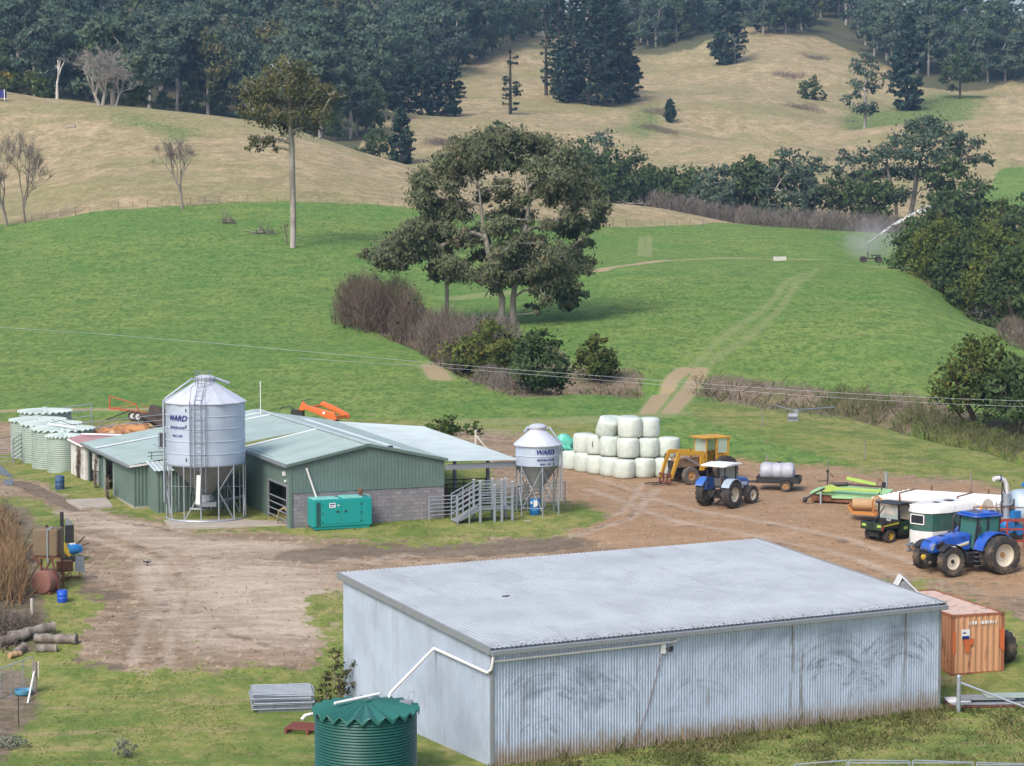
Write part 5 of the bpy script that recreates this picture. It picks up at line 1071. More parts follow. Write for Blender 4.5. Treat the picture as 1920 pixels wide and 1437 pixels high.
# pen under the awning
A1, A2, A3, A4 = dw(9.0,.8), dw(12.9,.6), dw(16.2,-.4), dw(13.2,6)
for q in (A1,A2,A3,A4): q.z = 3.1
rail_fence('cattle_pen_fence', 'galvanised pen rails between the loading ramp and the small silo', [dw(10.6,-.2), dw(13.6,.4)], 1.45, 6, mat='galv_dull', post=1.5)
rail_fence('cattle_pen_fence', 'brown rusty pen rails deep under the awning', [dw(8.9,4.6), dw(12.6,4.2)], 1.5, 6, mat='red_rust', post=1.3)
rail_fence('cattle_pen_fence', 'dark pen rails running back behind the small silo', [dw(13.2,1.2), dw(15.3,2.6), dw(16.6,2.2)], 1.35, 6, mat='galv_dull', post=1.2)
rail_fence('cattle_pen_fence', 'rusty side rails of the pen under the awning', [dw(9.2,1.2), dw(9.2,4.4)], 1.6, 6, mat='red_rust', post=1.5)
rail_fence('cattle_race_gate', 'galvanised gate against the block wall left of the loading ramp', [dw(7.6,-.35), dw(9.2,-.25)], 1.25, 6, mat='galv', post=1.3, cat='gate')
def ramp():
    b = dw(9.3,-1.4); b.z = 3.05; o = thing('loading_ramp', 'galvanised cattle loading ramp with railed sides on tall posts', 'loading ramp', b, dang-.05)
    DK = .78
    a = MB(); a.bb(.55, 2.35, -.75, .35, DK-.07, DK); a.build('deck', M['galv_dull'], o)
    a = MB(); a.slab((-.75,-.72,.12),(.55,-.72,DK-.02),(.55,.33,DK-.02),(-.75,.33,.12),.06); a.build('ramp', M['galv_dull'], o)
    for x, y, h in ((.55,-.75,2.25),(1.35,-.75,2.0),(1.75,-.78,2.3),(2.35,-.75,2.15),(.55,.35,2.2),(1.6,.35,2.2),(2.35,.35,2.2)):
        a = MB(); a.bar((x,y,-.4),(x,y,h),.11); a.mat(1).bar((x,y,h),(x,y,h+.03),.13); a.build('post', [M['galv'], M['white']], o)
    for y in (-.75,.35):
        for z in (.30,.58,.86,1.14,1.36):
            a = MB(); a.bar((.55,y,DK+z),(2.35,y,DK+z-.04),.05); a.bar((.55,y,DK+z),(-.7,y,.14+z),.05); a.build('rail', M['galv'], o)
        for x in (-.05,-.7):
            zz = .12+(DK-.14)*(x+.75)/1.3; a = MB(); a.bar((x,y,zz-.5),(x,y,zz+1.4),.06); a.build('post', M['galv'], o)
ramp()
a = MB(); a.tube([(0,0,0),(.0,0,1.02),(.35,.1,1.15),(.72,.1,1.15),(1.0,.1,1.0),(1.0,.1,0)],.035,6); a.bb(.12,.9,.08,.12,.25,.92); o = a.build('squeeze_gate', M['rust']); b = dw(11.6,5.2); o.location = (b.x,b.y,3.1); tag(o,'rusty rounded squeeze gate standing under the awning','gate')
M['dull_blue'] = paint('dull_blue_plastic', (.03,.09,.19), .5, .4)
M['soil'] = paint('dark_soil', (.05,.04,.035), .95, .4, (.10,.08,.06))
M['water'] = (lambda t: t.bsdf((.10,.11,.12), .32, 0))(NT('still_water'))
M['tub_blue'] = paint('tub_blue', (.10,.36,.55), .4, .2)
M['hopper_red'] = rusty('dull_red_rust', (.24,.11,.085), (.15,.055,.035), .35)
M['pale_conc'] = paint('pale_concrete', (.55,.53,.49), .8, .3)
M['shrub_pale'] = leaf_mat('silvery_leaves', (.22,.25,.19), (.42,.45,.37), None, .35)
M['olive_leaf'] = leaf_mat('sapling_leaves', (.070,.075,.030), (.150,.150,.065))
# ---------------------------------------------------------------- vehicles and machines
M['tyre'] = paint('muddy_tyre', (.035,.033,.032), .85, .75, (.20,.145,.095), 0, 2.2)
M['tyre_grey'] = paint('worn_tyre', (.095,.085,.075), .9, .6, (.20,.15,.105), 0, 3)
M['blue'] = paint('tractor_blue', (.018,.095,.46), .3, .35, (.25,.2,.15), 0, 1.5)
M['blue_old'] = paint('faded_tractor_blue', (.03,.13,.46), .45, .4, (.28,.24,.2), 0, 3)
M['rim_cream'] = paint('cream_rim', (.62,.56,.46), .45, .35, (.32,.24,.15), 0, 3)
M['rim_yellow'] = paint('yellow_rim', (.50,.33,.03), .5, .3, (.25,.18,.1))
M['rim_rust'] = rusty('rusty_rim', (.36,.20,.08), amount=.5)
M['old_yellow'] = rusty('old_yellow_paint', (.50,.27,.022), (.18,.075,.03), .38, .6, 2.5, False)
M['glass'] = (lambda t: t.bsdf((.10,.30,.27), .08, 0, **{'Transmission_Weight': .55, 'IOR': 1.1}))(NT('green_cab_glass'))
M['glass_clear'] = (lambda t: t.bsdf((.55,.62,.60), .1, 0, **{'Transmission_Weight': .5, 'IOR': 1.1}))(NT('hazy_cab_glass'))
M['lime'] = paint('lime_canvas', (.27,.52,.26), .55, .25, (.20,.22,.10))
M['lime_paint'] = paint('lime_paint', (.36,.52,.10), .5, .35, (.25,.2,.1))
M['float_green'] = paint('float_green', (.030,.105,.090), .35, .4, (.16,.15,.12))
M['float_white'] = paint('float_white', (.66,.66,.65), .4, .3, (.40,.36,.30))
M['orange'] = paint('orange_paint', (.68,.15,.030), .45, .3, (.30,.10,.04))
M['teal'] = paint('teal_paint', (.008,.285,.270), .38, .12, (.10,.2,.18))
M['teal_top'] = paint('teal_top', (.18,.52,.49), .4, .15, (.2,.4,.36))
M['bright_blue'] = paint('bright_blue_plastic', (.01,.09,.55), .4, .15)
M['blue_drum'] = paint('blue_plastic', (.012,.155,.42), .4, .2, (.15,.14,.13))
M['red'] = paint('red_paint', (.38,.045,.03), .45, .4, (.2,.08,.05))
M['amber'] = paint('amber_lens', (.55,.24,.03), .3, 0)
M['seat'] = paint('grey_seat', (.08,.08,.085), .8, .2)
M['wood'] = bark_mat('weathered_wood', (.26,.23,.20), (.14,.12,.105), 3)
M['tan_wood'] = paint('tan_timber', (.42,.27,.14), .75, .4)
M['poly_grey'] = paint('grey_polythene', (.38,.39,.44), .5, .6, (.20,.20,.22), 0, 1.6)
M['slurry_galv'] = galv_mat('tanker_sheet', (.40,.50,.58), .4, None, .2, (), .25)
def wheel(parent, x, y, R_, w, rim, side, tyre='tyre', rimm='rim_cream', lugs=0, name='wheel', hub='rim_rust', steer=0, dish=.5):
    """side: +1 outer face towards +y"""
    o = MB(); h = w/2; pr = [(rim*.98,-h*.72),(rim*1.03,-h*.86),(R_*.86,-h),(R_*.955,-h*.86),(R_*.975,-h*.4),(R_*.975,h*.4),(R_*.955,h*.86),(R_*.86,h),(rim*1.03,h*.86),(rim*.98,h*.72)]
    if not lugs: pr = [(r*(1.025 if r > R_*.94 else 1), z) for r, z in pr]
    o.lathe(pr, 36, axis='y', cap0=False, cap1=False)
    for k in range(lugs):
        for s in (-1, 1):
            th = 2*PI*(k+(.5 if s > 0 else 0))/lugs; t2 = th+.62*2*PI/lugs*1.6
            P = lambda t, r, yy: Vector((math.cos(t)*r, yy, math.sin(t)*r)); b = .16*2*PI/lugs*1.6; q = []
            for (t, yy) in ((th, .03*s), (t2, h*.97*s)):
                for r in (R_*.95, R_*1.0):
                    for dt in (-b, b): q.append(P(t+dt, r if abs(yy) < h*.5 else r*.985, yy))
            o.add(q, [(0,1,3,2),(4,6,7,5),(0,4,5,1),(2,3,7,6),(0,2,6,4),(1,5,7,3)])
    wo = o.build(name, M[tyre], parent, smooth=35); wo.location = (x, y, R_); wo.rotation_euler = (0, 0, steer)
    r = MB(); f = side
    r.lathe([(rim, -h*.7), (rim, h*.7)], 32, axis='y', cap0=False, cap1=False)
    r.lathe([(rim*1.0, f*h*.70), (rim*.93, f*h*.66), (rim*.90, f*h*dish), (rim*.55, f*h*(dish-.18)), (rim*.5, f*h*(dish-.05)), (.03, f*h*(dish-.05))], 32, axis='y', cap0=False, cap1=False)
    ro = r.build('rim', M[rimm], wo, smooth=40)
    hb = MB(); hb.lathe([(rim*.26, f*h*(dish-.06)), (rim*.24, f*h*(dish+.08)), (.02, f*h*(dish+.10))], 16, axis='y', cap0=False); hb.build('hub', M[hub], wo, smooth=40)
    return wo
def arc_fender(mb, R_, y0, y1, a0, a1, th=.04, n=12, cx=0, cz=0):
    for i in range(n):
        p = [(cx+math.cos(t)*r, cz+math.sin(t)*r) for t, r in ((a0+(a1-a0)*i/n, R_), (a0+(a1-a0)*(i+1)/n, R_), (a0+(a1-a0)*(i+1)/n, R_+th), (a0+(a1-a0)*i/n, R_+th))]
        mb.prism(p, y0, y1, 'xz')
def big_tractor():
    g = ground(1806, 1076); o = thing('blue_tractor', 'large clean blue tractor with a closed glass cab and dual rear tyres', 'tractor', (g.x, g.y+.85, g.z), R(207))
    # x forward (0 = mid wheelbase), left side (+y) faces the viewer
    for s in (1, -1):
        wheel(o, 1.30, s*.98, .70, .46, .40, s, lugs=15, steer=R(2), name='front_wheel', hub='black')
        wheel(o, -1.25, s*1.02, .93, .56, .56, s, lugs=17, name='rear_wheel', dish=.35)
    wheel(o, -1.25, 1.66, .93, .56, .56, 1, lugs=17, name='rear_wheel', dish=.1); wheel(o, -1.25, -1.66, .93, .56, .56, -1, lugs=17, name='rear_wheel', dish=.1)
    a = MB(); a.prism([(-.35,1.02),(2.00,1.02),(2.15,1.18),(2.10,1.45),(1.80,1.68),(.95,1.84),(-.35,1.90)], -.40, .40, 'xz'); b = a.build('bonnet', M['blue'], o, smooth=30, bevel=.09)
    a = MB(); a.slab((2.155,-.26,1.16),(2.155,.26,1.16),(2.02,.22,1.52),(2.02,-.22,1.52),.03); a.slab((1.95,-.2,1.60),(1.95,.2,1.60),(1.05,.2,1.835),(1.05,-.2,1.835),.02); a.build('grille', M['black'], b)
    for s in (1, -1):
        a = MB(); a.prism([(1.98,1.16),(2.10,1.22),(1.95,1.50),(1.80,1.52)], s*.38, s*.425, 'xz'); a.build('headlight', M['glass_clear'], b)
        a = MB(); a.prism([(1.05,1.32),(1.70,1.20),(1.80,1.42),(1.35,1.60)], s*.395, s*.412, 'xz'); a.build('side_grille', M['black'], b)
        a = MB(); a.prism([(-.2,1.42),(1.0,1.18),(1.05,1.26),(-.2,1.52)], s*.398, s*.409, 'xz'); a.mat(1).prism([(-.2,1.36),(.9,1.15),(.95,1.18),(-.2,1.42)], s*.398, s*.411, 'xz'); a.build('decal', [M['white'], M['rim_yellow']], b)
        a = MB(); a.prism([(-.1+i*.12, 1.66) if False else p for i, p in enumerate([(-.05,1.6),(.0,1.6),(.12,1.76),(.07,1.76)])], s*.398, s*.411, 'xz'); a.prism([(.1,1.58),(.15,1.58),(.27,1.74),(.22,1.74)], s*.398, s*.411, 'xz'); a.build('bonnet_vent', M['black'], b)
    a = MB(); a.bb(-1.5, 1.9, -.28, .28, .62, 1.05); a.bb(1.1, 1.5, -.75, .75, .58, .82); a.bb(-1.5, -1.0, -1.3, 1.3, .8, 1.05); a.bb(1.9, 2.15, -.3, .3, .75, 1.05); a.build('chassis', M['black'], o, bevel=.03)
    a = MB(); a.mat(0); a.lathe([(.02,.0),(.13,.02),(.13,.16),(.05,.2)], 16, c=(2.2,.12,.86), axis='x'); a.build('work_light', M['rim_yellow'], o)
    a = MB(); a.bb(2.15,2.25,-.35,-.25,.4,.95); a.bb(2.15,2.25,.25,.35,.4,.95); a.bb(2.2,2.6,-.32,-.28,.42,.48); a.build('front_linkage', M['black'], o)
    # cab
    lo = [(-.35,-.62),(-1.75,-.66),(-1.75,.66),(-.35,.62)]; hi = [(-.55,-.68),(-1.85,-.70),(-1.85,.70),(-.55,.68)]; z0, z1 = 1.15, 2.66
    a = MB(); V8 = [(*p, z0) for p in lo]+[(*p, z1) for p in hi]; a.add(V8, [(0,1,5,4),(1,2,6,5),(2,3,7,6),(3,0,4,7)]); a.build('cab_glass', M['glass'], o)
    a = MB()
    for p, q in zip(lo, hi): a.bar((*p, z0-.1), (*q, z1), .085)
    for s in (1, -1): a.bar((-1.05, s*.66, 1.0), (-1.12, s*.715, z1), .08); a.bar((-.35,s*.63,1.12),(-1.75,s*.67,1.12),.07)
    a.build('cab_frame', M['black'], o)
    a = MB(); a.bb(-1.35,-.95,-.25,.25,1.3,1.42); a.bb(-1.42,-1.3,-.25,.25,1.4,2.0); a.build('seat', M['seat'], o, bevel=.05)
    a = MB(); a.tube([(-.5,0,1.35),(-.75,0,1.75)],.03,6); a.lathe([(.19,-.015),(.21,0),(.19,.015)],20,c=(-.77,0,1.78),cap0=False,cap1=False); a.build('steering_wheel', M['black'], o)
    a = MB(); a.prism([(-.30,-.74),(-.36,-.80),(-1.95,-.80),(-2.02,-.72),(-2.02,.72),(-1.95,.80),(-.36,.80),(-.30,.74)], z1, z1+.10, 'xy'); a.prism([(-.45,-.62),(-1.85,-.66),(-1.85,.66),(-.45,.62)], z1+.09, z1+.20, 'xy'); r = a.build('cab_roof', M['blue'], o, smooth=30, bevel=.045)
    a = MB(); a.bb(-1.15,-.6,-.38,.38,z1+.20,z1+.212); a.build('roof_hatch', M['seat'], r); a = MB(); a.lathe([(.07,z1+.2),(.07,z1+.34),(.02,z1+.37)],12,c=(-1.6,-.45,0)); a.build('beacon', M['amber'], r)
    a = MB(); a.lathe([(.14,z1+.2),(.13,z1+.25),(.02,z1+.26)],14,c=(-1.7,.3,0)); a.build('aerial_dome', M['text_blue'], r)
    for s in (1, -1):
        a = MB(); arc_fender(a, 1.0, s*.72, s*1.42, R(12), R(150), .06, 14, -1.25, .93); a.build('rear_mudguard', M['blue'], o, smooth=40)
        a = MB(); arc_fender(a, .79, s*.76, s*1.2, R(40), R(180), .035, 10, 1.30, .70); a.build('front_mudguard', M['black'], o, smooth=40)
        a = MB(); a.tube([(-.45,s*.65,2.2),(-.35,s*.95,2.2)],.02,6); a.bb(-.42,-.36,s*.9,s*1.08,1.95,2.3); a.build('mirror', M['black'], o)
    a = MB(); a.bb(-.55,.25,.45,.85,.45,1.0); a.build('fuel_tank', M['black'], o, bevel=.06)
    a = MB()
    for i in range(4): a.bb(-.62,-.15,.86,1.08,.35+i*.22,.39+i*.22)
    a.build('step', M['seat'], o)
    a = MB(); a.tube([(.05,-.45,1.5),(.05,-.5,2.4),(-.0,-.5,2.62),(-.12,-.5,2.75)], .07, 10); a.build('exhaust', M['black'], o, smooth=50)
big_tractor()
def small_tractor():
    g = ground(1358, 952); o = thing('blue_tractor', 'smaller mud splashed blue tractor with a white canopy roof and no cab glass', 'tractor', (g.x+.35, g.y+1.1, g.z), R(53))
    # right side (-y) faces the viewer
    for s in (1, -1):
        wheel(o, 1.10, s*.78, .53, .36, .30, s, lugs=13, name='front_wheel', rimm='rim_cream', hub='rim_rust', steer=R(-4))
        wheel(o, -1.05, s*.86, .76, .48, .42, s, lugs=15, name='rear_wheel', dish=.0)
    a = MB(); a.prism([(-.1,.95),(1.55,.92),(1.66,1.05),(1.60,1.32),(1.35,1.45),(-.1,1.52)], -.32, .32, 'xz'); b = a.build('bonnet', M['blue_old'], o, smooth=30, bevel=.06)
    a = MB(); a.prism([(.1,1.12),(1.35,1.02),(1.4,1.2),(.1,1.32)], -.335, -.318, 'xz'); a.prism([(.1,1.12),(1.35,1.02),(1.4,1.2),(.1,1.32)], .318, .335, 'xz'); a.build('decal', M['white'], b)
    a = MB(); a.bb(1.62,1.67,-.24,.24,.98,1.3); a.build('grille', M['black'], b)
    a = MB(); a.bb(-1.3,1.5,-.2,.2,.5,.95); a.bb(.95,1.25,-.6,.6,.42,.62); a.bb(-1.3,-.8,-.7,.7,.62,.9); a.bar((-1.2,.4,.6),(-1.95,.45,.35),.07); a.bar((-1.2,-.4,.6),(-1.95,-.45,.35),.07); a.bar((-1.3,0,1.0),(-1.9,0,.6),.06); a.build('chassis', M['black'], o)
    for s in (1, -1):
        a = MB(); arc_fender(a, .82, s*.60, s*1.10, R(20), R(150), .05, 12, -1.05, .76); a.bb(-1.5,-.5,s*.58,s*.62,.95,1.55); a.build('rear_mudguard', M['fender_grey'] if s < 0 else M['blue_old'], o, smooth=40)
        for x, zt_ in ((-1.35,2.32),(-.2,2.25)): a = MB(); a.bar((x, s*.56, 1.0), (x, s*.56, zt_), .06); a.build('roof_post', M['black'], o)
    a = MB(); a.prism([(-1.75,2.28),(-1.70,2.38),(-.8,2.46),(.15,2.40),(.22,2.30)], -.78, .78, 'xz'); a.build('canopy_roof', M['white'], o, smooth=40, bevel=.05)
    a = MB(); a.bar((.0,.56,1.45),(.0,.56,2.2),.04); a.slab((.02,-.56,1.5),(.02,.56,1.5),(-.16,.56,2.25),(-.16,-.56,2.25),.015); a.build('windscreen', M['glass_clear'], o)
    a = MB(); a.bb(-1.1,-.7,-.24,.24,1.05,1.18); a.bb(-1.18,-1.05,-.24,.24,1.15,1.6); a.build('seat', M['seat'], o, bevel=.05)
    a = MB(); a.tube([(-.25,0,1.35),(-.45,0,1.6)],.025,6); a.lathe([(.17,-.015),(.19,0),(.17,.015)],18,c=(-.46,0,1.62),cap0=False,cap1=False); a.build('steering_wheel', M['black'], o)
    for k in range(3): a = MB(); a.tube([(.1,.2+.12*k,1.5),(.7,.28+.12*k,1.72),(1.5,.32+.1*k,1.45),(1.95,.35,.95-.1*k),(1.8,.3,.6)], .035, 6); a.build('loader_hose', M['black'], o, smooth=60)
    a = MB(); a.tube([(.5,.34,1.4),(.5,.36,2.05)], .04, 8); a.build('exhaust', M['black'], o)
M['fender_grey'] = paint('chalky_fender', (.30,.40,.48), .6, .5, (.3,.22,.18))
small_tractor()
def loader():
    g = ground(1290, 906); o = thing('loader_tractor', 'old rusty yellow loader tractor with a square cab and pallet forks on the ground', 'loader', (g.x+.9, g.y+.7, g.z), R(208))
    for s in (1, -1):
        wheel(o, 1.35, s*.80, .52, .32, .27, s, 'tyre_grey', 'rim_rust', 0, 'front_wheel'); wheel(o, -1.05, s*.90, .80, .46, .44, s, 'tyre', 'rim_rust', 15, 'rear_wheel', dish=.1)
    Y = M['old_yellow']
    a = MB(); a.prism([(.15,.95),(2.0,.95),(2.12,1.1),(2.0,1.5),(.15,1.58)], -.36, .36, 'xz'); a.build('bonnet', M['old_bonnet'], o, smooth=30, bevel=.04)
    a = MB(); a.bb(2.05,2.2,-.34,.34,.9,1.35); a.build('grille', M['black'], o); a = MB(); a.bb(-1.4,2.0,-.26,.26,.55,.98); a.bb(1.2,1.5,-.65,.65,.42,.62); a.build('chassis', M['black'], o)
    c = MB(); z0, z1 = 1.0, 2.62
    for x, y in ((.15,.62),(.15,-.62),(-.55,.66),(-.55,-.66),(-1.35,.66),(-1.35,-.66)): c.bar((x,y,z0-.1),(x-.04,y,z1),.085)
    for s in (1, -1):
        c.bar((.15,s*.63,1.0),(-1.35,s*.66,1.0),.08); c.bar((-.55,s*.66,1.72),(-1.35,s*.66,1.72),.07)
        c.slab((-.6,s*.67,1.0),(-1.32,s*.67,1.0),(-1.32,s*.67,1.7),(-.6,s*.67,1.7),.02)
    c.bar((.15,-.62,1.62),(.15,.62,1.62),.06); c.build('cab_frame', Y, o)
    a = MB(); a.bb(-1.55,.42,-.78,.78,z1,z1+.09); a.build('cab_roof', Y, o, bevel=.03)
    a = MB(); a.quad((.16,-.58,1.65),(.16,.58,1.65),(.13,.58,2.6),(.13,-.58,2.6)); a.build('windscreen', M['glass_clear'], o)
    for s in (1, -1): a = MB(); a.quad((-.6,s*.665,1.76),(-1.3,s*.665,1.76),(-1.3,s*.665,2.58),(-.6,s*.665,2.58)); a.build('side_window', M['glass_clear'], o)
    a = MB(); a.bb(-1.0,-.6,-.24,.24,1.0,1.15); a.bb(-1.1,-.95,-.24,.24,1.1,1.6); a.build('seat', M['seat'], o)
    a = MB(); a.tube([(.0,0,1.3),(-.3,0,1.68)],.025,6); a.lathe([(.18,-.02),(.20,0),(.18,.02)],18,c=(-.32,0,1.7),cap0=False,cap1=False); a.build('steering_wheel', M['black'], o)
    for s in (1, -1):
        a = MB(); a.bb(.25,.55,s*.50,s*.66,.75,1.85); a.prism([(.3,1.9),(.3,1.65),(1.9,1.72),(2.45,.35),(2.65,.35),(2.12,1.90),(1.9,1.98)], s*.52, s*.64, 'xz'); a.build('lift_arm', Y, o, bevel=.02)
        a = MB(); a.tube([(.4,s*.58,.95),(1.6,s*.58,1.6)],.05,8); a.build('lift_ram', M['galv_dull'], o)
    a = MB(); a.bb(2.55,2.62,-.62,.62,.08,.16); a.bb(2.55,2.62,-.62,.62,.55,.63)
    for y in (-.6,-.2,.2,.6): a.bb(2.54,2.63,y-.04,y+.04,.08,.63)
    f = a.build('fork_carriage', M['red_rust'], o)
    for y in (-.4,.4): a = MB(); a.bb(2.6,3.75,y-.06,y+.06,.05,.10); a.build('fork', M['black'], f)
    a = MB(); a.tube([(1.0,.28,1.5),(1.0,.28,2.05)],.045,8); a.build('exhaust', M['rust'], o)
    a = MB(); a.lathe([(.15,-.03),(.17,0),(.15,.03)],18,c=(.55,0,1.78),cap0=False,cap1=False); a.tube([(.55,0,1.55),(.55,0,1.78)],.02,5); a.build('spare_steering_ring', M['black'], o)
    a = MB(); a.tube([(2.4,-.55,.5),(2.2,-.6,1.75)],.05,6); a.build('crowd_ram', M['black'], o)
M['old_bonnet'] = rusty('faded_bonnet', (.30,.20,.12), (.14,.06,.035), .45, .7, 2.5, False)
loader()
def utv():
    g = ground(1655, 1018); o = thing('utility_buggy', 'dark green farm utility buggy with a roof and tipping tray', 'buggy', (g.x+.55, g.y+1.0, g.z), R(40))
    for x, s in ((.95,1),(.95,-1),(-.80,1),(-.80,-1)): wheel(o, x, s*.62, .34, .28, .19, s, 'tyre', 'rim_yellow', 12, hub='rim_yellow')
    a = MB(); a.bb(-1.45,-.1,-.70,.70,.72,.78); 
    for y0, y1 in ((-.70,-.66),(.66,.70)): a.bb(-1.45,-.1,y0,y1,.74,1.05)
    a.bb(-.14,-.1,-.7,.7,.74,1.08); t = a.build('tray', M['black'], o)
    a = MB(); a.bb(-1.49,-1.45,-.70,.70,.66,1.05); tg_ = a.build('tailgate', M['tail_green'], t)
    for y in (-.5,.5): a = MB(); a.bb(-1.51,-1.488,y-.16,y+.1,.82,.95); a.build('tailgate_panel', M['lime_paint'], tg_)
    a = MB(); a.bb(-1.51,-1.488,-.15,.15,.80,.97); a.build('badge', M['black'], tg_)
    for s in (1, -1):
        a = MB(); a.prism([(-1.35,.86),(-.15,.92),(-.15,1.02),(-1.35,.92)], s*.70, s*.706, 'xz'); a.build('side_stripe', M['yellow_stripe'], t)
        a = MB(); a.bb(-1.47,-1.38,s*.62,s*.74,.66,.92); a.build('tail_light', M['red'], t)
    a = MB(); a.bb(-1.3,1.35,-.35,.35,.30,.55); a.bb(-.1,1.0,-.72,.72,.32,.42); a.bb(-1.1,-.5,-.5,.5,.3,.7); a.build('chassis', M['black'], o)
    a = MB(); a.prism([(.75,.42),(1.45,.42),(1.5,.75),(1.2,.98),(.75,1.05)], -.66, .66, 'xz'); a.build('bonnet', M['tail_green'], o, bevel=.04)
    for s in (1, -1):
        a = MB(); a.bb(-.05,.72,s*.66,s*.72,.42,.98); d = a.build('door', M['tail_green'], o); a = MB(); a.bb(.2,.5,s*.72,s*.726,.6,.75); a.build('door_badge', M['lime_paint'], d)
    a = MB()
    for s in (1, -1): a.bar((-.12,s*.66,.4),(-.15,s*.66,1.88),.07); a.bar((1.0,s*.66,1.0),(.6,s*.66,1.88),.06); a.bar((-.15,s*.66,1.88),(.6,s*.66,1.88),.06)
    a.build('roll_frame', M['black'], o)
    a = MB(); a.prism([(-.35,1.88),(-.35,1.93),(.2,1.98),(.82,1.94),(.85,1.88)], -.76, .76, 'xz'); a.build('roof', M['black'], o, bevel=.03)
    a = MB(); a.quad((-.13,-.6,1.12),(-.13,.6,1.12),(-.14,.6,1.84),(-.14,-.6,1.84)); a.build('rear_window', M['glass_clear'], o); a = MB(); a.quad((.98,-.6,1.05),(.98,.6,1.05),(.62,.6,1.84),(.62,-.6,1.84)); a.build('windscreen', M['glass_clear'], o)
    a = MB(); a.bb(.0,.45,-.6,.6,.72,.84); a.bb(-.08,.08,-.6,.6,.8,1.3); a.build('seat', M['seat'], o)
    lettering('XUV', .15, lambda x, y: (-.30-x*1, -.7065, 1.13+y) if False else (-.145, -x, 1.0+y), M['white'], o)
    a = MB(); a.tube([(-1.2,.2,.9),(-.35,.1,1.75)],.03,6); a.build('tray_pole', M['black'], o)
M['tail_green'] = paint('dark_green_panel', (.014,.040,.022), .35, .2, (.15,.12,.08)); M['yellow_stripe'] = paint('yellow_stripe', (.50,.42,.04), .4, .1)
utv()
def horse_float():
    g = ground(1728, 1040); o = thing('horse_float', 'green and white rounded horse float with a framed front window', 'trailer', (g.x+1.1, g.y+2.0, g.z), R(222))
    def plan(x0, x1, w, k): return [(x0,-w),(x1-k*1.2,-w),(x1-.25*k,-w*.72),(x1,-w*.3),(x1,w*.3),(x1-.25*k,w*.72),(x1-k*1.2,w),(x0,w)]
    a = MB(); a.prism(plan(-2.0,1.5,1.0,.9), .35, 1.05, 'xy'); a.build('lower_body', M['float_white'], o, smooth=30, bevel=.03)
    a = MB(); a.prism(plan(-2.0,1.5,1.0,.9), 1.05, 1.98, 'xy'); b = a.build('upper_body', M['float_green'], o, smooth=30)
    a = MB(); P = plan(-2.05,1.56,1.04,.9); Q = [(x*.94, y*.72) for x, y in P]; n = len(P)
    mid = [(x*.985, y*.93) for x, y in P]; vs = [(*p,1.96) for p in P]+[(*p,2.22) for p in mid]+[(*p,2.36) for p in Q]; a.add(vs, [(i,(i+1)%n,(i+1)%n+n,i+n) for i in range(n)]+[(i+n,(i+1)%n+n,(i+1)%n+2*n,i+2*n) for i in range(n)]+[tuple(2*n+i for i in range(n))])
    r = a.build('roof', M['float_white'], o, smooth=50); a = MB(); a.bar((-.2,-1.0,2.2),(-.2,1.0,2.2),.03); a.bb(-1.2,-.8,-.2,.2,2.35,2.40); a.bb(-.1,.2,-.15,.15,2.35,2.39); a.build('roof_vent', M['black'], r)
    w = MB(); w.slab((1.515,.34,1.42),(1.515,-.42,1.42),(1.515,-.42,1.84),(1.515,.34,1.84),.01); wo = w.build('window', M['glass_dark'], b)
    a = MB(); z0, z1 = 1.40, 1.86
    for p, q in (((1.52,.37,z0),(1.52,-.45,z0)),((1.52,.37,z1),(1.52,-.45,z1)),((1.52,.37,z0),(1.52,.37,z1)),((1.52,-.45,z0),(1.52,-.45,z1))): a.bar(p,q,.05)
    a.build('frame', M['white'], wo)
    for s in (1,-1): wheel(o, -.7, s*1.06, .33, .2, .2, s, 'tyre', 'white')
    a = MB(); a.bar((1.3,.4,.4),(2.5,0,.42),.08); a.bar((1.3,-.4,.4),(2.5,0,.42),.08); a.lathe([(.05,0),(.05,.7)],8,c=(2.2,0,.05)); a.lathe([(.12,-.04),(.14,0),(.12,.04)],14,c=(2.2,0,.14),axis='y'); a.build('drawbar', M['galv_dull'], o)
horse_float()
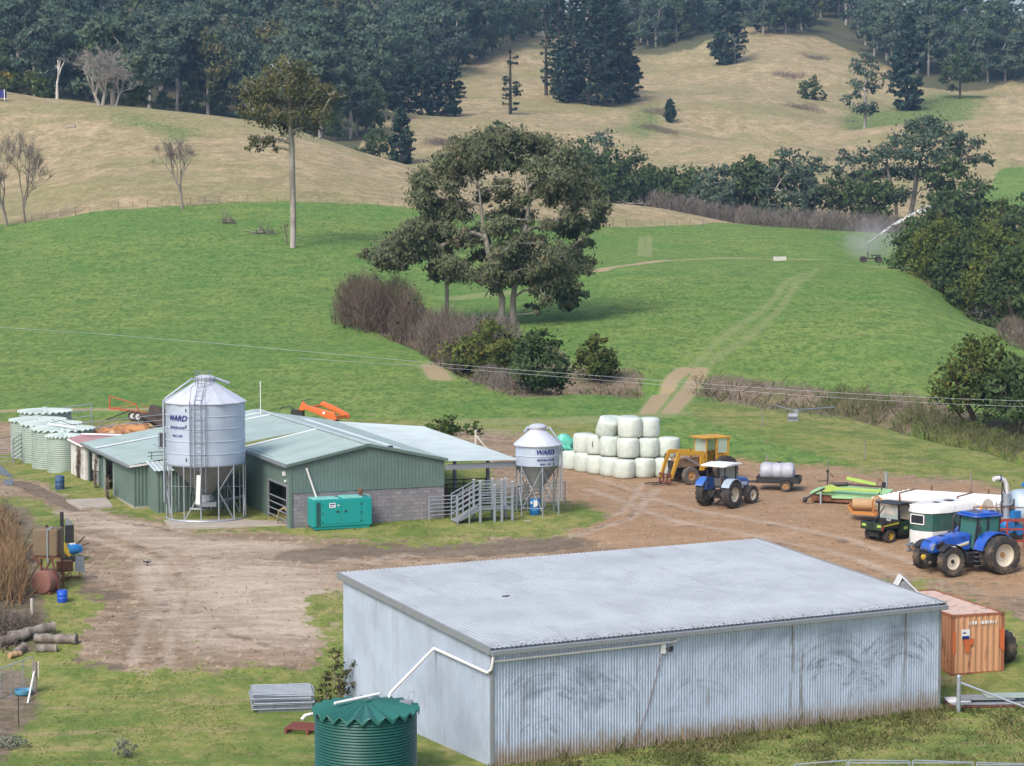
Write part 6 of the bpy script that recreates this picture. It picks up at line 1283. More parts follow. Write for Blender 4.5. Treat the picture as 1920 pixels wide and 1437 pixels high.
def tanker():
    g = ground(1930, 1030); o = thing('slurry_tanker', 'blue and galvanised slurry tanker with a goose neck pipe at the right frame edge', 'tanker', (g.x-.35, g.y+2.2, g.z), R(205))
    a = MB(); a.lathe([(.05,-2.2),(.6,-2.1),(.92,-1.85),(1.0,-1.5),(1.0,1.3),(.92,1.6),(.6,1.8),(.05,1.86)], 32, c=(-1.6,0,1.75), axis='x'); a.build('tank', M['slurry_galv'], o, smooth=50)
    a = MB(); a.lathe([(1.02,-.05),(1.02,.05)],32,c=(-1.0,0,1.75),axis='x',cap0=False,cap1=False); a.lathe([(1.02,-.05),(1.02,.05)],32,c=(-2.4,0,1.75),axis='x',cap0=False,cap1=False); a.build('tank_band', M['black'], o)
    for x in (-2.3,): 
        for s in (1,-1): wheel(o, x, s*1.0, .68, .5, .34, s, 'tyre', 'rim_cream', 14)
    a = MB(); a.bar((1.9,0,.7),(-3.4,.35,.8),.16); a.bar((1.9,0,.7),(-3.4,-.35,.8),.16); a.tube([(.0,.55,.75),(.0,-.55,.75)],.30,16); a.lathe([(.32,-.3),(.36,-.25),(.36,.25),(.32,.3)],20,c=(.75,.45,.95),axis='y'); a.build('drawbar', M['blue_drum'], o, smooth=40)
    a = MB(); a.tube([(.55,.1,.9),(.55,.1,2.6)],.22,16); a.lathe([(.33,1.3),(.33,1.38)],18,c=(.55,.1,0)); a.lathe([(.33,2.0),(.33,2.08)],18,c=(.55,.1,0)); a.build('pump_column', M['galv'], o, smooth=50)
    a = MB(); a.tube([(.55,.1,2.5),(.55,.1,3.0),(.70,.1,3.28),(1.0,.1,3.40),(1.35,.1,3.36)],.13,12); a.build('goose_neck', M['float_white'], o, smooth=60)
    a = MB(); a.lathe([(.16,-.03),(.16,.03)],14,c=(.98,.1,3.39),axis='x'); a.build('clamp', M['text_blue'], o)
    a = MB(); a.tube([(.75,.15,.9),(.9,.2,1.9),(.85,.15,3.2),(.6,.2,2.4),(.4,.5,1.2)],.035,6); a.tube([(.2,.3,2.3),(.35,.45,1.4),(.2,.5,.8)],.05,6); a.build('hose', M['black'], o, smooth=60)
    a = MB(); a.lathe([(.04,-.06),(.55,-.03),(.58,0),(.55,.03),(.04,.05)],28,c=(1.15,-.55,1.7),axis='x',wob=lambda th,i: .55+.45*abs(math.sin(th)) if False else 1); d = a.build('end_dish', M['dish_tan'], o, smooth=40); 
    for x, m in ((-.9,'blue_drum'),(-1.8,'blue_drum')): a = MB(); a.lathe([(.22,2.7),(.22,2.95),(.1,3.0)],16,c=(x,0,0)); a.tube([(x,0,2.9),(x+.2,0,3.1),(x+.4,0,2.9)],.07,8); a.build('top_valve', M[m], o, smooth=40)
    a = MB(); a.bb(.1,.5,.35,.75,1.35,1.75); a.build('control_box', M['blue_drum'], o)
M['dish_tan'] = paint('tan_disc', (.42,.38,.32), .6, .4)
tanker()
def red_rake():
    v = px(1868, 985, 113.5); o = thing('hay_rake', 'red tubular hay rake folded behind the blue tractor cab', 'rake', drop(v.x, 113.5), R(10))
    a = MB()
    for z in (.7,1.3,1.75): a.bar((-1.2,0,z),(2.2,.2,z-.1),.09)
    for x in (-1.1,-.3,.6,1.5,2.1): a.bar((x,0,.3),(x,.05,1.75),.07)
    a.bar((-1.2,0,.7),(.5,.1,1.75),.07); a.build('frame', M['red'], o)
    a = MB(); a.bar((-1.0,.5,1.7),(-1.0,.5,2.35),.05); a.bar((-.35,.5,1.7),(-.35,.5,2.35),.05); a.bar((-1.0,.5,2.35),(2.0,.5,2.25),.05); a.bar((-1.0,.5,1.7),(2.0,.5,1.7),.05); a.build('guard_rail', M['rust'], o)
    a = MB(); a.lathe([(.02,1.5),(.16,1.55),(.18,1.7),(.1,1.82)],14,c=(-.9,-.1,0)); a.build('hydraulic_motor', M['orange'], o, smooth=40)
    a = MB()
    for i in range(14): a.bar((-1.1+i*.24,-.05,.35),(-1.2+i*.24,-.5,.05),.025)
    a.build('tines', M['rust'], o)
red_rake()
def mower():
    g = ground(1575, 950); o = thing('disc_mower', 'lime green canvas covered disc mower lying on a stand leg', 'mower', (g.x, g.y+.6, g.z), R(-20))
    a = MB(); a.prism([(-1.7,.55),(-1.5,.75),(-.55,.9),(-.35,.62),(-.4,.5)], .1, 1.7, 'xz'); a.build('left_cover', M['lime'], o, bevel=.03)
    a = MB(); a.slab((-.5,.2,.62),(2.6,.35,.60),(2.7,1.9,.78),(-.2,1.9,.86),.06); a.slab((-.5,.2,.62),(2.6,.35,.60),(2.6,.30,.34),(-.4,.16,.34),.03); a.build('cutter_cover', M['lime'], o, bevel=.02)
    a = MB(); a.bb(-.4,2.65,.25,1.8,.12,.36); a.bb(-1.6,-.4,.2,1.6,.15,.5); a.build('cutter_bar', M['rust'], o)
    a = MB(); a.prism([(-1.0,.75),(-.7,1.05),(-.4,1.15),(0,1.0),(2.4,.95),(2.4,.83),(0,.85),(-.6,.7)], -.1, .15, 'xz'); a.build('headstock', M['lime_paint'], o, bevel=.02)
    a = MB(); a.tube([(-.5,.05,1.12),(.5,.05,1.18)],.12,10); a.tube([(.5,.05,1.18),(2.6,.2,1.10)],.05,8); a.build('hydraulic_ram', M['black'], o, smooth=50)
    a = MB(); a.tube([(-.6,0,1.0),(-1.3,-.25,.65),(-1.75,-.4,.32)],.055,8); a.lathe([(.02,-.12),(.14,-.1),(.16,.05),(.06,.12)],14,c=(-1.8,-.42,.26),axis='x'); a.build('drive_shaft', M['black'], o, smooth=50)
    a = MB(); a.bb(-1.0,-.92,-.25,-.17,-.1,.75); a.build('stand_leg', M['galv'], o)
    a = MB(); a.tube([(-.9,1.2,.8),(-.9,1.25,1.75),(-.55,1.2,1.4)],.035,6); a.bb(-.97,-.83,1.2,1.3,1.65,1.8); a.tube([(-1.5,1.4,1.1),(-.9,1.3,1.2)],.03,6); a.build('folding_guard', M['black'], o)
    a = MB(); a.prism([(.1,1.25),(.15,1.42),(1.8,1.12),(1.8,.98)], 1.5, 1.68, 'xz'); a.build('lift_boom', M['lime_paint'], o)
    a = MB(); a.tube([(1.7,1.6,1.0),(2.0,1.6,1.35),(2.3,1.55,1.0)],.03,6); a.build('hose', M['red_rust'], o)
    a = MB(); a.bb(2.2,2.34,1.95,2.09,-.2,1.75); a.build('strainer_post', M['galv_dull'], o)
    a = MB(); a.tube([(2.5,.1,1.25),(2.2,-.1,.55)],.035,6); a.lathe([(.02,1.15),(.12,1.2),(.12,1.35),(.02,1.4)],10,c=(2.5,.1,0)); a.build('gearbox', M['black'], o)
mower()
def trailer():
    g = ground(1463, 921); o = thing('tank_trailer', 'small black box trailer carrying a grey plastic tank', 'trailer', (g.x, g.y+.6, g.z), R(-12))
    a = MB(); a.bb(-1.25,1.25,-.75,.75,.45,.52)
    for b in ((-1.25,1.25,-.75,-.71),(-1.25,1.25,.71,.75),(-1.25,-1.2,-.75,.75),(1.2,1.25,-.75,.75)): a.bb(*b,.5,.82)
    a.bar((-1.2,.3,.45),(-2.4,0,.42),.07); a.bar((-1.2,-.3,.45),(-2.4,0,.42),.07); a.build('body', M['black'], o)
    for s in (1,-1):
        wheel(o, .45, s*.86, .32, .2, .19, s, 'tyre', 'rim_rust'); a = MB(); arc_fender(a, .36, s*.77, s*.98, R(10), R(170), .02, 8, .45, .32); a.build('mudguard', M['black'], o)
    def tk():
        t = thing('liquid_tank', 'grey ribbed plastic tank lying in the black trailer', 'tank', (g.x, g.y+.6, g.z+.54), R(-12)); a = MB()
        a.lathe([(.02,-1.02),(.35,-1.0),(.50,-.88),(.53,-.7),(.53,-.25),(.50,-.22),(.50,-.12),(.53,-.08),(.53,.30),(.50,.33),(.50,.43),(.53,.46),(.53,.75),(.48,.92),(.3,1.0),(.02,1.02)], 28, c=(-.1,0,.52), axis='x', wob=lambda th, i: 1.0+.12*abs(math.cos(th))); a.build('shell', M['poly_grey'], t, smooth=50)
        a = MB(); a.lathe([(.16,1.0),(.16,1.1),(.05,1.12)],14,c=(.0,0,0)); a.build('lid', M['black'], t)
    tk()
trailer()
def genset():
    g = ground(588, 997); o = thing('generator', 'teal green generator cabinet on a skid in front of the block wall', 'generator', (g.x, g.y, 3.0), dang)
    a = MB(); a.bb(0,3.2,0,1.1,.16,1.58); a.bb(.1,3.1,.05,1.05,.0,.16); b = a.build('cabinet', M['teal'], o, bevel=.03)
    a = MB(); a.bb(.02,1.42,.02,1.08,1.58,1.63); a.bb(1.66,2.7,.02,1.08,1.58,1.66); a.build('roof_panel', M['teal_top'], o, bevel=.02)
    a = MB()
    for i in range(3): a.bb(.17+i*.08,.22+i*.08,-.012,.0,.2,1.45)
    a.build('louvre', M['dark_void'], o)
    for x0, x1 in ((.48,1.5),(1.56,2.58)): a = MB(); a.bb(x0,x1,-.018,.0,.3,1.5); d = a.build('door', M['teal'], o, bevel=.008); a = MB(); xx = x1-.18 if x0 < 1 else x0+.2; a.bb(xx-.07,xx+.07,-.03,-.018,.88,.98); a.build('handle', M['black'], d)
    a = MB()
    for x in (.5,2.62):
        for z in (.4,.85,1.3): a.bb(x-.025,x+.025,-.03,.0,z-.04,z+.04)
    a.build('hinges', M['black'], o)
    a = MB(); a.bb(.86,1.2,-.024,-.016,1.15,1.40); a.mat(1).bb(.90,1.16,-.027,-.022,1.29,1.35); a.bb(.90,1.10,-.027,-.022,1.20,1.23); a.build('rating_label', [M['white'], M['text_blue']], o)
    a = MB(); a.lathe([(.045,-.03),(.045,.0)],14,c=(1.36,0,1.26),axis='y'); a.build('gauge', M['white'], o)
    a = MB(); a.lathe([(.05,1.6),(.05,1.75),(.13,1.80),(.14,1.95),(.05,2.0)],14,c=(2.8,.7,0)); a.build('exhaust', M['rust'], o, smooth=40)
    a = MB(); a.tube([(3.1,.1,1.58),(3.1,.1,1.68),(3.1,1.0,1.68),(3.1,1.0,1.58)],.02,6); a.build('lifting_bar', M['teal_top'], o)
genset()
q0 = dw(1.15, -.30); a = MB(); a.tube([(0,0,0), DE1*-.68+DE2*-.02+Vector((0,0,2.0))],.055,8); o = a.build('pvc_pipe', M['white_pvc'], smooth=60); o.location = (q0.x, q0.y, 4.0); o.location = dw(1.55,-.12,1.05); tag(o, 'white plastic pipe leaning on the green wall behind the teal generator', 'pipe')
# ---------------------------------------------------------------- bales
def bale_mat():
    t = NT('bale_wrap'); O = t.obj(); n = t.noise(2.6, O, 4, .6); n2 = t.noise(5, t.scale(O, (1,1,.12)), 4); ri = t.n('ObjectInfo').outputs['Random']
    c = t.mix(t.step(n, .4, .66), (.52,.585,.53), (.43,.49,.445)); c = t.mix(t.math('MULTIPLY', ri, .3), c, (.64,.63,.55))
    z = t.n('SeparateXYZ', {0: O}).outputs[2]; c = t.mix(t.math('MULTIPLY', t.math('SUBTRACT', 1.0, t.step(t.math('ADD', z, t.math('MULTIPLY', n, .3)), .05, .45)), .45), c, (.40,.34,.22))
    c = t.mix(t.math('MULTIPLY', t.step(t.noise(7, O, 4, .7), .60, .72), .3), c, (.36,.40,.38))
    return t.bsdf(c, .32, 0, t.math('ADD', n2, t.math('MULTIPLY', n, .6)), .35, .03, spec=.4)
M['bale'] = bale_mat()
def bale_mesh(seed):
    rng = np.random.default_rng(seed); ph = rng.random(4)*6; r, h = .645, 1.17
    pr = [(.02,.0),(.50,.0),(.60,.04),(.645,.14),(.665,.45),(.662,.8),(.64,1.03),(.60,1.12),(.50,1.17),(.02,1.185)]
    a = MB(); a.lathe(pr, 40, cap0=False, cap1=False, wob=lambda th, i: 1+.018*math.sin(2*th+ph[0]+i*.3)+.012*math.sin(5*th+ph[1])+.006*math.sin(11*th+ph[2]+i))
    return a
bale_protos = []
BL = [(0,1109,882,''),(0,1124,889,''),(0,1137,893,''),(0,1153,896,''),(0,1171,899,''),(0,1209,897,''),(0,1246,893,''),
      (1,1132,0,''),(1,1148,0,''),(1,1162,0,''),(1,1181,0,''),(1,1219,0,''),(1,1257,0,'')]
bb_ = ground(1171, 899); e = Vector((math.cos(R(12)), math.sin(R(12)), 0)); f = Vector((-.62, .78, 0)); E1, F1 = 1.25, 1.22
lay = []
for i in range(4): lay.append((e*(i*E1), 0))
for i in range(1, 6): lay.append((f*(i*F1), 0))
for i in range(4): 
    for j in (1, 2, 3): lay.append((e*(i*E1)+f*(j*F1), -1))
names = {0:'front row'}
pos = [(p, 0, 0) for p, k in lay if k == 0]
up1 = [e*(i*E1+.55)+f*.42 for i in range(3)]+[f*(j*F1+.5)+e*.28 for j in (1,2,3)]
pos += [(p, 1, 0) for p in up1]
inner = [e*(i*E1)+f*(j*F1) for i in (1,2) for j in (1,2)]
pos += [(p, 0, 0) for p in inner]+[(e*(1.75)+f*1.9, 1, 0), (e*.95+f*2.2, 1, 0)]
up2 = [(e*1.0+f*.95, 0), (e*2.25+f*1.0, 0), (e*.35+f*2.3, .42), (e*1.75+f*2.2, 0), (e*1.1+f*2.9, 0)]
pos += [(p, 2, t) for p, t in up2]
LB = {0:['front bale at the corner of the bottom row','second bottom bale from the front corner, right of it','third bottom bale along the front, just left of the yellow loader','bottom bale hidden behind the yellow loader bonnet','second bottom bale going left from the corner','third bottom bale going left from the corner','fourth bottom bale going left from the corner','far left bottom bale below the teal plastic','last bottom bale behind the teal plastic'],
 1:['middle bale over the front corner','middle bale left of the one touching the loader cab','middle bale beside the loader cab roof','middle bale on the left face next to the corner one','middle bale with a dark tear in its wrap','last middle bale at the left end']}
cnt = {0:0, 1:0}
t2 = ['largest front bale of the top layer','squarish bale at the right end of the top layer','tilted bale at the left end of the top layer','back bale of the top layer on the right','back bale of the top layer at its peak']
k2 = 0; inn = 0
for i, (p, L, tilt) in enumerate(pos):
    P = bb_+p+Vector((0,.65,0)); z = float(zt(P.x, P.y)) if L == 0 else 0
    rng = np.random.default_rng(900+i); base = float(zt(bb_.x+1, bb_.y+1.5)); z = (float(zt(P.x, P.y))-.03) if L == 0 else base+L*1.165+.0
    if L == 2: lb = t2[k2]; k2 += 1
    elif cnt[L] < len(LB[L]): lb = LB[L][cnt[L]]; cnt[L] += 1
    else: inn += 1; lb = ['bale buried inside the stack', 'bale inside the stack']  [0]
    if i < 3:
        o = bale_mesh(i).build('silage_bale', M['bale'], smooth=70); bale_protos.append(o)
    else: o = bale_protos[i % 3].copy(); COL.objects.link(o)
    o.location = (P.x, P.y, z); o.rotation_euler = (rng.normal()*.02, tilt, rng.random()*6); s = rng.uniform(.97, 1.05); o.scale = (s, s, rng.uniform(.97,1.02))
    if L == 2 and k2 == 1: o.scale = (1.18, 1.05, 1.04)
    tag(o, 'pale green wrapped '+lb if 'buried' not in lb else 'pale green wrapped bale buried inside the stack', 'bale', 'wrapped silage bales stacked in a heap')
a = MB(); a.box((0,0,0), (.05,.03,.34)); o = [x for x in sc.objects if x.get('label','').endswith('dark tear in its wrap')][0]
tr = a.build('wrap_tear', M['black'], o); tr.location = (-.05,-.655,.62)
tr.matrix_parent_inverse = Matrix.Rotation(-o.rotation_euler.z-.35, 4, 'Z')
def crumpled(name, label, cat, loc, sx, sy, sz, mat, seed, rot=0, group=None):
    bm = bmesh.new(); bmesh.ops.create_icosphere(bm, subdivisions=4, radius=1); rng = np.random.default_rng(seed); q = rng.random(9)*9
    for v in bm.verts:
        c = v.co; k = 1+.22*math.sin(3.1*c.x+q[0])*math.sin(4.2*c.y+q[1])+.16*math.sin(7*c.z+5*c.x+q[2])+.09*math.sin(13*c.y+9*c.x+q[3]); c *= k
        c.x *= sx; c.y *= sy; c.z = max(c.z, -.25)*sz
    me = bpy.data.meshes.new(name); bm.to_mesh(me); bm.free(); me.materials.append(M[mat]); me.polygons.foreach_set('use_smooth', [True]*len(me.polygons))
    o = bpy.data.objects.new(name, me); COL.objects.link(o); o.location = loc; o.rotation_euler = (0,0,rot); return tag(o, label, cat, group)
M['teal_plastic'] = paint('teal_plastic', (.10,.50,.38), .3, .3, (.3,.6,.5))
far_b = bb_+f*(5*F1)+Vector((.2,.65,1.1)); crumpled('plastic_sheet', 'crumpled teal plastic sheet lying on the far left bales', 'plastic', far_b+Vector((-.1,-.35,.32)), .85, .6, .62, 'teal_plastic', 3, .2)
# ---------------------------------------------------------------- white pipes on a rack
def pipes():
    c = ground(1650, 962); b0 = px(1650, 936, 122.8); g0 = drop(b0.x, 122.8); L = Vector((.88,-.475,0)); W = Vector((.60,.80,0)); r = .135
    rk = thing('pipe_rack', 'low rusty steel rack holding the white pipes', 'rack', g0, 0)
    for k, s in enumerate((1.2, 4.4)):
        a = MB(); p = L*s; a.bar(p-W*.25+Vector((0,0,.32)), p+W*3.6+Vector((0,0,.32)), .1); a.bar(p-W*.22+Vector((0,0,-.2)), p-W*.22+Vector((0,0,1.35)), .08); a.bar(p+W*3.58+Vector((0,0,-.2)), p+W*3.58+Vector((0,0,1.35)), .08)
        a.bar(p-W*.22+Vector((0,0,1.35)), p+W*1.6+Vector((0,0,1.38)), .06); a.build('rack_frame', M['rust'], rk)
    mb = MB(); mb.tube([(0,0,0), L*6.2], r, 14, caps=False); mb.tube([L*.02, L*6.18], r*.9, 14, caps=True); me = mb.build('white_pipe', M['white_pvc'], smooth=50); first = True
    for lv in range(3):
        for i in range(13-(lv > 1)*0):
            q = W*(i*r*2.03)+Vector((0,0,.38+r+lv*r*1.78))+L*(.12*math.sin(i*3.1+lv*2)); q += W*(r if lv % 2 else 0)
            o = me if first else me.copy()
            if not first: COL.objects.link(o)
            first = False; o.location = g0+q; tag(o, 'long white plastic pipe stacked on the rusty rack', 'pipe', 'white pipes stacked on the rack')
pipes()
def skip_bucket():
    g = ground(1625, 985); o = thing('loader_bucket', 'rusty orange loader bucket holding a cut log behind the buggy', 'bucket', (g.x, g.y+1.0, g.z+.1), R(-15))
    a = MB(); a.prism([(-.9,.75),(-.6,.35),(1.4,.25),(1.5,.9),(1.42,.9),(1.3,.42),(-.55,.46),(-.82,.8)], -.1, 1.3, 'xz'); a.build('shell', M['orange_rust'], o)
    a = MB(); a.tube([(.5,.0,.5),(.5,.0,1.2),(.7,.0,1.35),(.9,.0,1.2),(.9,.0,.5)], .05, 6); a.build('hoop', M['orange_rust'], o)
    l = MB(); l.lathe([(.02,-.55),(.30,-.54),(.32,-.4),(.30,.5),(.02,.52)], 16, c=(-.1,.5,.82), axis='x'); lo = l.build('cut_log', M['tan_wood']); lo.location = o.location; lo.rotation_euler = o.rotation_euler; tag(lo, 'tan cut log lying in the rusty orange bucket', 'log')
    c = MB(); c.box((.75,.6,.95), (.7,.5,.4), .3); c.box((.6,.4,1.15),(.4,.4,.2),.8); co_ = c.build('feed_bag', M['cream'], bevel=.06); co_.location = o.location; co_.rotation_euler = o.rotation_euler; tag(co_, 'cream feed bag slumped in the rusty orange bucket', 'bag')
M['orange_rust'] = rusty('orange_rust_paint', (.50,.20,.05), (.22,.08,.03), .4); M['cream'] = paint('cream_bag', (.60,.55,.42), .7, .3)
skip_bucket()
# ---------------------------------------------------------------- drums, gates, container
def drum(name, label, loc, r, h, mat, rings=True, cat='drum', lid=None):
    a = MB(); pr = [(r*.96,0),(r,.03),(r,h*.31),(r*1.035,h*.33),(r,h*.35),(r,h*.64),(r*1.035,h*.66),(r,h*.68),(r,h-.03),(r*.95,h),(r*.93,h-.02),(.02,h-.02)]
    a.lathe(pr, 24, cap1=False); o = a.build(name, M[mat], smooth=40); o.location = loc; tag(o, label, cat)
    if lid: a = MB(); a.prism([(-.08,h*.55),(.14,h*.62),(.12,h*.95),(-.06,h*.98)], -r-.012, -r+.05, 'xz'); a.prism([(-.22,h*.72),(-.12,h*.78),(-.18,h*.92),(-.24,h*.88)], -r*.9-.012, -r*.9+.05, 'xz'); a.build('hazard_label', M['white'], o)
    return o
drum('plastic_drum', 'blue plastic drum standing under the small hopper silo', px(1003, 970, 123.2)*1.0, .29, .9, 'blue_drum', lid=True).location.z = 3.12
v = px(112, 903, 133.6); drum('plastic_drum', 'blue plastic drum beside the small pale tank', drop(v.x, 133.6), .27, .80, 'dull_blue')
v = ground(117, 1129); drum('plastic_drum', 'bright blue drum below the raised rusty fuel tank', v, .24, .55, 'bright_blue')

def gate_panel(L, H, nr, mat):
    a = MB(); 
    for x in (0, L): a.tube([(x,0,0),(x,H,0)], .025, 6)
    for y in np.linspace(0, H, nr): a.tube([(0,y,0),(L,y,0)], .022 if 0 < y < H else .026, 6)
    for x in (L*.33, L*.67): a.bar((x,0,0),(x,H,0),.04,.02)
    return a
def gates():
    g = ground(500, 1336); first = None
    for i in range(8):
        if first is None: o = gate_panel(2.35, 1.75, 9, 'galv').build('gate_panel', M['galv'], smooth=50); first = o
        else: o = first.copy(); COL.objects.link(o)
        rng = np.random.default_rng(i); o.location = (g.x-.55+rng.normal()*.05, g.y-.15+rng.normal()*.05, g.z+.14+i*.085); o.rotation_euler = (0, 0, R(8)+rng.normal()*.015)
        tag(o, 'galvanised gate panel in the flat stack beside the green tank', 'gate panel', 'galvanised gate panels stacked flat')
    a = MB()
    for y in (0,.32,.64,.96): a.bb(-.9,.9,y-.06,y+.06,.18,.24)
    for x in (-.85,0,.85): a.bb(x-.05,x+.05,-.06,1.02,.0,.18)
    o = a.build('rusty_pallet', M['red_rust']); q = ground(574, 1378); o.location = (q.x+.05, q.y, q.z); o.rotation_euler = (0,0,R(-12)); tag(o, 'rusty brown steel pallet beside the green tank', 'pallet')
    a = MB()
    for i in range(2): a.bb(-1.1,1.2,-.2+i*.9,-.1+i*.9,0,.12)
    o = a.build('bearer', M['galv_dull']); o.location = (g.x+.7, g.y+.3, g.z); o.rotation_euler = (0,0,R(8)); tag(o, 'pair of steel bearers under the stacked gate panels', 'bearers')
gates()
def container():
    a0 = ground(1783, 1268); L = 6.06; Wd = 2.44; H = 2.59; ang = R(18)
    o = thing('shipping_container', 'rusty orange shipping container behind the right end of the big shed', 'container', (a0.x+.03, a0.y, a0.z-.03), ang)
    C_ = M['cont_orange']
    a = MB(); corr_wall(a, (.1,.03), (Wd-.1,.03), .12, H-.1, .27, .045); a.build('end_wall', M['cont_end'], o)
    a = MB(); corr_wall(a, (.03,L-.1), (.03,.1), .12, H-.1, .27, .045); corr_wall(a, (Wd-.03,.1), (Wd-.03,L-.1), .12, H-.1, .27, .045); corr_wall(a, (Wd-.1,L-.03), (.1,L-.03), .12, H-.1, .27, .045); a.build('side_wall', C_, o)
    a = MB(); corr_roof(a, (.05,.05,H-.05), (.05,L-.05,H-.05), (Wd-.05,L-.05,H-.045), (Wd-.05,.05,H-.045), .24, .02); a.build('roof', M['cont_roof'], o)
    a = MB()
    for x in (.05, Wd-.05):
        for y in (.05, L-.05): a.bar((x,y,0),(x,y,H),.13)
        a.bar((x,.1,H-.05),(x,L-.1,H-.05),.1); a.bar((x,.1,.07),(x,L-.1,.07),.13)
    for y in (.05, L-.05): a.bar((.1,y,H-.05),(Wd-.1,y,H-.05),.1); a.bar((.1,y,.07),(Wd-.1,y,.07),.13)
    a.build('frame', M['cont_frame'], o)
    a = MB()
    for x in (.06, Wd-.06):
        for y in (.06, L-.06):
            for z in (.06, H-.06): a.box((x,y,z),(.18,.18,.13))
    a.build('corner_casting', M['rust'], o)
    a = MB(); a.bb(.40,.78,-.075,-.05,1.58,1.98); a.mat(1).bb(.42,.76,-.078,-.07,1.58,1.70); a.bb(.46,.60,-.078,-.07,1.80,1.86); a.build('sticker', [M['white'], M['text_blue']], o)
    a = MB()
    for x, w_ in ((.72,.03),(.80,.03),(.90,.09),(1.03,.09),(1.27,.03),(1.35,.10),(1.50,.10),(1.63,.04),(1.73,.09),(1.86,.04),(2.0,.05)): a.bb(x,x+w_,-.052,-.046,2.16,2.30)
    a.build('lettering', M['white'], o)
    a = MB(); a.prism([(.5,1.55),(1.0,1.58),(.98,1.3),(.82,1.28),(.78,.95),(.6,.98),(.58,1.3)], -.055, -.05, 'xz'); a.build('paint_patch', M['orange_paint2'], o); a = MB(); a.prism([(.02,1.9),(.14,1.9),(.16,1.0),(.02,.9)], -.032, -.02, 'xz'); a.build('paint_patch', M['orange_paint2'], o); a = MB(); a.prism([(Wd-.22,1.9),(Wd,1.9),(Wd,.95),(Wd-.2,1.1)], -.052, -.02, 'xz'); a.build('paint_patch', M['orange_paint2'], o)
M['cont_orange'] = rusty('container_side', (.34,.16,.08), (.17,.07,.035), .35); M['cont_end'] = rusty('container_end', (.52,.275,.145), (.24,.10,.05), .22); M['cont_roof'] = rusty('container_roof', (.50,.37,.31), (.30,.19,.14), .45, streak=False)
M['cont_frame'] = rusty('container_frame', (.30,.11,.05), (.15,.055,.03), .5); M['orange_paint2'] = paint('fresh_orange', (.52,.12,.035), .5, .3, (.4,.2,.1))
container()
g = ground(1884, 1250); o = thing('tractor_tyre', 'big black tractor tyre leaning at the far side of the container', 'tyre', (g.x+.05, g.y+.8, g.z-.02), R(-62)); wheel(o, 0, 0, .72, .5, .40, 1, 'tyre', 'black', 14, 'tread')
v = px(1695, 1096, 97.5); g = drop(v.x, 97.5); a = MB(); a.prism([(-.55,0),(.55,0),(.55,1.15),(.12,1.5),(-.2,1.45),(-.55,1.05)], -.4, .4, 'xz'); a.mat(1).slab((-.62,-.45,1.1),(-.62,.45,1.1),(-.15,.45,1.53),(-.15,-.45,1.53),.04); a.slab((-.15,-.45,1.53),(-.15,.45,1.53),(.6,.45,1.2),(.6,-.45,1.2),.04)
o = a.build('feed_hopper', [M['galv_dull'], M['white']], bevel=.02); o.location = g+Vector((0,0,2.12)); o.location.z = g.z; o.scale = (1,1,2.2); tag(o, 'white topped feed hopper peeping over the big shed roof', 'hopper')
# flat sheets by the container and the braced post
g = ground(1775, 1330)
for i, (dx, dy, L, W, m, lb) in enumerate([(.0,.0,6.0,1.0,'red_rust','lowest red brown steel sheet in the pile by the braced post'),(.1,.1,6.0,.95,'galv','galvanised sheet in the pile by the braced post'),(.05,.25,.9,.8,'white','white sheet end at the left of the flat pile'),(.55,.3,2.2,.8,'galv_dull','grey sheet on top of the flat pile'),(1.6,.3,5.0,.75,'pale_tank','pale green sheet on top of the flat pile')]):
    a = MB(); a.bb(dx, dx+L, dy, dy+W, 0, .06); o = a.build('steel_sheet', M[m], bevel=.01); o.location = (g.x+.1, g.y+.1, g.z+.03+i*.075); o.rotation_euler = (0,0,R(3)); tag(o, lb, 'sheet', 'flat sheets piled on the grass')
g = ground(1797, 1335); o = thing('braced_post', 'thick galvanised gate post with a long diagonal brace at lower right', 'post', g, 0)
a = MB(); a.tube([(0,0,-.4),(0,0,1.42)], .085, 12); a.lathe([(.09,1.42),(.06,1.47),(.01,1.48)],12,cap0=False); a.build('post', M['galv'], o, smooth=40); a = MB(); a.tube([(.03,0,1.18),(3.3,-.6,.0)], .045, 8); a.build('brace', M['galv'], o, smooth=40)
# temporary fence across the bottom right corner
pts = [px(x, y, 78.6) for x, y in ((1490,1434),(1588,1426),(1592,1426),(1706,1427),(1712,1426),(1824,1430),(1832,1430),(1950,1434))]
for i in range(4):
    p, q = pts[2*i], pts[2*i+1]; o = thing('temporary_fence', ['galvanised fence panel top rail at bottom right, leftmost of the run','galvanised fence panel top rail at bottom right, second from the left','galvanised fence panel top rail at bottom right, third from the left','galvanised fence panel top rail at bottom right, cut by the frame'][i], 'fence panel', (p.x, p.y, 0), 0, 'galvanised fence panels along the bottom edge')
    h = p.z; d = Vector((q.x-p.x, q.y-p.y, q.z-p.z)); a = MB(); a.tube([(0,0,-.2),(0,0,h-.02),Vector((0,0,h))+d*.02,Vector((0,0,h))+d*.98,(d.x,d.y,h+d.z-.02),(d.x,d.y,-.2)], .028, 7)
    for z in (.25,.55,.85): a.tube([(0,0,h*z),(d.x,d.y,h*z)], .02, 6)
    a.build('frame', M['galv'], o, smooth=50)
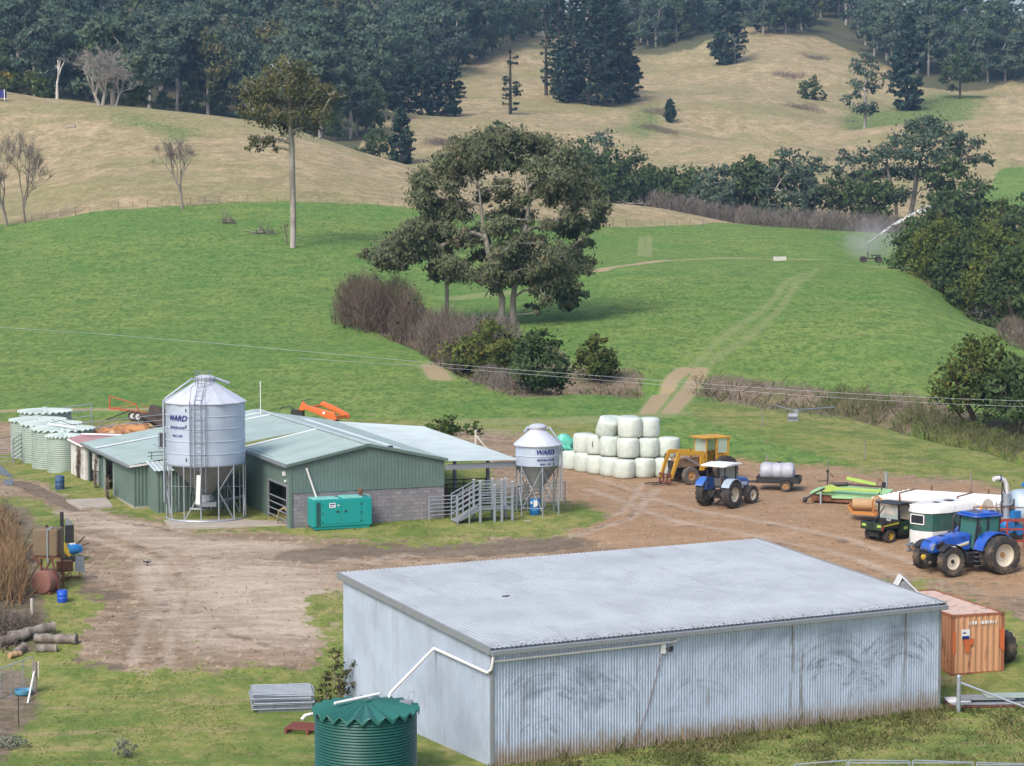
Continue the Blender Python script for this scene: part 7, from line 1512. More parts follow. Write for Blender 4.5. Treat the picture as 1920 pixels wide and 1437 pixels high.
# ---------------------------------------------------------------- junk corner at the left
def fuel_tank():
    g = ground(92, 1106); o = thing('raised_fuel_tank', 'rusty square fuel tank raised on a crossed pole stand', 'fuel tank', g, R(-8))
    a = MB(); a.bb(-.62,.62,-.5,.5,1.62,2.95); a.build('tank', M['tank_rust'], o, bevel=.10)
    a = MB(); a.tube([(.14,-.53,2.9),(.14,-.53,1.45),(.16,-.5,1.35)],.04,6); a.tube([(.1,0,2.97),(.3,-.3,3.0),(.14,-.53,2.9)],.035,6); a.build('sight_pipe', M['galv'], o)
    for p, q in (((-.62,-.5,-.2),(.3,-.4,1.6)),((.75,-.45,-.3),(.3,-.45,1.6)),((-.55,.5,-.2),(-.5,.45,1.6)),((.55,.5,-.2),(.5,.45,1.6)),((-.5,-.5,1.62),(.55,-.45,.2))): a = MB(); a.tube([p,q],.045,7); a.build('leg', M['red_rust'], o)
    a = MB(); a.bb(-.7,.7,-.5,.5,1.54,1.62); a.build('platform', M['rust'], o)
    a = MB(); a.lathe([(.06,2.95),(.06,3.05),(.02,3.06)],10,c=(-.1,.1,0)); a.build('filler_cap', M['black'], o)
M['tank_rust'] = rusty('rust_streaked_tank', (.17,.125,.075), (.17,.065,.022), .6, .8, 1.3)
fuel_tank()
g = ground(88, 1112); o = thing('rusty_hopper', 'rounded red rusty tank lying under the raised fuel tank', 'tank', (g.x-.05, g.y+.15, g.z), R(70)); a = MB(); a.lathe([(.02,-.5),(.5,-.48),(.55,-.4),(.55,.4),(.5,.48),(.02,.5)],24,c=(0,0,.52),axis='x'); a.build('shell', M['hopper_red'], o, smooth=40); a = MB(); a.bb(-.4,.4,-.45,.45,-.05,.08); a.build('cradle', M['rust'], o)

g = ground(130, 1090); o = thing('welded_cart', 'old wire framed cart with spoked wheels and a grey sheet beside the fuel tank', 'cart', g, R(20))
a = MB(); a.tube([(-.5,0,.1),(.55,0,.1),(.6,0,.55),(.2,0,1.15)],.025,6); a.tube([(-.5,.5,.1),(.55,.5,.1),(.6,.5,.55)],.025,6); a.bar((-.5,0,.1),(-.5,.5,.1),.04); a.bar((.55,0,.1),(.55,.5,.1),.04); a.bb(-.55,.2,.05,.5,.45,.95); a.build('frame', M['rust'], o)
for y in (-.08,.58):
    a = MB(); a.lathe([(.36,-.03),(.40,0),(.36,.03)],24,c=(-.3,y,.38),axis='y',cap0=False,cap1=False)
    for k in range(5): th = k*PI/5; a.bar((-.3+math.cos(th)*.37,y,.38+math.sin(th)*.37),(-.3-math.cos(th)*.37,y,.38-math.sin(th)*.37),.025)
    a.build('wheel', M['rust'], o)
a = MB(); a.slab((.25,-.12,.5),(.75,-.05,.35),(.7,-.1,1.15),(.3,-.15,1.25),.03); a.build('grey_sheet', M['galv'], o)
g = ground(132, 1052); o = thing('pump_engine', 'blue and yellow pump engine on the grass beside the fuel tank', 'pump', (g.x,g.y,g.z+.15), R(30)); a = MB(); a.lathe([(.02,-.28),(.24,-.25),(.28,0),(.24,.25),(.02,.28)],18,c=(.15,0,.42),axis='x'); a.bb(.1,.55,-.2,.2,.25,.6); a.build('motor', M['blue_drum'], o, smooth=40); a = MB(); a.prism([(-.65,.75),(-.3,.8),(.05,.2),(-.1,.05)],-.15,.15,'xz'); a.build('cowl', M['rim_yellow'], o, bevel=.03); a = MB(); a.bar((.3,0,.6),(.85,.3,.95),.05); a.bar((.4,.1,.5),(.9,-.2,.7),.05); a.bb(-.4,.6,-.25,.25,-.2,.08); a.build('skid', M['black'], o); a = MB(); a.bb(0,.25,-.1,.1,.6,.72); a.build('cap', M['white'], o)
g = ground(122, 1040); o = thing('upright_panel', 'black and grey upright machine panel behind the blue pump', 'machine', (g.x,g.y+.3,g.z), R(15)); a = MB(); a.bb(-.28,-.10,-.1,.1,0,2.1); a.build('post', M['black'], o); a = MB(); a.bb(-.05,.38,-.2,.1,.55,1.45); a.build('radiator', M['black'], o, bevel=.03); a = MB(); a.prism([(-.08,1.0),(.1,1.0),(.34,1.5),(.0,1.85)],-.12,.0,'xz'); a.build('side_plate', M['galv_dull'], o)
# logs
def log(label, x, y, L, r, ang, mat, seed, tilt=0, dz=0):
    g = ground(x, y); rng = np.random.default_rng(seed); p = rng.random(3)*6; a = MB(); n = 14
    a.lathe([(.02,-L/2)]+[(r*(1+.10*math.sin(i*1.3+p[0])+(.12 if i in (0,n) else 0)), -L/2+L*i/n) for i in range(n+1)]+[(.02,L/2)], 18, axis='x', wob=lambda th, i: 1+.07*math.sin(3*th+p[1])+.05*math.sin(7*th+p[2]))
    o = a.build('log', M[mat], smooth=60); o.location = (g.x, g.y, g.z+r*.8+dz); o.rotation_euler = (0, tilt, R(ang)); tag(o, label, 'log', 'old logs heaped at the left edge')
log('longest grey log lying on the grass at the front of the heap', 105, 1206, 1.85, .22, -6, 'wood', 1); log('short split log in front of the longest grey log', 88, 1222, .85, .17, 4, 'wood', 2)
log('grey log pointing up behind the longest one', 60, 1196, 2.1, .22, 35, 'wood', 3, -.12, .1); log('brown log at the left of the heap', 25, 1208, 1.4, .2, 40, 'wood', 4, -.15, .1); log('small pale log end lowest in the heap', 28, 1232, .6, .13, 50, 'tan_wood', 5)
log('stubby brown log beside the pale end', 38, 1226, .6, .17, 60, 'wood', 6, -.3, .05)
thicket('bramble_heap', 'mauve bare brambles over the log heap', [(*ground(x, y)[:2], r, h) for x, y, r, h in ((20,1190,.9,1),(50,1180,.7,.8),(-20,1180,1.2,1.1),(75,1168,.5,.5),(10,1215,.6,.7))], 1.1, 5000, 501, 'twig_mauve', .008, spread=.7)
thicket('dry_reeds', 'tall tan dry stems at the left frame edge', [(*ground(x, y)[:2], r, h) for x, y, r, h in ((10,1130,1.0,1),(32,1115,.7,.9),(-30,1120,1.4,1.1),(20,1095,.9,1.0),(0,1060,1.2,1.1),(-40,1050,1.5,1.2),(22,1030,.6,.7))], 3.0, 9000, 502, 'twig_tan', .009, spread=.28)
thicket('dry_vine', 'bare mauve vine above the tan stems at the left edge', [(*ground(x, y)[:2], r, h) for x, y, r, h in ((-20,1000,1.2,1),(5,985,.8,.8),(-40,1010,1.2,1))], 2.0, 3500, 503, 'twig_mauve', .009, spread=.5)
g = ground(60, 1152); a = MB(); a.tube([(0,0,-.2),(.0,0,.72)], .075, 10); a.lathe([(.075,.72),(.02,.73)],10,cap0=False); o = a.build('timber_post', M['bark_white'], smooth=40); o.location = g; tag(o, 'short pale timber post beside the tan stems', 'post')
# mesh gate at lower left
g = ground(66, 1298); o = thing('braced_fence', 'galvanised mesh gate and strut braced post at lower left', 'fence', g, 0)
a = MB(); a.bar((0,0,-.3),(0,0,1.25),.14); a.build('post', M['wood'], o); a = MB(); a.bar((.13,.05,.6),(.13,.05,1.25),.07); a.build('post_cap', M['cream'], o)
tl = lambda x, y, Y: px(x, y, Y)-g
a = MB(); a.tube([tl(64,1260,g.y-.1), tl(48,1338,g.y-2.2)], .04, 8); a.build('strut', M['white'], o)
P = [tl(-20,1262,g.y-1.4), tl(61,1231,g.y+.1), tl(61,1294,g.y+.1), tl(-20,1318,g.y-1.4)]
a = MB(); a.tube(P+[P[0]], .025, 7)
for t in (.25,.5,.78): a.tube([P[0].lerp(P[1],t), P[3].lerp(P[2],t)], .015, 5)
go = a.build('gate', M['galv'], o)
a = MB()
for i in range(26): t = i/25; a.bar(P[0].lerp(P[1],t), P[3].lerp(P[2],t), .004); 
for i in range(10): t = i/9; a.bar(P[0].lerp(P[3],t), P[1].lerp(P[2],t), .004)
a.build('wire_mesh', M['galv'], go)
g = ground(44, 1303); a = MB(); a.lathe([(.02,.02),(.30,.02),(.34,.05),(.36,.22),(.345,.22),(.32,.08),(.02,.07)],24,cap0=False,cap1=False); o = a.build('feed_tub', M['tub_blue'], smooth=50); o.location = g; tag(o, 'shallow pale blue rubber tub under the mesh gate', 'tub')
g = ground(35, 1362); a = MB(); a.bar((0,0,-.3),(0,0,1.22),.05,.03); o = a.build('star_post', M['black']); o.location = g; tag(o, 'thin black steel post below the mesh gate', 'post')
bush('grey_shrub', 'small round silvery shrub alone on the lawn', 235, 1420, .75, .38, 'shrub_pale', 511, 16, (.12,.2), 1700, .05, z0=.06, ymin=70, tip=.005, bark='twig_grey')
bush('creeping_shrub', 'grey green creeping shrub below the black steel post', 22, 1400, .5, .6, 'shrub_pale', 512, 14, (.16,.26), 1100, .06, z0=.04, ymin=70, tip=.005, bark='twig_grey')
bush('leafy_sapling', 'thin olive sapling against the corner of the big shed', 636, 1290, 2.3, .75, 'olive_leaf', 513, 16, (.2,.34), 620, .08, z0=.35, Y=90.2, tip=.008, bark='twig_grey', twigs=1)
bush('leafy_sapling', 'low olive shoots left of the shed sapling', 612, 1285, 1.2, .5, 'olive_leaf', 514, 9, (.18,.28), 620, .075, z0=.1, Y=90.4, tip=.007, bark='twig_grey', twigs=1)
M['tub_blue'] = paint('tub_blue', (.10,.36,.55), .4, .2)
# ---------------------------------------------------------------- magpie
def magpie():
    g = ground(276, 1061); o = thing('magpie', 'black and white magpie walking on the bare yard', 'bird', g, R(-20)); a = MB()
    a.lathe([(.01,-.24),(.035,-.20),(.04,-.10),(.07,-.02),(.075,.06),(.05,.13),(.042,.16),(.03,.20),(.012,.215),(.004,.25)],14,c=(0,0,.20),axis='x')
    for y in (-.03,.03): a.tube([(.02,y,.16),(.02,y,0)],.007,5); a.tube([(.02,y,.005),(.07,y,.005)],.006,4)
    a.build('body', M['black'], o, smooth=60)
    a = MB(); a.lathe([(.05,.0),(.058,.03),(.056,.055)],12,c=(.06,0,.205),axis='x'); a.box((-.05,.0,.262),(.11,.07,.02)); a.build('plumage', M['white'], o, smooth=50)
magpie()
# ---------------------------------------------------------------- cattle
def cow(label, x, Y, ang, seed):
    """one skinned body; hair colour by patches"""
    v = px(x, 830, Y); o = thing('cow', label, 'cow', drop(v.x, Y), R(ang), 'brown cows in the holding yard')
    J = [((-.75,0,1.22),.27),((-.2,0,1.15),.36),((.35,0,1.15),.36),((.72,0,1.22),.27),((1.0,0,1.36),.17),((1.22,0,1.48),.14),((1.42,0,1.36),.12),((1.58,0,1.24),.085)]; E = [(i,i+1) for i in range(7)]
    for s in (-1, 1):
        for (rt, pts) in ((0,[((-.78,s*.20,.88),.16),((-.86,s*.21,.55),.085),((-.78,s*.21,.28),.055),((-.80,s*.21,.03),.06)]),(3,[((.62,s*.19,.85),.13),((.62,s*.19,.48),.075),((.62,s*.19,.25),.052),((.64,s*.19,.03),.06)])):
            k = rt
            for p in pts: J.append(p); E.append((k, len(J)-1)); k = len(J)-1
        J.append(((1.18,s*.20,1.52),.035)); E.append((5,len(J)-1))
    J.append(((-1.0,0,1.15),.05)); E.append((0,len(J)-1)); J.append(((-1.05,0,.6),.03)); E.append((len(J)-2,len(J)-1))
    me = bpy.data.meshes.new('body'); me.from_pydata([j[0] for j in J], E, []); b = bpy.data.objects.new('body', me); COL.objects.link(b); b.parent = o
    m = b.modifiers.new('skin', 'SKIN'); m.use_smooth_shade = True
    for i, j in enumerate(J): me.skin_vertices[0].data[i].radius = (j[1], j[1])
    me.skin_vertices[0].data[1].use_root = True
    s = b.modifiers.new('sub', 'SUBSURF'); s.levels = s.render_levels = 2; me.materials.append(M['hide'])
def hide():
    t = NT('brown_hide'); n = t.noise(1.1, t.pos(), 3, .5); return t.bsdf(t.mix(t.step(n, .42, .62), (.42,.20,.075), t.mix(t.step(n, .6, .7), (.22,.095,.04), (.52,.36,.19))), .7)
M['hide'] = hide()
for i, (x, Y, a_, lb) in enumerate([(163,147.5,170,'brown cow standing side on behind the tanks'),(183,147.0,262,'brown cow facing the camera, apart from the others'),(212,147.6,200,'pale faced cow at the left of the brown huddle'),(229,148.2,170,'reddish cow in the middle of the brown huddle'),(243,150.2,10,'light brown cow at the back of the huddle'),(256,149.5,185,'dark brown cow at the right end of the huddle')]): cow(lb, x, Y, a_, i)
# ---------------------------------------------------------------- machines on the grass behind the dairy
def hay_tedder():
    v = px(242, 780, 163.5); o = thing('red_trailer_frame', 'long red tubular implement frame on two wheels on the grass', 'implement', drop(v.x, 163.5), R(-8))
    a = MB(); a.bar((-1.5,0,.85),(.7,0,.62),.12); a.bar((.7,0,.62),(2.6,.1,.38),.09); a.bar((-1.45,0,.85),(-1.4,0,1.75),.09); a.bar((-1.4,0,1.72),(.5,0,1.15),.07); a.bar((.5,0,1.15),(.75,0,.6),.07); a.bar((-1.4,.0,.85),(.5,0,1.12),.045); a.bar((.7,.7,1.0),(2.2,.7,.7),.05); a.build('frame', M['orange_red'], o)
    a = MB(); a.bar((.1,-.1,.7),(-1.5,-.6,.05),.07); a.build('stand', M['black'], o)
    for x, y in ((.45,-.55),(.95,-.9)): wheel(o, x, y, .36, .18, .2, -1, 'tyre', 'white')
M['orange_red'] = paint('orange_red_paint', (.45,.085,.03), .5, .3, (.25,.1,.05))
hay_tedder()
v = px(306, 795, 160.5); crumpled('dark_heap', 'dark manure heap on the grass behind the tall silo', 'heap', drop(v.x, 160.5)+Vector((0,0,.25)), 1.5, 1.1, .95, 'soil', 8)
def orange_mower():
    v = px(602, 800, 158); o = thing('orange_mower', 'bright orange mower frame standing behind the dairy roof', 'mower', drop(v.x, 158), R(-8))
    a = MB(); a.prism([(-1.45,1.55),(-1.15,2.15),(-.85,1.85),(1.1,1.35),(1.3,.9),(1.0,.75),(-.9,1.55),(-1.2,1.45)],-.7,-.35,'xz'); a.build('front_beam', M['orange'], o, bevel=.05)
    a = MB(); a.prism([(-.25,1.75),(-.05,2.05),(1.0,1.6),(1.85,1.15),(1.9,.85),(1.6,.85),(.9,1.25)],.6,.95,'xz'); a.build('rear_beam', M['orange'], o, bevel=.06)
    a = MB(); a.bar((1.0,-.5,1.0),(1.75,.8,1.0),.22); a.build('cross_beam', M['orange'], o); a = MB(); a.bar((-.9,-.5,1.65),(-.1,.8,1.75),.14); a.build('cross_beam', M['orange'], o)
    a = MB(); a.bb(-2.0,-1.2,-.6,.2,.7,1.5); a.bb(-.7,1.0,-.5,.6,.3,.75); a.tube([(-1.6,-.3,1.4),(-2.2,-.2,1.75),(-2.9,-.1,1.55)],.04,6); a.tube([(-1.2,0,1.5),(-1.4,.1,2.1),(-.7,.2,2.2)],.03,6); a.build('gearbox', M['black'], o)
    a = MB(); a.lathe([(.10,-.01),(.10,.01)],14,c=(.35,-.71,1.35),axis='y'); a.build('badge', M['white'], o)
    for s in (-.6,.7): wheel(o, .9, s, .4, .22, .22, 1, 'tyre', 'black')
orange_mower()
# ---------------------------------------------------------------- field things
def irrigator():
    o = thing('travelling_irrigator', 'small travelling irrigator cart throwing a jet of water', 'irrigator', ground(1632, 493, 240), 0); o.scale = (1.35,)*3
    a = MB(); a.bar((-.9,0,.45),(1.0,0,.45),.12); a.bar((-.2,-.5,.45),(-.2,.5,.45),.1); a.bar((-.3,0,.5),(-.3,0,1.2),.1); a.bb(.1,1.1,-.35,.35,.75,.85); a.bar((.2,0,.5),(.2,0,.8),.07); a.bar((1.0,0,.5),(1.0,0,.8),.07); a.build('frame', M['black'], o)
    for x, y in ((-.8,-.5),(.9,-.5),(-.8,.5),(.9,.5)): wheel(o, x, y, .36, .2, .2, -1, 'tyre', 'black')
    a = MB(); a.tube([(-.3,0,1.2),(-.3,0,2.2),(.05,0,2.45),(.45,0,2.7)],.07,8); a.build('nozzle', M['galv_dull'], o)
    t = NT('water_spray'); O = t.obj(); n = t.noise(.9, t.scale(O, (.6,1,2)), 4, .65); b = t.n('BsdfDiffuse', {'Color': (.95,.97,1,1)}); tp = t.n('BsdfTransparent'); x = t.n('SeparateXYZ', {0: O}).outputs
    m = t.n('MixShader', {0: t.math('MULTIPLY', t.step(n, .34, .7), .42), 1: tp.outputs[0], 2: b.outputs[0]}); t.put(t.out.inputs[0], m.outputs[0])
    rng = np.random.default_rng(4); N_ = 2600; s = rng.random(N_)**1.7; c = np.stack([.45+6.2*s, rng.normal(size=N_)*.10*(.3+2.2*s), 2.7+5.0*s-1.6*s*s+rng.normal(size=N_)*.10*(.2+1.6*s)], 1)
    fastquads('water_jet', cards(c, .15, rng), t.m, o)
    M['spray'] = t.m
    t = NT('spray_mist'); O = t.obj(); pv = t.n('VolumePrincipled', {'Color': (.93,.95,1,1)}); n = t.noise(.35, O, 3, .6)
    xx = t.n('SeparateXYZ', {0: O}).outputs; d = t.n('VectorMath', {0: O, 1: (.16,.3,.23)}, operation='MULTIPLY').outputs[0]; ln = t.n('VectorMath', {0: d}, operation='LENGTH').outputs['Value']
    den = t.math('MULTIPLY', t.math('MULTIPLY', t.math('SUBTRACT', 1.0, t.step(ln, .15, 1.0)), t.step(n, .30, .62)), .20); t.put(pv.inputs['Density'], den); t.t.links.new(pv.outputs[0], t.out.inputs[1])
    a = MB(); a.lathe([(.02,-4.3),(3,-3.4),(5,-1.8),(6.2,0),(5,1.8),(3,3.4),(.02,4.3)], 20, ); ms = a.build('mist', [t.m]); ms.location = o.location+Vector((1.0,6.0,3.4)); tag(ms, kind='stuff')
irrigator()
v = px(1462, 488, 318); a = MB(); a.bb(-.85,.85,-.45,.45,0,.62); a.mat(1).bb(-.75,.75,-.35,.35,.621,.63); o = a.build('water_trough', [M['pale_conc'], M['water']]); o.location = drop(v.x, 318); tag(o, 'pale concrete water trough on the crest of the green mound', 'trough')
v = px(132, 229, 440); a = MB(); a.bb(-.9,.9,-.45,.45,0,.5); a.mat(1).bb(-.8,.8,-.36,.36,.501,.51); o = a.build('water_trough', [M['concrete'], M['water']]); o.location = drop(v.x, 440); tag(o, 'grey concrete trough on the dry left hill', 'trough')
def small_pump():
    g = ground(1487, 790); o = thing('irrigation_pump', 'small grey pump with long aluminium pipes on the creek bank', 'pump', g, 0)
    a = MB(); a.lathe([(.02,-.4),(.22,-.35),(.25,.3),(.02,.4)],14,c=(0,0,.35),axis='x'); a.bb(-.4,.4,-.25,.25,.0,.15); a.bb(.1,.35,-.15,.15,.5,.8); a.build('motor', M['galv_dull'], o, smooth=40)
    a = MB(); e = px(1565,764,g.y+6)-g; a.tube([(.1,0,.8), e],.05,6); e = px(1452,760,g.y+8)-g; a.tube([(.1,0,.75), e],.035,6); a.build('pipe', M['galv'], o)
small_pump()
M['pale_conc'] = paint('pale_concrete', (.55,.53,.49), .8, .3)
def posts(name, label, pts, h, mat, group, w=.09):
    first = None
    for (x, y, ym) in pts:
        g = ground(x, y, ym)
        if first is None: a = MB(); a.tube([(0,0,-.3),(0,0,h)], w/2, 6); o = a.build(name, M[mat]); first = o
        else: o = first.copy(); COL.objects.link(o)
        o.location = g; tag(o, label, 'post', group)
posts('fence_post', 'thin fence post on the line between green field and dry hill', [(x, float(np.interp(x, [0,120,240,340,440,560,680,760], [421,408,393,386,380,379,383,390])), 200) for x in range(60, 760, 27)], 1.2, 'bark_grey', 'fence posts along the dry hill boundary', .07)
posts('fence_post', 'thin fence post along the far creek boundary', [(x, 424, 300) for x in range(1150, 1320, 24)], 1.2, 'bark_grey', 'fence posts along the far creek boundary', .13)
posts('fence_post', 'grey fence post on the rough grass right of the yard', [(1429,800,150),(1621,864,120),(1437,892,120),(1553,905,110),(1820,925,110)], 1.25, 'wood', 'fence posts on the rough grass', .1)
g = ground(951, 823); o = thing('braced_corner_post', 'pale fence corner post with a diagonal stay behind the awning', 'post', (g.x-2.0+.1, g.y, g.z), 0); o.location = px(892, 818, 148); o.location.z = float(zt(o.location.x, 148))
a = MB(); a.tube([(0,0,-.3),(0,0,1.45)],.08,8); a.build('post', M['bark_white'], o); a = MB(); a.tube([(.05,0,1.05),(.9,-.5,.05)],.05,6); a.build('stay', M['bark_white'], o)
for k in (0,): pass
pts_w = [(1050,832),(905,800)]
# dead branches on the field
def fallen(label, x, y, L, seed, ymin=200):
    g = ground(x, y, ymin); rng = np.random.default_rng(seed); mb = MB(); mb.tube([(-L/2,0,.2),(0,.1,.3),(L/2,0,.2)],[.2,.16,.1],7)
    for i in range(26): p = Vector((rng.uniform(-L/2,L/2),0,.2)); d = Vector((rng.normal()*.7,rng.normal()*.6,abs(rng.normal())*.7+.2)); mb.tube([p,p+d*.7,p+d*1.3+Vector(rng.normal(size=3))*.2],[.06,.04,.015],4)
    o = mb.build('fallen_branch', M['bark_grey'], smooth=60); o.location = g; o.rotation_euler = (0,0,R(-25)); tag(o, label, 'branch')
fallen('grey fallen branch on the slope left of the tall gum trunk', 495, 440, 4.2, 1); fallen('small broken stump and sticks above the fallen branch', 430, 420, 2.2, 2); fallen('dark pile of dead wood on the tan rise beyond the tallest gum', 1190, 385, 5, 3, 380); fallen('pale sticks at the foot of the bare hedge', 755, 640, 3.2, 4, 180); fallen('grey fallen log on the tan hollow near the rounded gum', 1590, 229, 8, 5, 600)
# far gate by the creek line
v = px(1160, 362, 476); a = MB(); 
for x in (-1.6,1.6): a.bar((x,0,-.3),(x,0,1.9),.2)
a.bar((-1.7,0,1.9),(1.7,0,1.9),.14); a.bar((-1.6,0,1.3),(-5.5,0,.1),.14); o = a.build('timber_gateway', M['tan_wood']); o.location = drop(v.x, 476); tag(o, 'pale timber gateway in front of the far creek trees', 'gateway')
v = px(2, 178, 470); a = MB(); a.bb(-1.2,1.0,-.5,.5,.6,2.2); a.mat(1).bar((.8,-.55,0),(.8,-.55,2.3),.15); a.bar((-1,-.5,0),(-1,-.5,.7),.12); o = a.build('hill_water_tank', [M['text_blue'], M['white']]); o.location = drop(v.x, 470); tag(o, 'dark blue box on white legs at the left hill edge', 'tank')
# power lines
def wire(label, pts, r=.012):
    a = MB(); v = [px(*p) for p in pts]; n = 40; P = []
    for i in range(n+1):
        t = i/n*(len(v)-1); k = min(int(t), len(v)-2); P.append(v[k].lerp(v[k+1], t-k))
    for _ in range(6): P = [P[0]]+[(P[i-1]+P[i]*2+P[i+1])/4 for i in range(1, n)]+[P[-1]]
    a.tube(P, r, 5); o = a.build('power_line', M['wire'], smooth=60, fix=False); tag(o, label, 'cable', 'overhead wires crossing the field')
M['wire'] = paint('bright_wire', (.50,.52,.54), .4, 0)
wire('upper overhead wire sagging across the whole field', [(-1200,560,80),(0,611,100),(420,645,110),(840,684,118),(1240,714,124),(1560,737,128),(1920,755,132),(3400,775,140)], .010)
wire('lower overhead wire just beneath the upper one', [(560,672,110),(840,690,118),(1240,722,124),(1560,746,128),(1920,765,132),(3400,786,140)], .009)
# puddles
def puddle(pts, k):
    P = [tuple(ground(x, y)) for x, y in pts]; z = float(np.mean([p[2] for p in P])); a = MB(); a.add([(p[0], p[1], p[2]+.02) for p in P], [tuple(range(len(P)))]); tag(a.build('puddle', M['water']), kind='structure')
puddle([(-30,868),(0,872),(14,884),(26,896),(12,894),(0,889),(-30,885)], 0); puddle([(8,900),(20,898),(27,904),(22,911),(10,910),(5,905)], 1)
# ---------------------------------------------------------------- ground cover nobody could count
M['grass_lawn'] = leaf_mat('lawn_grass', (.155,.195,.045), (.27,.265,.095), (.13,.17,.04), .3, tip=(.36,.30,.16))
M['grass_rank'] = leaf_mat('rank_grass', (.105,.140,.042), (.26,.24,.11), (.15,.18,.05), .3, tip=(.38,.28,.16))
M['stones'] = leaf_mat('loose_stones', (.20,.155,.11), (.48,.41,.32), None, 0)
def cover(name, n, sel, hgt, wid, mat, seed, ymin=74, ymax=165, lean=.35, xr=(-.26,.26), clump=None):
    rng = np.random.default_rng(seed); Y = np.exp(rng.uniform(math.log(ymin), math.log(ymax), n*4)); a = rng.uniform(*xr, n*4); X = a*Y
    i = np.clip(np.searchsorted(ta, a), 0, len(ta)-1); j = np.clip(np.searchsorted(ty, Y), 0, len(ty)-1)
    p = sel(i, j, X, Y); 
    if clump: p = p*np.clip((fbm(X/clump+9, Y/clump, 4)*4+.5), 0.04, 1)
    k = np.where(rng.random(n*4) < p)[0][:n]; X, Y = X[k], Y[k]; n = len(k)
    P = np.stack([X, Y, zt(X, Y)-.03], 1); h = hgt*(.45+rng.random(n)**2*1.1); h = h*np.clip(Y/140, .7, 2.2) if ymax > 200 else h
    D = np.stack([rng.normal(size=n)*lean*h, rng.normal(size=n)*lean*h, h], 1); s = np.stack([rng.normal(size=n), rng.normal(size=n)*.4, np.zeros(n)], 1); s /= np.linalg.norm(s, axis=1, keepdims=True)+1e-9
    w = (wid*(.5+rng.random(n)))[:, None]*(np.clip(Y/140, .7, 2.2)[:, None] if ymax > 200 else 1)
    tn = np.clip(fbm(X/3, Y/3, 3)*1.2+.5+rng.normal(size=n)*.22, 0, 1)
    return tag(fastquads(name, np.stack([P-s*w, P+s*w, P+D+s*w*.55, P+D-s*w*.55], 1), M[mat], None, tn, nrm=np.stack([rng.normal(size=n)*.25, rng.normal(size=n)*.25, np.ones(n)], 1)), kind='stuff')
notdirt = lambda i, j: np.clip(1-d1[i, j]*1.25-brush[i, j]-pale[i, j]*.0, 0, 1)*(tan[i, j] < .3)
def offshed(X, Y):
    q = np.stack([X-SN.x, Y-SN.y]); u = (q[0]*SU.x+q[1]*SU.y)/SU.length; n = (-q[0]*SU.y+q[1]*SU.x)/SU.length
    r = np.stack([X-DA.x, Y-DA.y]); p = r[0]*DE1.x+r[1]*DE1.y; d = r[0]*DE2.x+r[1]*DE2.y
    return ~(((u > -5.5) & (u < 20) & (n > 0) & (n < 12.2)) | ((p > -6.3) & (p < 8.6) & (d > 0) & (d < 22) & ((p > 0) | (d > 9))))
cover('lawn_grass', 50000, lambda i, j, X, Y: notdirt(i, j)*(lawn[i, j] > .25)*offshed(X, Y), .065, .022, 'grass_lawn', 2, 74, 170, 1.1, clump=2.5)
def bank(i, j, X, Y):
    q = np.stack([X-SN.x, Y-SN.y]); u = (q[0]*SU.x+q[1]*SU.y)/SU.length; n = (-q[0]*SU.y+q[1]*SU.x)/SU.length
    return np.where((u > -.5) & (u < 26) & (n < -.05), np.clip(1.0-(-n)/7, .25, 1), 0)*(Y < 97)
cover('bank_grass', 45000, bank, .15, .022, 'grass_rank', 3, 70, 98, .9, (-.02,.26), clump=1.6)
cover('wall_weeds', 2500, lambda i, j, X, Y: (lambda u, n: ((u > 2.0) & (u < 17) & (n < -.03) & (n > -.45))*1.0)(*(lambda q: ((q[0]*SU.x+q[1]*SU.y)/SU.length, (-q[0]*SU.y+q[1]*SU.x)/SU.length))(np.stack([X-SN.x, Y-SN.y]))), .42, .022, 'grass_rank', 4, 76, 92, .35, (-.02,.23))
cover('bank_grass', 12000, lambda i, j, X, Y: np.clip(brush[i, j]*1.3-.1, 0, 1)*(Y > 130), .40, .03, 'grass_rank', 9, 132, 300, .8, clump=5)
cover('bank_scrub', 9000, lambda i, j, X, Y: np.clip(brush[i, j]*1.3-.2, 0, 1)*(Y > 130), .42, .03, 'twig_brown', 6, 132, 300, .8, clump=4)
def dirtp(i, j, X, Y): return np.clip(d1[i, j]*1.3-.3, 0, 1)*offshed(X, Y)
def stones(n, seed):
    rng = np.random.default_rng(seed); Y = np.exp(rng.uniform(math.log(84), math.log(150), n*3)); a = rng.uniform(-.25, .25, n*3); X = a*Y
    i = np.clip(np.searchsorted(ta, a), 0, len(ta)-1); j = np.clip(np.searchsorted(ty, Y), 0, len(ty)-1); k = np.where(rng.random(n*3) < dirtp(i, j, X, Y))[0][:n]; X, Y = X[k], Y[k]
    P = np.stack([X, Y, zt(X, Y)+.015], 1); s = (.018+.055*rng.random(len(k))**4)[:, None]; Q = cards(P, 1.0, rng); Q = P[:, None]+(Q-P[:, None])*s[:, None]
    tag(fastquads('gravel', Q, M['stones'], None, rng.random(len(k))), kind='stuff')
stones(11000, 8)
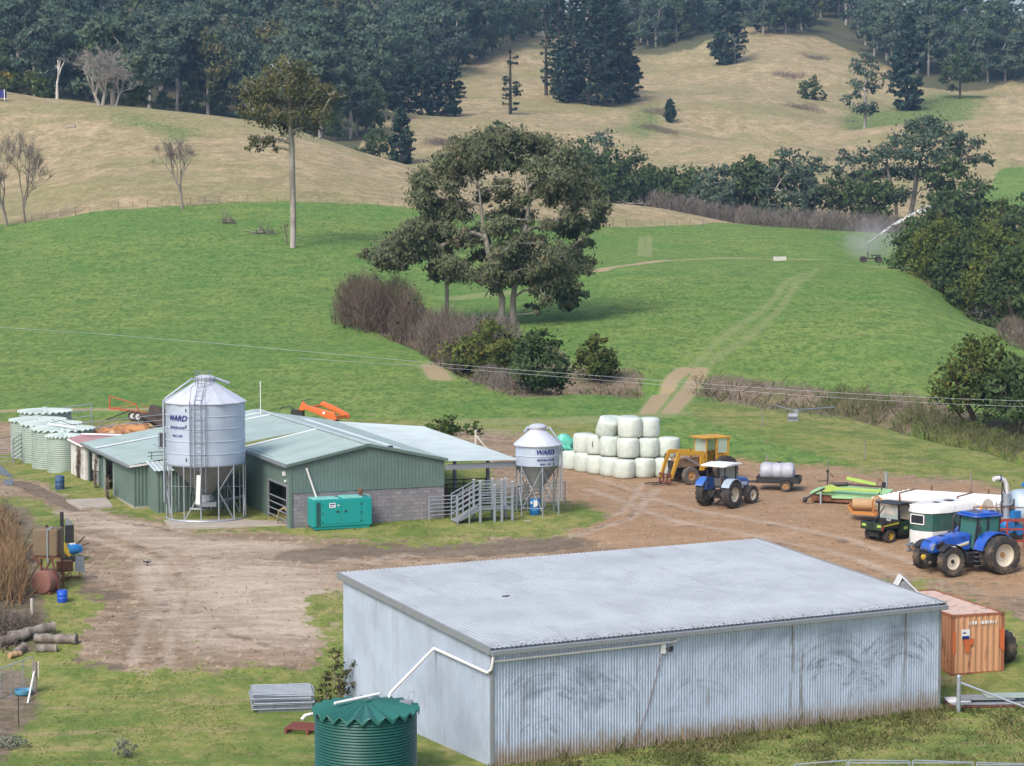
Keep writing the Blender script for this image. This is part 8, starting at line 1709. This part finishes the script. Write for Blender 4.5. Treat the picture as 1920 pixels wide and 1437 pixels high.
# ---------------------------------------------------------------- light, air, camera
SUN_EL, SUN_AZ = R(47), R(-148)       # azimuth from +Y, towards +X
w = bpy.data.worlds.new('World'); sc.world = w; w.use_nodes = True; nt = w.node_tree; nt.nodes.clear()
sky = nt.nodes.new('ShaderNodeTexSky'); sky.sky_type = 'NISHITA'; sky.sun_disc = False; sky.sun_elevation = SUN_EL; sky.sun_rotation = SUN_AZ
sky.air_density = 1.0; sky.dust_density = 4.0; sky.ozone_density = 1.0
bg = nt.nodes.new('ShaderNodeBackground'); bg.inputs[1].default_value = SKY_STR
ow = nt.nodes.new('ShaderNodeOutputWorld'); nt.links.new(sky.outputs[0], bg.inputs[0]); nt.links.new(bg.outputs[0], ow.inputs[0])
sd = bpy.data.lights.new('sun', 'SUN'); sd.energy = SUN_STR; sd.angle = R(18); sd.color = (1, .96, .90)
so = bpy.data.objects.new('sun', sd); COL.objects.link(so)
dv = Vector((math.sin(SUN_AZ)*math.cos(SUN_EL), math.cos(SUN_AZ)*math.cos(SUN_EL), math.sin(SUN_EL)))
so.rotation_euler = (-dv).to_track_quat('-Z', 'Y').to_euler(); so.location = dv*200
if HAZE > 0:
    hz = MB().bb(-650, 650, -15, 1490, float(GZ.min())-3, 215).build('haze', [])
    t = NT('haze_air'); v = t.n('VolumePrincipled', {'Color': (.42,.68,1.0,1), 'Density': HAZE, 'Anisotropy': .2}); t.t.links.new(v.outputs[0], t.out.inputs[1])
    hz.data.materials.append(t.m); tag(hz, kind='stuff')
cam = bpy.data.cameras.new('camera'); co = bpy.data.objects.new('camera', cam); COL.objects.link(co)
co.location = (0, 0, CAMZ); co.rotation_euler = (PI/2-PITCH, 0, 0)
cam.sensor_width = 36; cam.sensor_fit = 'HORIZONTAL'; cam.lens = FPX/1920*36; cam.clip_end = 5000; cam.clip_start = .5
sc.camera = co
sc.view_settings.view_transform = 'Standard'; sc.view_settings.look = 'None'; sc.view_settings.exposure = EXPO; sc.view_settings.gamma = 1
sc.render.resolution_x, sc.render.resolution_y = 1024, 766
cy = sc.cycles; cy.use_denoising = True; cy.max_bounces = 6; cy.diffuse_bounces = 2; cy.glossy_bounces = 2; cy.transmission_bounces = 3; cy.transparent_max_bounces = 8; cy.volume_bounces = 0
